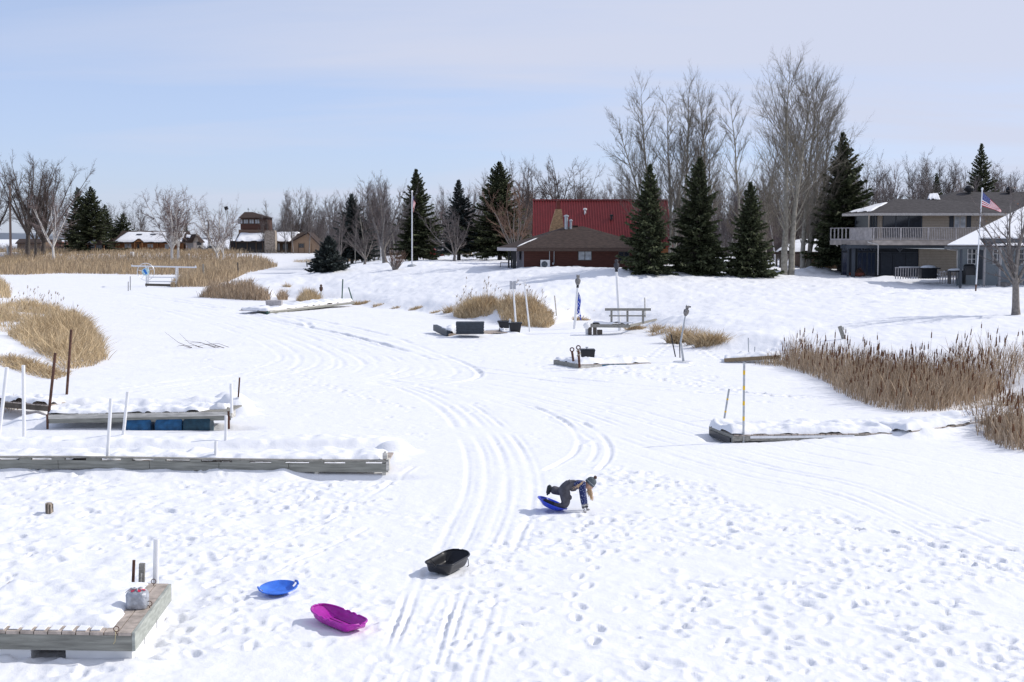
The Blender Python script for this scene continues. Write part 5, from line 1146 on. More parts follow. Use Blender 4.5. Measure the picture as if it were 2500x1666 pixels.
# E: log cabin far left
Ye = 290.; g = 2.25; t = bld('log_cabin', 'long low orange log cabin with snow on its roof, far left', 281, Ye, g)
x0, x1 = X(281, Ye), X(449, Ye); ze = Z(591, Ye)
part('wall', LOG, t, lambda m: m.box(x0, x1, Ye, Ye + 8, g - .6, ze)); [part('corner_logs', LOGT, t, lambda m: [m.chain([V(X(a, Ye), Ye - .5, g + .22 * i), V(X(a, Ye), Ye - .02, g + .22 * i)], .12, 7) for i in range(11)]) for a in (285.5, 345, 386, 448)]
e0, e1 = V(X(277, Ye), Ye - 1.2, ze - .1), V(X(451, Ye), Ye - 1.2, ze - .1); r0, r1 = V(X(287, Ye), Ye + 4, Z(564, Ye + 4)), V(X(452, Ye), Ye + 4, Z(564.5, Ye + 4)); k0, k1 = V(e0.x, Ye + 9.2, e0.z), V(e1.x, Ye + 9.2, e0.z)
ro = part('roof', BSHING, t, lambda m: m.add([e0, e1, r1, r0, k1, k0, e0 - V(0, 0, .2), e1 - V(0, 0, .2), k1 - V(0, 0, .2), k0 - V(0, 0, .2)], [(0, 1, 2, 3), (3, 2, 4, 5), (0, 3, 5), (1, 4, 2), (0, 6, 7, 1), (6, 9, 8, 7)]))
patch_snow(t, e0 + V(.3, .1, .05), e1 + V(-.4, .1, .05), e1.lerp(r1, .86) + V(-.6, 0, .05), e0.lerp(r0, .86) + V(1.3, 0, .05), .28, 60, 14, 13, .07)
for a in (336, 370): part('skylight', M['glass'], ro, lambda m: m.obox(e0.lerp(r0, .52) + V(X(a, Ye) - X(283, Ye), 0, .33), UX, (r0 - e0).normalized(), UZ, -.6, .6, -.06, .35, 0, .08))
part('flue', M['black'], ro, lambda m: m.tube(at(388, 588, Ye), at(388, 583, Ye), .12, .12, 8))
window(t, X(303, Ye), X(322, Ye), Z(607.5, Ye), Z(594, Ye), Ye, LOGT, M['curtain'], n=2, fw=.12); window(t, X(359, Ye), X(375, Ye), Z(606, Ye), Z(595, Ye), Ye, LOGT, M['curtain'], n=2, fw=.12); window(t, X(401, Ye), X(414, Ye), Z(610, Ye), Z(595, Ye), Ye, LOGT, M['curtain'], n=1, fw=.14)
d_ = part('door', LOGT, t, lambda m: m.box(X(333, Ye), X(342.5, Ye), Ye - .1, Ye - .01, g - .1, Z(594, Ye))); part('pane', M['glass'], d_, lambda m: m.box(X(335.5, Ye), X(340, Ye), Ye - .13, Ye - .102, Z(607, Ye), Z(596.5, Ye)))
gz = at(337.5, 584.5, Ye - 1.5); part('porch_gable', LOGT, t, lambda m: m.prism([at(326.5, 591.5, Ye - 1.5), at(349, 591.5, Ye - 1.5), gz], (0, .3, 0))); part('porch_roof', BSHING, t, lambda m: (m.slab([at(325, 591.5, Ye - 1.9), gz + V(0, -.4, .15), gz + V(0, 3, .15), at(325, 591.5, Ye + 1.5)], .15), m.slab([gz + V(0, -.4, .15), at(350.5, 591.5, Ye - 1.9), at(350.5, 591.5, Ye + 1.5), gz + V(0, 3, .15)], .15)))
part('porch_post', LOGT, t, lambda m: [m.box(X(a, Ye - 1.4), X(a, Ye - 1.4) + .2, Ye - 1.5, Ye - 1.3, g - .3, Z(591.6, Ye - 1.5)) for a in (328, 346)])
# garage at its right end
t = bld('garage', 'small garage with a gabled front at the right end of the log cabin', 470, Ye + 3, g, 'garage'); Yq = Ye - 1
part('wall', GREYW, t, lambda m: m.box(X(453, Yq), X(481, Yq), Yq, Yq + 6, g - .6, Z(590.5, Yq))); ap = at(480, 573, Yq)
part('gable', mat('garage_tan', (.42, .37, .32), .8), t, lambda m: m.prism([at(471, 590.4, Yq - .02), at(486, 590.4, Yq - .02), ap], (0, .3, 0))); part('door', mat('pale_door', (.55, .48, .42), .7), t, lambda m: m.box(X(472.5, Yq), X(480, Yq), Yq - .06, Yq - .005, g - .2, Z(592.5, Yq)))
window(t, X(453.5, Yq), X(458, Yq), Z(608, Yq), Z(599, Yq), Yq, LOGT, M['curtain'], n=1, fw=.08)
e_ = at(470, 591.5, Yq - .5); e2_ = at(487.5, 591.5, Yq - .5); rr_ = V(X(455, Yq), Yq + 2, ap.z)
part('roof', BSHING, t, lambda m: (m.slab([at(452, 591, Yq - .5), e_, ap + V(0, -.4, .1), at(458, 572.5, Yq + 3)], .15), m.slab([ap + V(0, -.4, .1), e2_, e2_ + V(0, 5, 0), ap + V(-1, 5, .1)], .15)))
patch_snow(t, at(454, 580, Yq + .6), at(464, 581, Yq + .4), at(468, 575, Yq + 1.6), at(455, 574, Yq + 1.7), .2, 12, 6, 15)
# gazebo and shed
Yz = 282.; t = bld('gazebo', 'small brown gazebo with a pointed snowy roof by the log cabin', 229, Yz, g, 'gazebo'); c = V(X(229, Yz), Yz + 2, g); R_ = 2.35
[part('post', LOGT, t, lambda m: m.tube(c + V(R_ * math.cos(a), R_ * math.sin(a), -.4), c + V(R_ * math.cos(a), R_ * math.sin(a), 1.75), .1, .1, 6)) for a in np.arange(8) * math.pi / 4 + .2]
part('screen', M['glass'], t, lambda m: m.lathe(c, [(R_ - .1, .5), (R_ - .1, 1.72)], 8)); part('low_wall', BROWN, t, lambda m: m.lathe(c, [(R_ - .02, -.4), (R_ - .02, .55), (R_ - .1, .56)], 8))
part('roof', BSHING, t, lambda m: m.lathe(c, [(R_ + .45, 1.70), (R_ + .5, 1.75), (.35, 2.95), (.3, 3.05), (.02, 3.15)], 8)); 
A1, A2_ = c + V(-R_ - .3, -.9, 1.84), c + V(.2, -R_ - .35, 1.84); patch_snow(t, A1, A2_, c + V(0, -.4, 2.95), c + V(-.5, 0, 2.85), .15, 14, 8, 17)
t = bld('shed', 'dark brown shed between the gazebo and the log cabin', 265, 292, g, 'shed'); Yq = 292.
part('wall', BROWN, t, lambda m: m.box(X(257, Yq), X(281, Yq), Yq, Yq + 5, g - .5, Z(592, Yq))); part('gable', BROWN, t, lambda m: m.prism([at(262, 592, Yq), at(281, 592, Yq), at(272, 583, Yq)], (0, 5, 0)))
part('roof', BSHING, t, lambda m: (m.slab([at(240, 591, Yq - .4), at(262, 592.2, Yq - .4), at(272, 582.7, Yq + 1), at(246, 582.5, Yq + 3)], .15), m.slab([at(272, 582.7, Yq - .4), at(283, 592.5, Yq - .4), at(283, 592.5, Yq + 5), at(272, 582.7, Yq + 5)], .15))); patch_snow(t, at(242, 590.4, Yq - .3), at(261, 590.4, Yq - .3), at(269, 584, Yq + 1), at(248, 583.5, Yq + 2.6), .2, 12, 6, 18)
t = bld('shed', 'low brown barn behind the bare trees at the far left', 70, 330, 2.3, 'barn'); Yq = 330.
part('wall', BROWN, t, lambda m: m.box(X(42, Yq), X(100, Yq), Yq, Yq + 8, 1.8, Z(592, Yq))); part('roof', BSHING, t, lambda m: m.slab([at(37, 594, Yq - .5), at(102, 594, Yq - .5), at(98, 583.5, Yq + 4), at(47, 583.5, Yq + 4)], .2))
t = bld('shed', 'rust red shed behind the trunks of the left bare trees', 110, 340, 2.3, 'shed'); Yq = 345.
part('wall', mat('rust_boards', (.13, .06, .045), .8), t, lambda m: m.box(X(100, Yq), X(150, Yq), Yq, Yq + 8, 1.8, Z(590, Yq))); part('roof', BSHING, t, lambda m: m.slab([at(99, 591, Yq - .5), at(152, 591, Yq - .5), at(150, 585, Yq + 4), at(101, 585, Yq + 4)], .2))

# F: house with the lookout tower
Yt = 285.; g = 2.25; t = bld('tower_house', 'brown house with a windowed lookout tower and stone chimney', 606, Yt, g)
x0, x1 = X(574, Yt), X(640.5, Yt); part('tower_wall', mat('dark_brown_boards', (.10, .05, .038), .8, var=.2, wave=(1.5, 'X', .3)), t, lambda m: m.box(x0, x1, Yt + 6, Yt + 12, Z(561, Yt + 6), Z(531, Yt + 6)))
part('tower_base', mat('mid_brown_boards', (.19, .125, .09), .8, var=.15), t, lambda m: m.box(X(570, Yt), X(641, Yt), Yt + 5.6, Yt + 12.2, g - .5, Z(561.2, Yt + 6)))
for i in range(4): a = 581.5 + i * 13.8; window(t, X(a, Yt + 6), X(a + 12.3, Yt + 6), Z(547, Yt + 6), Z(535.5, Yt + 6), Yt + 6, M['wood_dark'], M['curtain'], n=2, fw=.1)
ev = [V(X(571, Yt), Yt + 5.2, Z(532, Yt + 6)), V(X(644.5, Yt), Yt + 5.2, Z(532, Yt + 6)), V(X(644.5, Yt), Yt + 13, Z(532, Yt + 6)), V(X(571, Yt), Yt + 13, Z(532, Yt + 6))]; ra, rb = at(597, 518, Yt + 9), at(617, 518, Yt + 9)
part('tower_roof', BSHING, t, lambda m: m.add(ev + [ra, rb] + [p - V(0, 0, .2) for p in ev], [(0, 1, 5, 4), (1, 2, 5), (2, 3, 4, 5), (3, 0, 4), (6, 9, 8, 7), (0, 6, 7, 1)]))
part('weathervane', M['black'], t, lambda m: (m.beam(at(606, 518, Yt + 9), at(606, 508, Yt + 9), .06), m.beam(at(604, 512, Yt + 9), at(609, 513, Yt + 9), .08), m.beam(at(605, 509, Yt + 9), at(607, 511, Yt + 9), .1)))
part('porch', mat('dark_screen', (.03, .028, .03), .5), t, lambda m: m.box(X(575, Yt), X(647, Yt), Yt + .3, Yt + 5.5, g - .4, Z(592, Yt))); [part('porch_post', BROWN, t, lambda m: m.box(X(a, Yt), X(a, Yt) + .18, Yt + .1, Yt + .28, g - .4, Z(591, Yt))) for a in (575, 602, 624, 640)]
pe = [at(573, 590, Yt - .3), at(649, 590, Yt - .3), at(649, 571, Yt + 5.4), at(582, 571, Yt + 5.4)]; part('porch_roof', BSHING, t, lambda m: m.slab(pe, .25)); patch_snow(t, pe[0] + V(.2, .1, .03), pe[1] + V(-.1, .1, .03), pe[2] + V(-.1, 0, .03), pe[3] + V(.3, 0, .03), .32, 26, 10, 19, .07)
part('main_wall', BROWN, t, lambda m: m.box(X(648, Yt), X(712, Yt), Yt + 2, Yt + 10, g - .4, Z(590, Yt + 2))); window(t, X(690, Yt + 2), X(704, Yt + 2), Z(610, Yt + 2), Z(595, Yt + 2), Yt + 2, M['wood_dark'], n=2, fw=.1); window(t, X(678, Yt + 2), X(683, Yt + 2), Z(612, Yt + 2), Z(595, Yt + 2), Yt + 2, mat('white_frame2', (.7, .7, .7), .5), M['curtain'], n=1, fw=.1)
me_ = [at(673, 591, Yt + .6), at(712, 591, Yt + .6), at(742, 568, Yt + 6.5), at(673, 568, Yt + 6.5)]; part('main_roof', BSHING, t, lambda m: m.slab(me_, .25)); patch_snow(t, me_[0] + V(.1, .4, .2), me_[1] + V(-.5, .2, .06), me_[2] + V(-.8, 0, .03), me_[3] + V(0, 0, .03), .32, 26, 10, 20, .07)
Yw = Yt - .5; L0, R0, Ap = at(711, 590, Yw), at(777, 596, Yw), at(752, 571, Yw); R0.z = L0.z
part('gable_wall', TANW, t, lambda m: m.prism([at(711, 623, Yw), at(780, 623, Yw), at(780, 597, Yw), Ap, L0], (0, .3, 0)))
part('wing', BROWN, t, lambda m: m.prism([V(L0.x + .1, Yw + .31, g - .5), V(X(780, Yw) - .1, Yw + .31, g - .5), V(X(780, Yw) - .1, Yw + .31, L0.z - .8), Ap + V(0, .31, -.2), L0 + V(.1, .31, 0)], (0, 7, 0)))
part('gable_roof', BSHING, t, lambda m: (m.slab([L0 + V(-.5, -.5, -.2), Ap + V(0, -.5, .3), Ap + V(0, 7.5, .3), L0 + V(-.5, 7.5, -.2)], .25), m.slab([Ap + V(0, -.5, .3), at(782, 599, Yw - .5), at(782, 599, Yw - .5) + V(0, 8, 0), Ap + V(0, 7.5, .3)], .25)))
window(t, X(729.5, Yw), X(742, Yw), Z(605.5, Yw), Z(595, Yw), Yw, M['wood_dark'], n=2, fw=.1); part('wall_batten', BROWN, t, lambda m: [m.box(X(a, Yw), X(a, Yw) + .12, Yw - .03, Yw - .004, g - .4, Z(593, Yw) - (0 if a < 750 else .2)) for a in (728, 742, 760)])
cs = [at(648, 614, Yw - .4), at(675, 614, Yw - .4)]; part('chimney', STONE, t, lambda m: (m.box(X(648.5, Yw), X(674.5, Yw), Yw - 1.2, Yw + 1.0, g - .5, Z(566, Yw)), m.box(X(651, Yw), X(673, Yw), Yw - 1.0, Yw + .8, Z(566, Yw) + .002, Z(563, Yw))))
part('railing', M['wood_dark'], t, lambda m: [m.box(X(582, Yt - 3), X(710, Yt - 3), Yt - 3.1, Yt - 3, Z(614 - i * 3, Yt - 3), Z(614 - i * 3, Yt - 3) + .08) for i in (0, 1)] + [m.box(X(a, Yt - 3), X(a, Yt - 3) + .1, Yt - 2.99, Yt - 2.9, g - .5, Z(611, Yt - 3)) for a in range(582, 712, 7)])
part('slab', mat('terrace', (.5, .5, .52), .8), t, lambda m: m.box(X(582, Yt - 3), X(710, Yt - 3), Yt - 3, Yt, g - .6, g - .3))

# G: open shelter behind the poplars, pale building deep in the trees, cars
Yq = 128.; t = bld('shelter', 'brown shelter with a snowy roof behind the double poplar trunks', 1960, Yq, 2.5, 'shelter')
[part('post', M['wood_dark'], t, lambda m: m.box(X(a, Yq), X(a, Yq) + .16, Yq + dy, Yq + dy + .16, 2.2, Z(618, Yq))) for a in (1895, 1904, 2000) for dy in (0, 5)]; part('wall', BROWN, t, lambda m: m.box(X(1960, Yq), X(2062, Yq), Yq + .5, Yq + 6, 2.2, Z(612, Yq)))
rs = [at(1889, 616, Yq - .5), at(2065, 616, Yq - .5), at(2050, 585, Yq + 4), at(1945, 588, Yq + 4)]; part('roof', BSHING, t, lambda m: m.slab(rs, .2)); patch_snow(t, rs[0] + V(.1, .1, .03), rs[1] + V(-.1, .1, .03), rs[2] + V(0, 0, .03), rs[3] + V(0, 0, .03), .22, 30, 10, 21, .05)
part('wall', REDW, t, lambda m: m.box(X(2062, Yq) + .01, X(2100, Yq), Yq + 1, Yq + 5, 2.0, Z(606, Yq)))
Yq = 215.; t = bld('outbuilding', 'pale yellow building glimpsed between the trunks left of the brown cabin', 1110, Yq, 2.4, 'building')
part('wall', mat('cream_wall', (.40, .33, .22), .8), t, lambda m: m.box(X(1082, Yq), X(1150, Yq), Yq, Yq + 6, 2., Z(610, Yq))); part('roof', GREYW, t, lambda m: m.slab([at(1078, 610, Yq - .5), at(1154, 610, Yq - .5), at(1150, 598, Yq + 3), at(1082, 598, Yq + 3)], .2)); patch_snow(t, at(1080, 609, Yq - .4), at(1152, 609, Yq - .4), at(1150, 598.5, Yq + 3), at(1084, 598.5, Yq + 3), .2, 16, 6, 22)
part('window', M['glass'], t, lambda m: [m.box(X(a, Yq), X(a + 7, Yq), Yq - .05, Yq - .004, Z(622, Yq), Z(614, Yq)) for a in (1090, 1120)])
def car(label, px, Yq, z, m, L=4.6):
    c = V(X(px, Yq), Yq, z); t = thing('parked_car', label, 'car', c); s = L / 4.6
    part('body', m, t, lambda mb: mb.prism([c + V(a * s, -.85, h) for a, h in ((-2.3, .35), (2.3, .35), (2.3, .85), (1.2, 1.0), (.7, 1.5), (-1.2, 1.52), (-2.0, 1.0), (-2.3, .95))], (0, 1.7, 0)))
    part('windows', M['glass'], t, lambda mb: mb.prism([c + V(a * s, -.87, h) for a, h in ((-1.75, 1.02), (1.0, 1.02), (.6, 1.42), (-1.1, 1.44))], (0, 1.74, 0)))
    for a in (-1.45, 1.45): part('wheel', M['black'], t, lambda mb: mb.tube(c + V(a * s, -.9, .33), c + V(a * s, .9, .33), .33, .33, 14))
car('grey car parked behind the small birch, left of the tower house', 527, 292, 2.2, mat('grey_paint', (.20, .22, .24), .3, .3, spec=.5)); car('dark red car glimpsed between trunks right of the big left spruce', 1048, 200, 2.4, mat('dark_red_paint', (.2, .02, .02), .3))
# utility poles, leaning boom
def upole(label, px, p0, p1, Yq, r_, arms=True, px2=None):
    b = V(X(px, Yq), Yq, H(X(px, Yq), Yq)); tp = at(px2 or px, p0, Yq); t = thing('utility_pole', label, 'utility pole', b)
    part('pole', M['wood_grey'] if arms else mat('brown_pole', (.24, .18, .15), .85), t, lambda m: m.tube(b - V(0, 0, .3), tp, r_, r_ * .75, 9))
    if arms:
        part('crossarm', M['wood_grey'], t, lambda m: [m.beam(tp + V(-.9, 0, -k), tp + V(.9, 0, -k), .14) for k in (.3, 1.2)]); part('insulator', M['steel'], t, lambda m: [m.lathe(tp + V(a, 0, -.22), [(.05, 0), (.08, .08), (.04, .2)], 8) for a in (-.8, -.3, .3, .8)])
    else: part('cap', M['black'], t, lambda m: m.lathe(tp, [(r_ * .75, 0), (r_ * .9, .1), (.02, .3)], 8)); part('meter', M['steel'], t, lambda m: m.box(b.x - .7, b.x - .35, Yq - .2, Yq + .2, .9 + b.z, 2.6 + b.z))
upole('tall plain wooden pole at the left edge', 25, 452, 624, 270, .27, False, 24)
upole('far utility pole with crossarms between the birches', 511, 537, 612, 300, .2, True, 508)
upole('far pole with crossarms behind the bare willow trees', 110, 560, 600, 420, .2)
b = at(574, 562, 300); t = thing('crane_boom', 'dark leaning crane boom left of the lookout tower', 'crane', V(b.x, b.y, 2.2)); tp = at(551, 505, 300)
def boom(m):
    for o in (-.25, .25): m.beam(b + V(o, 0, -8), tp + V(o * .6, 0, 0), .1)
    for i in range(16): s = i / 16; a = b.lerp(tp, s); c_ = b.lerp(tp, s + 1 / 16); m.beam(a + V(-.25, 0, 0), c_ + V(.25, 0, 0), .06)
part('lattice', M['rust'], t, boom); part('boom_head', M['black'], t, lambda m: m.beam(tp, tp.lerp(b, .13), .8, .5)); part('cab', M['black'], t, lambda m: (m.box(b.x - 1.2, b.x + 1.4, b.y, b.y + 2, 2.6, 4.8), m.box(b.x - 1.5, b.x + 1.7, b.y - .1, b.y + 2.1, 2.0, 2.6)))
# ---------------------------------------------------------------- trees
def perp(d, ang, r):
    up = Vector((0, 0, 1)) if abs(d.z) < .9 else Vector((1, 0, 0)); a = d.cross(up).normalized(); b = d.cross(a)
    return a * math.cos(ang) + b * math.sin(ang)
class Tree:
    def __init__(s, seed): s.r = random.Random(seed); s.big = []; s.small = []
    def grow(s, p, d, L, rad, lv, prm):
        r = s.r; c = prm[lv]; n = c['n']; hit = c.get('kids', 0); out_k = []; last = lv == len(prm) - 1; e = rad * c.get('tip', .25)
        for i in range(n):
            t0, t1 = i / n, (i + 1) / n
            w = c.get('wig', .08); d = (d + Vector((r.gauss(0, w), r.gauss(0, w), r.gauss(0, w) * .6)) + Vector((0, 0, c.get('up', 0)))).normalized()
            q = p + d * (L / n); r0 = rad + (e - rad) * t0; r1 = rad + (e - rad) * t1
            (s.big if r0 > prm[0]['thr'] else s.small).append((tuple(p), tuple(q), r0, r1)); 
            if not last and t1 > c.get('start', .2):
                k = hit / n; k = int(k) + (r.random() < k - int(k))
                for _ in range(k):
                    pp = p.lerp(q, r.random()); a = r.uniform(*c['ang']); az = r.uniform(0, 2 * math.pi)
                    dd = (d * math.cos(a) + perp(d, az, r) * math.sin(a)).normalized()
                    shape = c.get('shape', lambda t: 1 - .6 * t)(t1)
                    out_k.append((pp, dd, L * c['ratio'] * shape * r.uniform(.7, 1.15), min(r0 * .62, c.get('kr', r0 * .5) * (.5 + .5 * shape))))
            p = q
        for a in out_k: s.grow(*a, lv + 1, prm)
    def mesh(s, t, tm, cm, names=('trunk', 'crown')):
        for nm, L, m, n in ((names[0], s.big, tm, 7), (names[1], s.small, cm, 3)):
            if not L: continue
            v, f = seg_tubes([a[0] for a in L], [a[1] for a in L], [a[2] for a in L], [a[3] for a in L], n); np_mesh(nm, v + np.array(t.location), f, m, t)
def tree_obj(name, label, b, group=None, sc=1.0): return thing(name, label, 'tree', b, group)
def basept(px, Y): x = X(px, Y); return V(x, Y, H(x, Y) - .1)
D = math.radians
def poplar(label, px, Y, topy, stems, seed, width=1.0, wood=('bark_pop', 'twig_pop'), kids=46, lean=0, r0=.34, n2=13, n3=10):
    b = basept(px, Y); hgt = at(px, topy, Y).z - b.z; T = Tree(seed)
    prm = [dict(n=18, kids=kids, start=.15, ang=(D(26), D(50)), ratio=.46 * width, up=.02, wig=.03, tip=.05, thr=.035, kr=.05, shape=lambda t: (1.32 - 1.02 * t) if t > .35 else .3 + 1.9 * t),
           dict(n=7, kids=n2, start=.2, ang=(D(20), D(45)), ratio=.46, up=.072, wig=.05, tip=.1, kr=.017), dict(n=5, kids=n3, start=.1, ang=(D(20), D(50)), ratio=.52, up=.045, wig=.09, tip=.4, kr=.0085), dict(n=2, ratio=0, up=.05, wig=.1, tip=.5)]
    for (dx, dy, lx, k) in stems:
        T.grow(Vector((dx, dy, 0)), Vector((lx, 0, 1)).normalized(), hgt * k * .965, .72 * r0 * (.6 + .4 * k), 0, prm)
    t = tree_obj('poplar_tree', label, b); T.mesh(t, M[wood[0]], M[wood[1]]); return t
poplar('tallest bare poplar with two pale trunks beside the big right spruce', 1925, 112, 150, [(-.3, 0, -.04, 1.0), (.3, .2, .05, .93)], 3, 1.22, r0=.42, kids=50)
poplar('broad bare poplar with forked trunk just left of the right spruce', 1968, 120, 182, [(-.3, 0, .0, 1.0), (.3, .3, .09, .97), (.1, .3, .17, .84)], 4, 1.15, r0=.34)
poplar('slim bare poplar in the gap between the two poplar groups', 1812, 135, 205, [(0, 0, .01, 1)], 5, .72, r0=.24, kids=40)
poplar('short slim poplar right of the slim gap poplar', 1862, 138, 262, [(0, 0, .04, 1), (.2, 0, .1, .7)], 6, .75, r0=.2)
poplar('leaning bare poplar at the left end of the tall group', 1606, 130, 185, [(0, 0, -.13, 1.0), (-.25, .1, -.27, .86)], 7, .85, r0=.26)
poplar('second bare poplar of the left group, rising behind two spruces', 1640, 130, 190, [(0, 0, -.06, 1.0), (.25, .1, .03, .9)], 8, .7, r0=.26)
poplar('third bare poplar of the left group, rising over the middle spruce', 1678, 130, 168, [(0, 0, -.03, 1.0), (.25, .1, .09, .92)], 9, .75, r0=.28)
poplar('right hand bare poplar of the left group, leaning right', 1722, 132, 185, [(0, 0, .04, 1.0), (.22, .1, .13, .74)], 10, .75, r0=.25)
def roundtree(name, label, px, Y, topy, seed, spread=1.0, wood=('bark', 'twig'), forks=5, r0=.4, droop=0., kids=(13, 10, 9), fork_h=.22, ang=(22, 48), group=None):
    b = basept(px, Y); h = at(px, topy, Y).z - b.z; T = Tree(seed); r = T.r; tk = 1.5 if Y > 240 else 1.1
    prm = [dict(n=8, kids=kids[0], start=.2, ang=(D(20), D(50)), ratio=.46, up=.045, wig=.07, tip=.12, thr=.05, kr=.055), dict(n=6, kids=kids[1], start=.15, ang=(D(20), D(55)), ratio=.48, up=.035 - droop * .3, wig=.08, tip=.2, kr=.024 * tk),
           dict(n=5, kids=kids[2], start=.1, ang=(D(20), D(55)), ratio=.5, up=.02 - droop, wig=.1, tip=.35, kr=.011 * tk), dict(n=3, ratio=0, up=.02 - droop * 1.6, wig=.12, tip=.5)]
    p = Vector((0, 0, 0)); q = Vector((r.uniform(-.3, .3), 0, h * fork_h)); T.big.append((tuple(p), tuple(p.lerp(q, .3)), r0 * 1.15, r0 * .92)); T.big.append((tuple(p.lerp(q, .3)), tuple(q), r0 * .92, r0 * .75))
    for i in range(forks):
        az = 2 * math.pi * (i + r.uniform(-.3, .3)) / forks; a = D(r.uniform(*ang)) * spread if i else .06
        T.grow(q - Vector((0, 0, r.uniform(0, .1) * h * fork_h)), Vector((math.sin(a) * math.cos(az), math.sin(a) * math.sin(az), math.cos(a))), h * (1 - fork_h) * r.uniform(.86, .98) / (1 if i == 0 else math.cos(a) ** .35), r0 * (.42 if i else .5), 0, prm)
    t = tree_obj(name, label, b, group); T.mesh(t, M[wood[0]], M[wood[1]]); return t
roundtree('bare_tree', 'bare tree crossing the left edge behind the plain pole', -12, 272, 395, 21, .9, ('bark_dark', 'twig_brown'), 8, .5)
roundtree('bare_tree', 'tall dark bare tree with a forked trunk, first from the left pole', 66, 272, 372, 22, .8, ('bark_dark', 'twig_brown'), 10, .55, kids=(12, 10, 8))
roundtree('bare_tree', 'dense fan shaped bare tree at the left, widest of its row', 104, 276, 392, 23, 1.05, ('bark_dark', 'twig_brown'), 13, .55, kids=(14, 11, 9), fork_h=.13, ang=(8, 36))
roundtree('bare_tree', 'slender dark bare tree hidden among the left row', 86, 268, 420, 24, .7, ('bark_dark', 'twig_brown'), 4, .35)
roundtree('birch_tree', 'white birch at the right foot of the fan shaped tree', 130, 266, 455, 25, .9, ('birch', 'twig_birch'), 6, .3, .05, fork_h=.2)
roundtree('birch_tree', 'large white birch with drooping twigs before the log cabin', 418, 262, 452, 26, .95, ('birch', 'twig_birch'), 10, .34, .06, (14, 11, 10), .2, (12, 44))
roundtree('birch_tree', 'second white birch stem growing against the large cabin birch', 434, 263, 458, 27, .8, ('birch', 'twig_birch'), 5, .3, .06, (11, 9, 8), .22)
roundtree('birch_tree', 'smaller white birch between the log cabin and the tower house', 532, 264, 478, 28, .95, ('birch', 'twig_birch'), 10, .28, .05, (11, 9, 8), .15, (16, 55))
roundtree('birch_tree', 'slim birch stem just right of the smaller white birch', 545, 262, 520, 29, 1.0, ('birch', 'twig_birch'), 4, .2, .04, (8, 6, 6), .2)
roundtree('bare_tree', 'small slim bare tree right of the left spruces', 338, 320, 485, 30, .6, ('bark', 'twig'), 5, .25, fork_h=.12)
roundtree('bare_tree', 'pale bare tree behind the left end of the log cabin', 290, 330, 492, 31, .9, ('bark', 'twig'), 5, .25)
roundtree('bare_tree', 'grey wide crowned bare tree left of the flag', 940, 160, 425, 32, 1.0, ('bark', 'twig'), 7, .32, kids=(14, 11, 9), fork_h=.16, ang=(14, 46))
roundtree('bare_tree', 'dark leafless tree left of the roof chimney, first of three', 1292, 185, 375, 33, .62, ('bark_dark', 'twig_brown'), 5, .3, kids=(14, 11, 9), fork_h=.3)
roundtree('bare_tree', 'middle one of three leafless trees above the red roof', 1363, 186, 378, 34, .6, ('bark_dark', 'twig_brown'), 5, .3, kids=(14, 11, 9), fork_h=.35)
roundtree('bare_tree', 'right hand one of three leafless trees above the red roof', 1408, 184, 385, 35, .85, ('bark_dark', 'twig_brown'), 5, .28, kids=(14, 11, 9), fork_h=.2)
roundtree('bare_tree', 'tree with reddish brown twigs between the tall spruce and red roof', 1262, 150, 432, 36, .8, ('bark', 'twig_red'), 7, .22, kids=(10, 9, 8), fork_h=.1)
roundtree('bare_tree', 'twiggy grey tree tangled before the middle left spruce', 1108, 150, 500, 37, 1.0, ('bark', 'twig'), 6, .2, kids=(11, 9, 8), fork_h=.12, ang=(20, 60))
roundtree('bare_tree', 'twiggy grey tree at the foot of the blue spruce', 890, 172, 530, 38, 1.0, ('bark', 'twig'), 6, .2, kids=(11, 9, 8), fork_h=.12, ang=(20, 60))
# the near tree on the right
b = G(2480, 769); b.z -= .1; T = Tree(51); h = at(2480, 415, b.y).z - b.z
T.big += [((0, 0, -.1), (-.02, 0, .5), .27, .2), ((-.02, 0, .5), (-.05, 0, 1.45), .2, .17), ((-.05, 0, 1.45), (-.08, 0, 2.0), .17, .17)]
prm = [dict(n=11, kids=11, start=.12, ang=(D(22), D(50)), ratio=.42, up=.035, wig=.06, tip=.12, thr=.035, kr=.04), dict(n=6, kids=9, start=.15, ang=(D(22), D(50)), ratio=.45, up=.03, wig=.09, tip=.2, kr=.014), dict(n=4, kids=5, start=.1, ang=(D(25), D(60)), ratio=.4, up=.02, wig=.12, tip=.4, kr=.007), dict(n=2, ratio=0, up=.02, wig=.1, tip=.5)]
for a, az, L, r_ in ((.03, 0, .84, .13), (.55, math.pi, .62, .085), (.42, .2, .68, .10), (.75, math.pi * .92, .5, .06), (.5, 1.9, .55, .07), (.45, 4.4, .6, .07), (.2, 2.6, .72, .08), (.9, 5.8, .5, .05)):
    T.grow(Vector((-.07, 0, 1.7 + RND.uniform(-.2, .4))), Vector((math.sin(a) * math.cos(az), math.sin(a) * math.sin(az), math.cos(a))), h * L, r_, 0, prm)
t = tree_obj('bare_tree', 'young bare tree with a grey trunk alone on the snow at the right', b); T.mesh(t, M['bark'], M['twig'])
mb = MB(); r_ = random.Random(9)
for sgm in r_.sample(T.small, 46):
    p = Vector(sgm[1]) + b; s = .05; q_ = [p + V(r_.uniform(-s, s), r_.uniform(-s, s), r_.uniform(-s * 1.8, 0)) for _ in range(4)]; mb.add(q_, [(0, 1, 2, 3)])
mb.build('withered_leaves', mat('withered_leaf', (.28, .13, .07), .9), t)
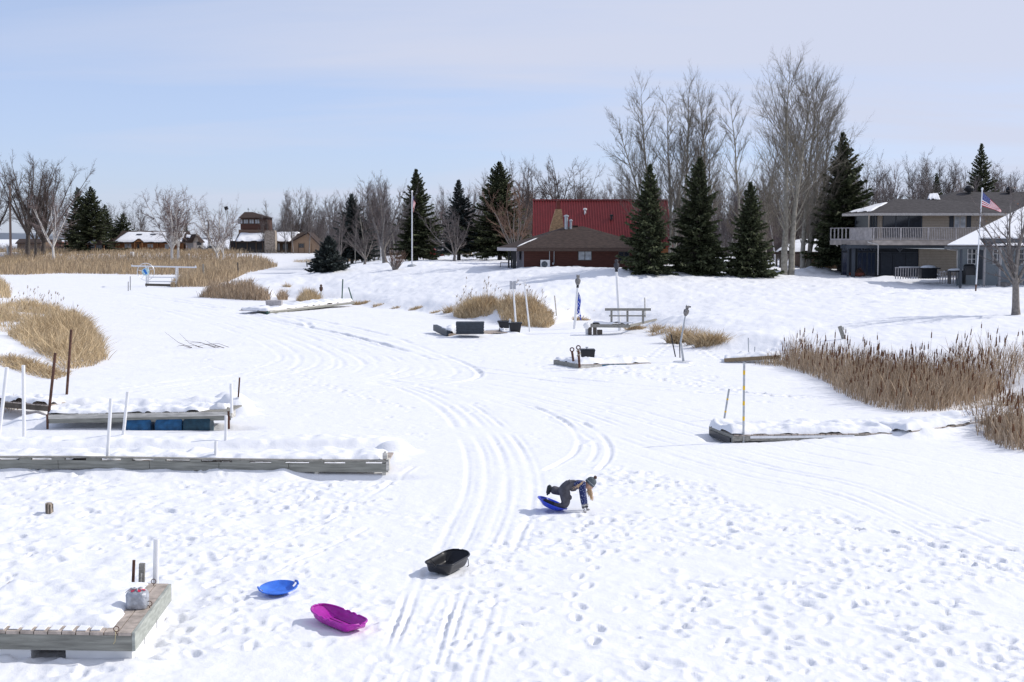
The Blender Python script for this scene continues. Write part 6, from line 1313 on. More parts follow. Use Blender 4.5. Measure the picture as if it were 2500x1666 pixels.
# shrub in front of the flag
b = G(964, 661); T = Tree(61); prm = [dict(n=6, kids=10, start=.2, ang=(D(12), D(30)), ratio=.45, up=.01, wig=.05, tip=.3, thr=.03, kr=.015), dict(n=4, kids=5, start=.1, ang=(D(15), D(40)), ratio=.5, up=.03, wig=.08, tip=.3, kr=.009), dict(n=2, ratio=0, wig=.1, tip=.5)]
for i in range(26):
    a = RND.uniform(.05, .72); az = RND.uniform(0, 6.28); T.grow(Vector((.2 * math.cos(az), .2 * math.sin(az), 0)), Vector((math.sin(a) * math.cos(az), math.sin(a) * math.sin(az), math.cos(a))), RND.uniform(1.5, 2.05), .04, 0, prm)
t = thing('bare_shrub', 'vase shaped reddish bare shrub left of the limp flag', 'shrub', b); T.mesh(t, M['bark'], M['twig_red'], ('stems', 'twigs'))

# spruces: whorls of drooping boughs carrying many small needle sprays
def spruce_mesh(h, w, seed, low=.05, dens=1.0, gap=.0, droop=.28):
    r = np.random.default_rng(seed); nb = int(150 * dens * (h / 9) ** .5 * 1.5); zs = (low + (1 - low) * (np.arange(nb) + r.uniform(-.4, .4, nb)) / nb) * h; zs = np.clip(zs, low * h, h * .995)
    q = (zs - low * h) / (h * (1 - low)); Lb = (w / 2) * 1.4 * ((1 - q) ** .92) * r.uniform(.44, 1.08, nb) * (1 + .16 * np.sin(np.arange(nb) * 2.399 * 1.0 + seed) ) + .05; Lb *= np.where(q < .08, .75 + q * 3, 1)
    stray = r.random(nb) < .06; Lb = Lb * np.where(stray, 1.22, 1.0)
    az = np.arange(nb) * 2.399 + r.uniform(-.35, .35, nb); V_ = []; Fq = []; tn = []; wp0 = []; wp1 = []; wr = []
    rise0 = .06 + .75 * q ** 2
    for i in range(nb):
        L = Lb[i]; ca, sa = math.cos(az[i]), math.sin(az[i]); k = max(7, int(L * 25 * dens ** .4)) + 5
        s = np.sort(r.uniform(.12, 1, k)) ** .85; zz = zs[i] + L * (rise0[i] * s - droop * (1 - q[i]) * 1.3 * s ** 1.5 + .16 * s ** 4)
        cx = ca * L * s; cy = sa * L * s; side = r.choice([-1., 1.], k); a = az[i] + side * r.uniform(.35, 1.05, k); a = np.where(s > .93, az[i] + r.uniform(-.3, .3, k), a)
        sl = (.16 + .34 * (1 - s)) * np.minimum(L, 2.6) * .62 + .09 + .03 * min(L, 2); sl *= r.uniform(.7, 1.25, k); sw = r.uniform(.05, .10, k) * (1 + .04 * h); dz = -r.uniform(.02, .38, k) * sl * (1 - .8 * q[i])
        ux, uy = np.cos(a), np.sin(a); px_, py_ = -uy, ux
        p0 = np.stack([cx, cy, zz], 1); p2 = np.stack([cx + ux * sl, cy + uy * sl, zz + dz], 1); mid = (p0 + p2) / 2 + np.stack([np.zeros(k), np.zeros(k), r.uniform(-.02, .08, k)], 1)
        tl = r.uniform(-1, 1, k) * sw; p1 = mid + np.stack([px_ * sw, py_ * sw, -tl], 1); p3 = mid - np.stack([px_ * sw, py_ * sw, -tl], 1)
        b0 = sum(len(x) for x in V_) if False else None
        V_.append(np.stack([p0, p1, p2, p3], 1).reshape(-1, 3)); tn.append(np.repeat(r.uniform(0, 1) * .5 + r.uniform(0, .5, k), 4))
        # a few hanging sprays below the bough
        k2 = max(3, k // 2); s2 = r.uniform(.2, .97, k2); z2_ = zs[i] + L * (rise0[i] * s2 - droop * (1 - q[i]) * 1.3 * s2 ** 1.5 + .16 * s2 ** 4); hx, hy = ca * L * s2, sa * L * s2; hl = r.uniform(.12, .34, k2) * (1 - .6 * q[i]) * (1 + .03 * h); hw = r.uniform(.03, .07, k2); aa = r.uniform(0, 6.28, k2)
        a0 = np.stack([hx, hy, z2_], 1); a1 = np.stack([hx + np.cos(aa) * hw, hy + np.sin(aa) * hw, z2_ - hl * .5], 1); a2 = np.stack([hx + r.uniform(-.05, .05, k2), hy, z2_ - hl], 1); a3 = np.stack([hx - np.cos(aa) * hw, hy - np.sin(aa) * hw, z2_ - hl * .5], 1)
        V_.append(np.stack([a0, a1, a2, a3], 1).reshape(-1, 3)); tn.append(np.repeat(r.uniform(0, .5, k2), 4))
        ee = L * .9; wp0.append((0, 0, zs[i])); wp1.append((ca * ee, sa * ee, zs[i] + L * (rise0[i] * .9 - droop * (1 - q[i]) * 1.3 * .85 + .1))); wr.append(.012 + .012 * L)
    v = np.concatenate(V_); f = np.arange(len(v)).reshape(-1, 4); tn = np.concatenate(tn)
    return v, f, tn, (wp0, wp1, wr)
def spruce(label, px, Y, topy, wpx, seed, m='spruce', low=.05, dens=1.0, droop=.28, group=None, basepx=None):
    b = basept(px, Y) if basepx is None else G(px, basepx); Y = b.y; h = at(px, topy, Y).z - b.z; w_ = wpx / F * Y * (1.18 if Y > 140 else 1)
    t = thing('spruce_tree', label, 'spruce', b, group); v, f, tn, (a, c, r_) = spruce_mesh(h, w_, seed, low, dens, droop=droop)
    np_mesh('crown', v + np.array(b), f, M[m], t, col=tn)
    tv, tf_ = seg_tubes([(0, 0, -.2), (0, 0, h * .5)] , [(0, 0, h * .5), (0, 0, h)], [.022 * h + .03, .012 * h], [.012 * h, .01], 8); bv, bf = seg_tubes(a, c, r_, [x * .3 for x in r_], 3)
    np_mesh('trunk', np.concatenate([tv, bv]) + np.array(b), [tf_, bf + len(tv)], M['bark_dark'], t); return t
spruce('dark spruce, left one of the far left pair', 192, 300, 458, 76, 71, dens=.9)
spruce('tallest spruce of the far left pair', 225, 285, 456, 92, 72, dens=1.0)
spruce('broad low dark evergreen right of the far left pair', 302, 300, 522, 70, 73, dens=.8)
spruce('dark evergreen low between the far left spruces', 258, 310, 500, 60, 731, dens=.8)
spruce('tiny spruce poking up behind the right end of the log cabin roof', 455, 320, 545, 26, 74, dens=.6)
spruce('small bushy spruce alone on the snow mound', 803, 109, 578, 74, 75, 'spruce_blue', .0, 1.6, .10, basepx=665)
spruce('blue grey spruce left of the wide crowned bare tree', 859, 205, 474, 92, 76, 'spruce_blue', .10)
spruce('tall dark spruce behind the limp flag', 1016, 165, 414, 94, 77, low=.06, dens=1.1)
spruce('narrow spruce between the flag and the broad dark spruce', 1120, 160, 440, 78, 78, 'spruce_blue', .14, .9)
spruce('broad dark spruce left of the red roof', 1220, 160, 396, 124, 79, low=.08, dens=1.25)
spruce('left spruce of three in the row beside the brown cabin', 1586, 106, 402, 108, 80, low=.02, dens=1.2, droop=.24)
spruce('tallest spruce of the row of three, middle one', 1706, 108, 386, 130, 81, low=.02, dens=1.3, droop=.24)
spruce('right and shortest spruce of the row of three', 1830, 108, 446, 108, 82, low=.02, dens=1.2, droop=.24)
spruce('tall spruce with long boughs left of the upper deck', 2052, 119, 324, 150, 83, low=.08, dens=1.2, droop=.22)
spruce('small spruce tip showing above the grey roof', 2282, 165, 424, 58, 84, dens=.7)
spruce('spruce standing behind the grey roof near the right edge', 2390, 160, 352, 98, 85, dens=.9)
spruce('small dark spruce behind the gap right of the row of three', 2012, 150, 520, 70, 86, dens=.9)

# the wood behind: separate bare trees from a few grown kinds, each placed on its own
def wood_proto(seed, h, spread, wood, forks, kids=(15, 10, 8)):
    T = Tree(seed); r = T.r; prm = [dict(n=10, kids=kids[0] * 2, start=.25, ang=(D(22), D(48)), ratio=.36, up=.03, wig=.04, tip=.12, thr=.045, kr=.035), dict(n=5, kids=kids[1], start=.15, ang=(D(20), D(50)), ratio=.46, up=.05, wig=.08, tip=.2, kr=.016), dict(n=4, kids=kids[2], start=.1, ang=(D(20), D(50)), ratio=.5, up=.04, wig=.1, tip=.3, kr=.010), dict(n=2, ratio=0, up=.03, wig=.1, tip=.5)]
    for i in range(forks):
        az = r.uniform(0, 6.28); a = r.uniform(.0, .28) * spread if forks > 1 else .02; T.grow(Vector((0, 0, 0)), Vector((math.sin(a) * math.cos(az), math.sin(a) * math.sin(az), math.cos(a))), h * r.uniform(.8, 1), .115, 0, prm)
    t = thing('woodland_tree', 'bare grey tree of the wood behind the houses', 'tree', (0, 0, 0), 'bare trees of the wood behind the houses'); T.mesh(t, M[wood[0]], M[wood[1]]); return t
protos = [wood_proto(101, 12, 1, ('bark', 'twig'), 1), wood_proto(102, 12, 1.2, ('bark', 'twig'), 2), wood_proto(103, 12, 1, ('bark', 'twig_brown'), 3), wood_proto(104, 12, 1.1, ('birch', 'twig_birch'), 2), wood_proto(105, 12, 1.3, ('bark', 'twig'), 3), wood_proto(106, 12, .8, ('bark_pop', 'twig'), 1), wood_proto(107, 12, 1.2, ('bark', 'twig_red'), 4)]
first = set()
def wood(px, Y, topy, k):
    x = X(px, Y); z = H(x, Y) - .2; h = Z(topy, Y) - z
    src = protos[k % len(protos)]
    if k % len(protos) not in first: o = src; first.add(k % len(protos))
    else:
        o = src.copy(); COL.objects.link(o)
        for ch in src.children: c = ch.copy(); COL.objects.link(c); c.parent = o
    kinds = ('slim single stemmed grey tree', 'grey tree with two close stems', 'brown twigged tree with three stems', 'white barked birch', 'spreading grey tree with three stems', 'pale barked slim poplar', 'reddish twigged tree with four stems')
    zone = 'behind the log cabin' if px < 560 else 'of the wood beyond the tower house' if px < 790 else 'behind the blue spruce' if px < 930 else 'around the narrow spruce beside the limp flag' if px < 1170 else 'just left of the red roof' if px < 1310 else 'above the left half of the red roof' if px < 1460 else 'behind the row of three spruces' if px < 1660 else 'seen between the poplar trunks' if px < 1880 else 'behind the tallest right spruce' if px < 2100 else 'above the grey hip roof' if px < 2330 else 'at the far right edge of the wood'
    o['label'] = kinds[k % 7] + ' ' + zone
    s = h / 11.5; o.location = (x, Y, z); o.scale = (s * RND.uniform(.85, 1.2), s * RND.uniform(.85, 1.2), s); o.rotation_euler = (0, 0, RND.uniform(0, 6.28))
def prof(px):                               # top of the wood in the photograph
    pts = [(600, 560), (660, 500), (720, 468), (760, 462), (820, 468), (900, 440), (980, 455), (1080, 455), (1150, 430), (1210, 430), (1260, 450), (1380, 460), (1470, 430), (1560, 430), (1700, 440), (1850, 430), (2000, 405), (2100, 395), (2200, 385), (2280, 380), (2360, 405), (2450, 420), (2560, 410)]
    for (a, b), (c, d) in zip(pts[:-1], pts[1:]):
        if a <= px <= c: return b + (d - b) * (px - a) / (c - a)
    return pts[0][1] if px < 600 else pts[-1][1]
r_ = random.Random(77); k = 0
for px in np.arange(628, 2540, 12.5):
    for j, (Y, dt) in enumerate(((235, 8), (205, 30))):
        if px > 1900: Y -= 45
        if px < 800: Y = max(Y, 292 + j * 14)
        if r_.random() < .06: continue
        kk = r_.choice((0, 1, 2, 4, 5, 4, 1, 3 if r_.random() < .5 else 2, 6 if 1150 < px < 1300 else 0))
        wood(px + r_.uniform(-8, 8), Y + r_.uniform(-12, 12), prof(px) + dt + r_.uniform(-14, 26), kk)
for px, Y, ty in ((636, 320, 500), (690, 320, 470), (728, 300, 462), (160, 300, 480), (270, 330, 505), (355, 330, 500), (475, 330, 560), (560, 320, 545), (640, 320, 520)): wood(px, Y, ty, k); k += 1
# dense brush at the foot of the wood, beyond counting
def brush(label, px0, px1, Y, h0, n, seed, m='twig'):
    r = np.random.default_rng(seed); x = r.uniform(X(px0, Y), X(px1, Y), n); y = Y + r.uniform(-14, 14, n); z = base_h(x, y) - .1; h = h0 * r.uniform(.35, 1.0, n)
    p0 = np.stack([x, y, z], 1); d = np.stack([r.normal(0, .16, n), r.normal(0, .16, n), np.ones(n)], 1); p1 = p0 + d * (h * .6)[:, None]; p2 = p1 + (d + np.stack([r.normal(0, .25, n), r.normal(0, .25, n), np.zeros(n)], 1)) * (h * .4)[:, None]
    v, f = seg_tubes(np.concatenate([p0, p1]), np.concatenate([p1, p2]), np.concatenate([np.full(n, .028), np.full(n, .018)]), np.concatenate([np.full(n, .018), np.full(n, .006)]), 3)
    # side twigs
    n2 = n * 4; i = r.integers(0, n, n2); s = r.uniform(.2, 1, n2)[:, None]; q0 = p0[i] * (1 - s) + p1[i] * s; q1 = q0 + np.stack([r.normal(0, .5, n2), r.normal(0, .5, n2), r.uniform(.3, 1.1, n2)], 1) * (h[i] * .22)[:, None]
    v2, f2 = seg_tubes(q0, q1, np.full(n2, .014), np.full(n2, .005), 3)
    o = np_mesh('brushwood', np.concatenate([v, v2]), [f, f2 + len(v)], M[m]); tag(o, label, 'brushwood', kind='stuff')
brush('grey thicket of saplings at the foot of the wood, left half', 800, 1290, 262, 9, 3800, 5); brush('grey thicket of saplings behind the tower house', 620, 800, 318, 9, 1400, 15); brush('grey thicket of saplings at the foot of the wood, right half', 1290, 2000, 235, 9, 3600, 6); brush('brown thicket of saplings behind the two storey house', 1850, 2560, 190, 9.5, 3600, 7, 'twig_brown')
brush('low scrub behind the far left trees', -40, 560, 318, 2.2, 2600, 8, 'twig_brown')

# ---------------------------------------------------------------- reeds and dry grass, beyond counting
def reeds(name, label, pts, n, h, wd, m, seed, lean=.12, bend=.25, z=0, heads=None, cat='reeds', tuft=None, mass=None, comb=0):
    r = np.random.default_rng(seed)
    if isinstance(pts, tuple): c0 = G(pts[0], pts[1]); rx = pts[2] / F * c0.y; pw = np.array([[c0.x + rx * math.cos(k * math.pi / 6), c0.y + max(.25, .55 * rx) * math.sin(k * math.pi / 6)] for k in range(12)])
    else: pw = np.array([[G(a, b).x, G(a, b).y] for a, b in pts]) if z is None else pix_poly(pts, z)
    (x0, y0), (x1, y1) = pw.min(0), pw.max(0); xs = []; ys = []; c = 0
    while c < n:
        x = r.uniform(x0, x1, n * 2); y = r.uniform(y0, y1, n * 2); ok = inside(x, y, pw)
        if mass is not None: ok &= (vnoise(x / mass[0], y / mass[0], seed) + .5) > mass[1] + r.uniform(-.15, .15, len(x))
        xs.append(x[ok]); ys.append(y[ok]); c += ok.sum()
    x = np.concatenate(xs)[:n]; y = np.concatenate(ys)[:n]; g = base_h(x, y) - .08
    ed = np.clip(seg_dist(x, y, pw, True) / (1.2 if tuft is None else tuft), .35, 1) ** .5
    hh = h * (.35 + .72 * r.random(n) ** .8) * ed * (1 + .75 * vnoise(x / 1.1, y / 1.1, seed + 2)); a = r.uniform(0, 2 * math.pi, n) ; ln = np.abs(r.normal(0, lean, n)); dx = np.cos(a) * ln + .05; dy = np.sin(a) * ln
    w_ = wd * r.uniform(.6, 1.3, n); yaw = r.uniform(0, math.pi, n); wx, wy = np.cos(yaw) * w_ / 2, np.sin(yaw) * w_ / 2; bd = r.uniform(0, bend, n) * hh
    def lv(s, k, f): return np.stack([x + dx * hh * s + np.cos(a) * bd * s * s + k * wx * f, y + dy * hh * s + np.sin(a) * bd * s * s + k * wy * f, g + hh * (s - .35 * bend * s * s * (bd / hh / max(bend, 1e-3)))], 1)
    v = np.stack([lv(0, -1, 1), lv(0, 1, 1), lv(.5, 1, .9), lv(.5, -1, .9), lv(.85, 1, .6), lv(.85, -1, .6), lv(1, 0, 0)], 1).reshape(-1, 3); bb = (np.arange(n) * 7)[:, None]
    q_ = np.concatenate([bb + np.array([[0, 1, 2, 3]]), bb + np.array([[3, 2, 4, 5]])]); tr = bb + np.array([[5, 4, 6]]); tone = np.repeat(np.clip(r.normal(.5, .38, n), 0, 1), 7)
    if heads: root = thing(name, label, cat, V(float(x.mean()), float(y.mean()), 0), kind='stuff')
    else: root = None
    o = np_mesh(name if root is None else 'stalks', v, [q_, tr], M[m], root, col=tone)
    if root is None: tag(o, label, cat, kind='stuff')
    else:
        nh, kind, frac = heads; i = r.choice(n, min(nh, n), replace=False); hx = x[i]; hy = y[i]; base = g[i] + hh[i] * frac * r.uniform(.9, 1.15, len(i)); tx = dx[i] * hh[i] * .9; ty = dy[i] * hh[i] * .9
        p0 = np.stack([hx, hy, g[i]], 1); p1 = np.stack([hx + tx, hy + ty, base], 1); dn_ = (p1 - p0) / np.linalg.norm(p1 - p0, axis=1, keepdims=True)
        sv, sf = seg_tubes(p0, p1, np.full(len(i), .007 if kind == 'cat' else .006), np.full(len(i), .004), 3); np_mesh('tall_stalks', sv, sf, M[m], root, col=np.full(len(sv), .6))
        if kind == 'cat':
            L = r.uniform(.14, .24, len(i))[:, None]; a0 = p1; hv, hf = seg_tubes(np.concatenate([a0, a0 + dn_ * L]), np.concatenate([a0 + dn_ * L, a0 + dn_ * (L + .12)]), np.concatenate([np.full(len(i), .021), np.full(len(i), .006)]), np.concatenate([np.full(len(i), .019), np.full(len(i), .002)]), 6); np_mesh('seed_heads', hv, hf, M['seed'], root)
        else:
            k = len(i); j = np.repeat(np.arange(k), 6); L = r.uniform(.05, .2, 6 * k); q0 = p1[j] - dn_[j] * r.uniform(0, .12, 6 * k)[:, None]; q1 = q0 + np.stack([r.uniform(-.01, .10, 6 * k) * 1.2, r.normal(0, .03, 6 * k), L * .9], 1)
            hv, hf = seg_tubes(q0, q1, np.full(6 * k, .014), np.full(6 * k, .004), 3); np_mesh('plumes', hv, hf, M['plume'], root)
    return o
CT = 'cattails'
reeds('cattail_bed', 'dense brown cattails with dark seed heads along the right shore', [(1885, 888), (1940, 906), (2010, 930), (2050, 962), (2130, 995), (2220, 1010), (2310, 1003), (2400, 985), (2455, 965), (2440, 950), (2330, 940), (2200, 922), (2050, 900), (1950, 880)], 7000, 1.22, .022, 'cattail', 201, .12, .4, 0, (420, 'cat', 1.0), tuft=.35)
reeds('cattail_bed', 'sparse tall cattail stalks reaching the right edge', [(2250, 935), (2440, 960), (2530, 930), (2530, 880), (2350, 880)], 700, 1.3, .02, 'cattail', 202, .16, .5, None, (60, 'cat', .95), tuft=.3)
reeds('cattail_bed', 'brown cattail clump in the lower right by the boardwalk', [(2330, 1045), (2400, 1070), (2440, 1095), (2530, 1110), (2560, 1040), (2470, 1010), (2400, 1030)], 2000, 1.05, .022, 'cattail', 203, .14, .4, 0, (70, 'cat', 1.0), tuft=.3)
reeds('reed_bed', 'loose reed stalks beside the snowy boardwalk', [(2290, 1040), (2400, 1050), (2500, 1000), (2500, 980), (2340, 1010)], 420, .75, .02, 'cattail', 204, .2, .4, 0, tuft=.3)
reeds('reed_bed', 'thin stubble of reeds at the left tip of the cattails', [(1840, 890), (1930, 900), (1900, 880)], 220, .6, .02, 'reed', 205, .25, .4, 0, tuft=.3)
reeds('reed_bed', 'large golden reed clump on the left point', [(120, 800), (170, 770), (215, 790), (248, 835), (262, 880), (215, 898), (160, 905), (110, 880), (60, 858), (20, 835), (60, 815)], 9500, 1.12, .028, 'reed_gold', 211, .30, .9, 0, tuft=.8, mass=(1.6, .16))
reeds('reed_bed', 'flattened golden grass at the foot of the left point', [(0, 890), (60, 888), (130, 905), (170, 915), (130, 928), (60, 915), (0, 902)], 2600, .5, .03, 'reed_gold', 212, .6, .9, 0, tuft=.4)
reeds('reed_bed', 'golden reeds with feathery plumes on the back of the left point', [(-30, 765), (60, 745), (130, 755), (185, 780), (200, 800), (120, 810), (40, 830), (-40, 820)], 5500, .9, .03, 'reed_gold', 213, .28, .8, 0, (60, 'plume', 1.6), tuft=.6, mass=(3., .42))
reeds('reed_bed', 'golden reeds at the left edge beyond the point', [(-60, 690), (0, 690), (22, 705), (26, 735), (-10, 742), (-60, 740)], 3000, 1.5, .04, 'reed_gold', 214, .15, .4, 0, tuft=1)
reeds('reed_bed', 'dark grass by the ramp at the left edge', [(-20, 1000), (40, 1000), (60, 1010), (20, 1016), (-20, 1016)], 500, .6, .02, 'reed', 215, .4, .6, 0, tuft=.3)
reeds('reed_bed', 'wide brown reed marsh across the far left', [(-120, 672), (60, 672), (150, 668), (330, 671), (430, 672), (540, 672), (600, 668), (680, 652), (640, 646), (440, 646), (200, 646), (-120, 646)], 42000, 1.75, .07, 'reed', 216, .13, .3, 0, tuft=1.5)
reeds('reed_bed', 'far reed marsh in front of the log cabin', [(-120, 646), (620, 646), (700, 643), (640, 640.5), (-120, 640.5)], 12000, 1.1, .08, 'reed', 217, .10, .3, 0, tuft=1.5, mass=(9., .3))
reeds('reed_bed', 'yellow grass at the very left behind the marsh edge', [(-100, 648), (60, 646), (100, 655), (40, 668), (-100, 668)], 5000, 1.7, .07, 'reed_gold', 218, .12, .3, 0, tuft=1.5)
reeds('reed_bed', 'brown reeds around the right posts of the boat lift', [(415, 702), (430, 690), (470, 678), (560, 672), (600, 668), (560, 688), (500, 702)], 6500, 1.7, .05, 'reed', 219, .12, .3, 0, tuft=1)
reeds('reed_bed', 'pale reed belt in front of the snow mound', [(484, 726), (520, 718), (600, 722), (655, 728), (660, 735), (600, 733), (540, 730)], 4000, 1.6, .038, 'cattail', 220, .16, .4, 0, (30, 'plume', 1.3), tuft=.6)
reeds('reed_bed', 'reed clump around the short owl pole', [(722, 735), (750, 730), (786, 738), (782, 743), (740, 743)], 1900, 1.25, .03, 'reed_gold', 221, .18, .4, 0, tuft=.5)
reeds('reed_bed', 'small reed tuft left of the short owl pole clump', [(676, 727), (700, 725), (702, 733), (680, 734)], 500, 1.0, .03, 'cattail', 222, .2, .4, 0, tuft=.3)
reeds('reed_bed', 'golden reed clump behind the dark deck box, left part', [(1106, 772), (1130, 768), (1200, 770), (1215, 776), (1200, 782), (1120, 778)], 3400, 1.15, .028, 'reed_gold', 223, .2, .6, 0, (40, 'plume', 1.7), tuft=.7)
reeds('reed_bed', 'golden reed clump behind the sign pole, right part', [(1208, 776), (1260, 776), (1345, 783), (1352, 792), (1340, 800), (1290, 798), (1225, 790)], 4600, 1.12, .028, 'reed_gold', 224, .2, .6, 0, (55, 'plume', 1.7), tuft=.8)
def tufts(lst):
    for i, (px, py, wpx, n, h, lb) in enumerate(lst): reeds('grass_tuft', lb, (px, py, wpx), n, h, .028, 'reed_gold', 300 + i, .4, .8, None, cat='grass tuft', tuft=.2)
tufts([(882, 744, 22, 700, .55, 'grass tuft beside the shore end of the grey box dock'), (925, 748, 18, 260, .4, 'low grass tuft, first right of the box dock tuft'), (965, 752, 12, 120, .3, 'tiny grass tuft midway along the far bank'), (1015, 754, 18, 260, .4, 'small grass tuft left of the golden clumps'), (1065, 764, 16, 240, .4, 'grass tuft just before the golden clumps'), (1093, 766, 10, 260, .8, 'upright tuft touching the golden clumps'),
       (1388, 759, 10, 90, .25, 'low tuft left of the blue flag'), (1420, 783, 22, 420, .42, 'grass tuft at the foot of the blue flag pole'), (1448, 760, 8, 70, .25, 'tiny tuft right of the blue flag'), (1557, 812, 28, 1500, .75, 'matted grass clump under the bench railing'), (1602, 816, 16, 420, .8, 'grass tuft right of the matted clump'), (1620, 822, 34, 420, .95, 'thin upright reeds left of the dark stake'), (1658, 838, 30, 1200, 1.15, 'reed tuft behind the leaning owl pole'), (1695, 843, 16, 450, 1.0, 'reed tuft right of the leaning owl pole'), (1735, 852, 36, 1500, 1.05, 'reed tuft left of the two thin rods'), (1765, 850, 16, 420, .45, 'matted brown tuft beside the left rod tuft'), (700, 702, 10, 200, .5, 'small tuft on the mound side'), (760, 640, 46, 1400, .8, 'low scrub at the base of the blue spruce'), (870, 636, 40, 1000, .8, 'low scrub below the grey wide crowned tree')])
# ---------------------------------------------------------------- the child falling off the saucer
o0 = P(1388, 1249, 0); KS = 26.2 / F * 1.0
def zp(u_, v_, dy=0):                     # from a close look at the figure: u,v in its own scale
    px = 1260 + u_ / 10.695; py = 1140 + v_ / 10.695; return at(px, py, o0.y + dy)
def skin(name, nodes, edges, m, parent, sub=2, origin=None, root=0):
    me = bpy.data.meshes.new(name); me.from_pydata([tuple(n_[0]) for n_ in nodes], edges, []); o = bpy.data.objects.new(name, me); COL.objects.link(o)
    md = o.modifiers.new('s', 'SKIN'); md.use_smooth_shade = True
    for i, n_ in enumerate(nodes): r = n_[1]; o.data.skin_vertices[0].data[i].radius = (r, r) if not isinstance(r, tuple) else r; o.data.skin_vertices[0].data[i].use_root = (i == root)
    if sub: ms = o.modifiers.new('d', 'SUBSURF'); ms.levels = sub; ms.render_levels = sub
    dg = bpy.context.evaluated_depsgraph_get(); m2 = bpy.data.meshes.new_from_object(o.evaluated_get(dg)); bpy.data.objects.remove(o); m2.name = name; m2.materials.clear(); m2.materials.append(m)
    m2.polygons.foreach_set('use_smooth', [True] * len(m2.polygons)); return link_mesh(name, m2, parent, origin)
PANTS = mat('grey_snow_pants', (.085, .082, .095), .75, var=.3, scale=9, bump=.6, bscale=12); SKINM = mat('skin', (.55, .33, .25), .6, var=.05)
def dotted():
    m = mat('navy_star_fleece', (.02, .03, .11), .85, var=.2, scale=5); t = m.node_tree; b = t.nodes['Principled BSDF']; lk = b.inputs['Base Color'].links[0].from_socket
    vo = t.nodes.new('ShaderNodeTexVoronoi'); vo.inputs['Scale'].default_value = 38; tc_ = t.nodes.new('ShaderNodeTexCoord'); t.links.new(tc_.outputs['Object'], vo.inputs['Vector'])
    lt = t.nodes.new('ShaderNodeMath'); lt.operation = 'LESS_THAN'; lt.inputs[1].default_value = .24; t.links.new(vo.outputs['Distance'], lt.inputs[0]); mx_ = t.nodes.new('ShaderNodeMix'); mx_.data_type = 'RGBA'; mx_.inputs[7].default_value = (.45, .5, .7, 1)
    t.links.new(lt.outputs[0], mx_.inputs[0]); t.links.new(lk, mx_.inputs[6]); t.links.new(mx_.outputs[2], b.inputs['Base Color']); return m
NAVY = dotted(); WOOL = mat('grey_wool', (.11, .13, .14), .95, var=.25, scale=25, bump=.6, bscale=60); HAIR = mat('blond_hair', (.62, .44, .26), .6, var=.25, scale=30, stretch=(3, 3, 1)); BOOT = mat('black_boot', (.02, .022, .025), .5, var=.2)
GLV = mat('grey_glove', (.30, .29, .30), .8, var=.3, scale=20)
kid = thing('person', 'child in grey snow pants and bobble hat tumbling off a blue saucer on the snow', 'person', V(o0.x, o0.y, 0))
hipC = zp(1255, 560, .0); hipN = zp(1255, 590, -.07); hipF = zp(1235, 580, .09); waist = zp(1400, 480, 0); chest = zp(1590, 460, 0); neckB = zp(1740, 440, 0); head = zp(1915, 455, 0)
shN = zp(1735, 470, -.11); shF = zp(1725, 450, .12); elN = zp(1735, 740, -.13); elF = zp(1775, 760, .12); wrN = zp(1755, 1000, -.11); wrF = zp(1830, 980, .13)
knN = zp(1300, 1000, -.10); knF = zp(1170, 690, .22); anN = zp(960, 1000, -.05); anF = zp(925, 600, .25); ftN = zp(760, 920, -.05); ftF = zp(845, 640, .26)
# body: one surface, pelvis first
nodes = [(hipC, .085), (waist, .06), (chest, .06), (neckB, .045), (zp(1830, 440), .042), (hipN, .07), (zp(1290, 800, -.10), .062), (knN, .05), (anN, .034), (hipF, .07), (zp(1200, 650, .17), .058), (knF, .05), (anF, .034), (shN, .045), (elN, .032), (wrN, .022), (shF, .045), (elF, .032), (wrF, .022)]
edges = [(0, 1), (1, 2), (2, 3), (3, 4), (0, 5), (5, 6), (6, 7), (7, 8), (0, 9), (9, 10), (10, 11), (11, 12), (2, 13), (13, 14), (14, 15), (2, 16), (16, 17), (17, 18)]
body = skin('body', nodes, edges, SKINM, kid, 1)
fwd = (zp(2030, 330) - head).normalized()       # crown direction
face = (zp(1870, 560) - zp(1915, 455)).normalized()
hd = MB(); up_ = fwd; fc = (face - up_ * face.dot(up_)).normalized(); rt = up_.cross(fc)
R3 = Matrix((rt, fc, up_)).transposed()
def headprof(mb): mb.lathe(head, [(.03, -.105), (.05, -.095), (.066, -.06), (.078, -.02), (.083, .02), (.08, .06), (.06, .09), (.02, .105)], 18, .9, 1.08, R3)
headprof(hd); hd.build('head', SKINM, kid, smooth=True)
mb = MB(); mb.lathe(head + fc * .088 - up_ * .02, [(.012, -.015), (.016, -.008), (.009, .01), (.003, .03)], 8, ax=R3); 
for s in (-1, 1): mb.lathe(head + rt * .077 * s - fc * .005 - up_ * .015, [(.006, -.022), (.014, -.008), (.016, .01), (.008, .024)], 8, .6, 1, R3)
mb.build('nose_and_ears', SKINM, kid, smooth=True)
mb = MB()
for s in (-1, 1): mb.lathe(head + fc * .083 + rt * .028 * s - up_ * .0, [(.001, -.007), (.008, -.004), (.009, 0), (.008, .004), (.001, .007)], 8, ax=R3)
mb.build('eyes', BOOT, kid, smooth=True)
mb = MB(); mb.lathe(head + fc * .082 - up_ * .052, [(.001, -.004), (.018, 0), (.001, .004)], 8, 1, .3, ax=R3); mb.build('mouth', mat('lips', (.4, .13, .12), .5), kid)
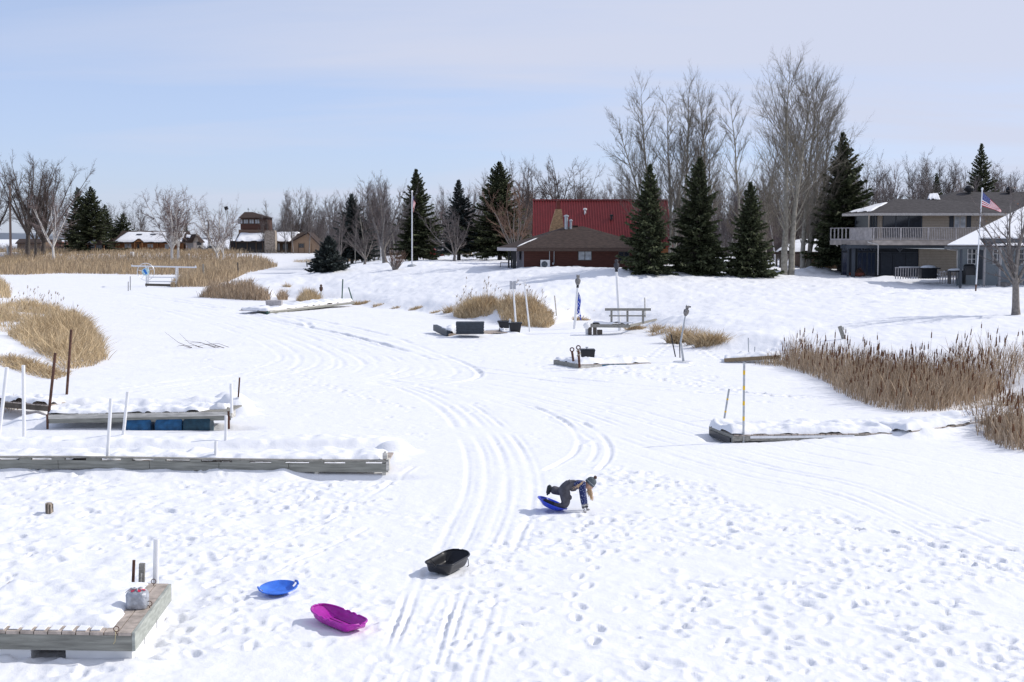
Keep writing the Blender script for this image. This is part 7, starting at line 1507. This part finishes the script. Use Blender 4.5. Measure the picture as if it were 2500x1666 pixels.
# hat
mb = MB(); n = 36; hc = head + up_ * .012 - fc * .006; hp = [(.088, -.015), (.098, -.01), (.101, .02), (.097, .045), (.093, .05), (.092, .075), (.080, .108), (.055, .132), (.02, .143)]; vs = []
for r_, h in hp:
    for j in range(n): a = 2 * math.pi * j / n; rr_ = r_ * (1 + (.03 if j % 2 else -.02)); vs.append(hc + R3 @ V(rr_ * math.cos(a) * .96, rr_ * math.sin(a) * 1.06, h))
mb.add(vs, [(i * n + j, i * n + (j + 1) % n, (i + 1) * n + (j + 1) % n, (i + 1) * n + j) for i in range(len(hp) - 1) for j in range(n)] + [tuple(range((len(hp) - 1) * n, len(hp) * n))]); hat = mb.build('knit_hat', WOOL, kid, smooth=True)
mb = MB(); n2 = 36; mb.add([hc + R3 @ V(r_ * math.cos(2 * math.pi * j / n2) * .96, r_ * math.sin(2 * math.pi * j / n2) * 1.06, h) for r_, h in ((.1035, .028), (.1035, .036)) for j in range(n2)], [(j, (j + 1) % n2, n2 + (j + 1) % n2, n2 + j) for j in range(n2)]); mb.build('stripe', mat('pale_wool', (.45, .5, .52), .95), hat)
pc = hc + up_ * .165; mb = MB(); r9 = random.Random(4)
for i in range(170):
    d = Vector((r9.gauss(0, 1), r9.gauss(0, 1), r9.gauss(0, 1))).normalized(); L = r9.uniform(.028, .040); mb.tube(pc, pc + d * L, .006, .004, 4)
mb.build('pompom', mat('brown_fur', (.16, .10, .085), .95, var=.4), hat)
# snow pants with bib: wide legs
nodes = [(hipC, .138), (zp(1370, 510), .135), (zp(1500, 485), .128), (zp(1610, 490), .115), (zp(1275, 650, -.08), .13), (zp(1290, 830, -.10), .115), (zp(1290, 1010, -.10), .10), (zp(1130, 1040, -.09), .060), (zp(960, 985, -.06), .056), (zp(1225, 600, .12), .10), (zp(1180, 660, .20), .088), (zp(1050, 620, .24), .090), (zp(900, 590, .25), .100)]
pants = skin('snow_pants', nodes, [(0, 1), (1, 2), (2, 3), (0, 4), (4, 5), (5, 6), (6, 7), (7, 8), (0, 9), (9, 10), (10, 11), (11, 12)], PANTS, kid, 2)
mb = MB()
for s, k in ((-.075, 0), (.075, 1)):
    mb.chain([zp(1480, 375, s), zp(1600, 372, s * .9), zp(1700, 400, s), zp(1735, 470, s * 1.1)], .013, 6)
mb.build('strap', PANTS, pants)
mb = MB(); mb.chain([zp(1395, 352, -.02), zp(1385, 362, .05), zp(1370, 372, .09)], .018, 6); mb.chain([zp(1395, 352, -.02), zp(1400, 380, -.08), zp(1410, 430, -.11)], .014, 6); mb.build('waistband', PANTS, pants, smooth=True)
mb = MB(); mb.lathe(zp(1405, 800, -.10), [(.02, -.05), (.04, -.02), (.04, .02), (.015, .05)], 8); mb.build('knee_fold', PANTS, pants, smooth=True)
# top
nodes = [(zp(1440, 490), .112), (zp(1660, 465), .124), (neckB, .075), (shN, .080), (zp(1725, 600, -.13), .074), (elN, .064), (zp(1745, 870, -.12), .054), (zp(1755, 1000, -.11), .044), (shF, .075), (zp(1750, 600, .13), .064), (elF, .056), (zp(1800, 880, .13), .050), (zp(1830, 985, .13), .042)]
skin('fleece_top', nodes, [(0, 1), (1, 2), (1, 3), (3, 4), (4, 5), (5, 6), (6, 7), (1, 8), (8, 9), (9, 10), (10, 11), (11, 12)], NAVY, kid, 2)
# boots
def boot(an, toe, sole_dir, nm='boot'):
    an = Vector(an); toe = Vector(toe); d = (toe - an); nodes = [(an, .052), (an + d * .45, .055), (an + d, .05)]
    return nodes
shaft_dir = (anF - knF).normalized()
mb = MB(); mb.chain([zp(1000, 610, .25), zp(900, 592, .25), zp(862, 575, .25)], [.05, .058, .05], 14); mb.chain([zp(868, 475, .25), zp(872, 500, .25), zp(866, 560, .25), zp(850, 630, .25), zp(832, 690, .25), zp(822, 712, .25)], [.02, .042, .05, .047, .042, .025], 14); bF = mb.build('boot', BOOT, kid, smooth=True)
mb = MB(); sd = (zp(800, 725, .25) - zp(868, 470, .25)); L = sd.length; sd.normalize(); nn = V(0, 1, 0); ww = sd.cross(nn); mb.obox(zp(862, 476, .25), sd, nn, ww, 0, L, -.045, .045, .0, .028); mb.build('sole', mat('rubber_sole', (.035, .05, .055), .7), bF)
mb = MB(); mb.chain([zp(1030, 1010, -.06), zp(960, 980, -.06), zp(880, 945, -.06), zp(790, 900, -.06), zp(730, 880, -.06), zp(710, 878, -.06)], [.045, .052, .048, .043, .034, .018], 14); bN = mb.build('boot', BOOT, kid, smooth=True)
mb = MB(); a = zp(700, 905, -.06); c_ = zp(900, 985, -.06); sd = (c_ - a); L = sd.length; sd.normalize(); ww = sd.cross(V(0, 1, 0)); mb.obox(a, sd, V(0, 1, 0), ww, 0, L, -.04, .04, -.012, .012); mb.build('sole', MATS['rubber_sole'], bN)
# gloves: palm, four fingers and a thumb each, pressed on the snow
def glove(wr, dirx, dy, tag_):
    d = Vector((dirx, 0, -1)).normalized(); palm = wr + d * .055; nodes = [(wr - d * .03, .034), (wr + d * .01, .028), (palm, .033)]; edges = [(0, 1), (1, 2)]
    g_ = skin('glove', nodes, edges, GLV, kid, 2)
    for i, L in enumerate((.045, .052, .050, .040)):
        off = (i - 1.5) * .019; b_ = palm + V(0, off, -.018) + d * .005; k1_ = b_ + V(.012, off * .25, -.018); k2_ = k1_ + V(L * .55, off * .2, -.010); k3_ = k2_ + V(L * .5, off * .1, -.004)
        for q_ in (k1_, k2_, k3_): q_.z = max(q_.z, .012)
        skin('finger', [(b_, .0125), (k1_, .0115), (k2_, .0105), (k3_, .009)], [(0, 1), (1, 2), (2, 3)], GLV, g_, 1)
    s_ = -1 if dy < 0 else 1; b_ = palm + V(-.005, -s_ * .028, .015); skin('thumb', [(b_, .013), (b_ + V(.018, -s_ * .022, -.018), .012), (b_ + V(.04, -s_ * .025, -.035), .010)], [(0, 1), (1, 2)], GLV, g_, 1)
    mb = MB(); mb.tube(wr - d * .045, wr - d * .015, .043, .040, 14); mb.build('cuff', mat('glove_cuff', (.42, .41, .40), .9), g_); mb = MB(); mb.tube(wr + d * .0, wr + d * .016, .037, .035, 14); mb.build('strap', BOOT, g_)
wN = zp(1758, 1040, -.11); wF = zp(1838, 1025, .13)
glove(wN, -.0, -.1, 'n'); glove(wF, .05, .1, 'f')
# hair
mb = MB(); r9 = random.Random(12)
for i in range(150):                       # hanging past the face
    a = r9.uniform(-1, 1); s0 = head - up_ * .03 + rt * .06 * a + fc * r9.uniform(.0, .07) ; q9 = r9.random(); e_ = zp(1865 + 125 * q9 + r9.gauss(0, 26), 660 + 240 * q9, r9.uniform(-.05, .05)); m_ = s0.lerp(e_, .4) + V(r9.uniform(-.01, .02), r9.uniform(-.01, .01), r9.uniform(-.01, .02)); mb.chain([s0, m_, s0.lerp(e_, .75) + V(.005, 0, 0), e_], [.005, .0045, .003, .0008], 4)
for i in range(17):                        # swept over the shoulder
    s0 = zp(1800, r9.uniform(380, 470), r9.uniform(-.09, .02)); e_ = zp(r9.uniform(1440, 1620), r9.uniform(520, 640), -.155); m1 = zp(r9.uniform(1690, 1740), r9.uniform(385, 470), -.16); m2_ = zp(r9.uniform(1590, 1650), r9.uniform(470, 540), -.18); mb.chain([s0, m1, m2_, e_], [.0035, .0035, .003, .001], 4)
mb.build('hair', HAIR, kid)
# the blue saucer under the knee
ca = zp(555, 800, 0); cb = zp(1335, 1105, 0); ce = (ca + cb) / 2; tl = math.atan2((ca.z - cb.z), (cb.x - ca.x)); Rr = (cb - ca).length / 2
Rt = Matrix.Rotation(tl, 3, 'Y'); cc = ce + Rt @ V(0, 0, -.085)
t, Rm = saucer('saucer_sled', 'deep blue saucer sled tipped up under the child\'s knee', cc, Rr, mat('deep_blue_plastic', (.012, .045, .50), .22, var=.08, spec=.6), (math.radians(0), tl), .105, ())
mb = MB()
for s in (-1, 1): mb.chain([cc + Rt @ V(Rr * .62 * math.cos(a_), s * Rr * .62 * abs(math.sin(a_)) + s * .0, .018 + .02) for a_ in np.linspace(2.0, 2.9, 6)], .012, 6)
mb.build('rope_handle', BOOT, t)
print('objects', len(bpy.data.objects), 'polys', sum(len(o.data.polygons) for o in bpy.data.objects if o.type == 'MESH'))
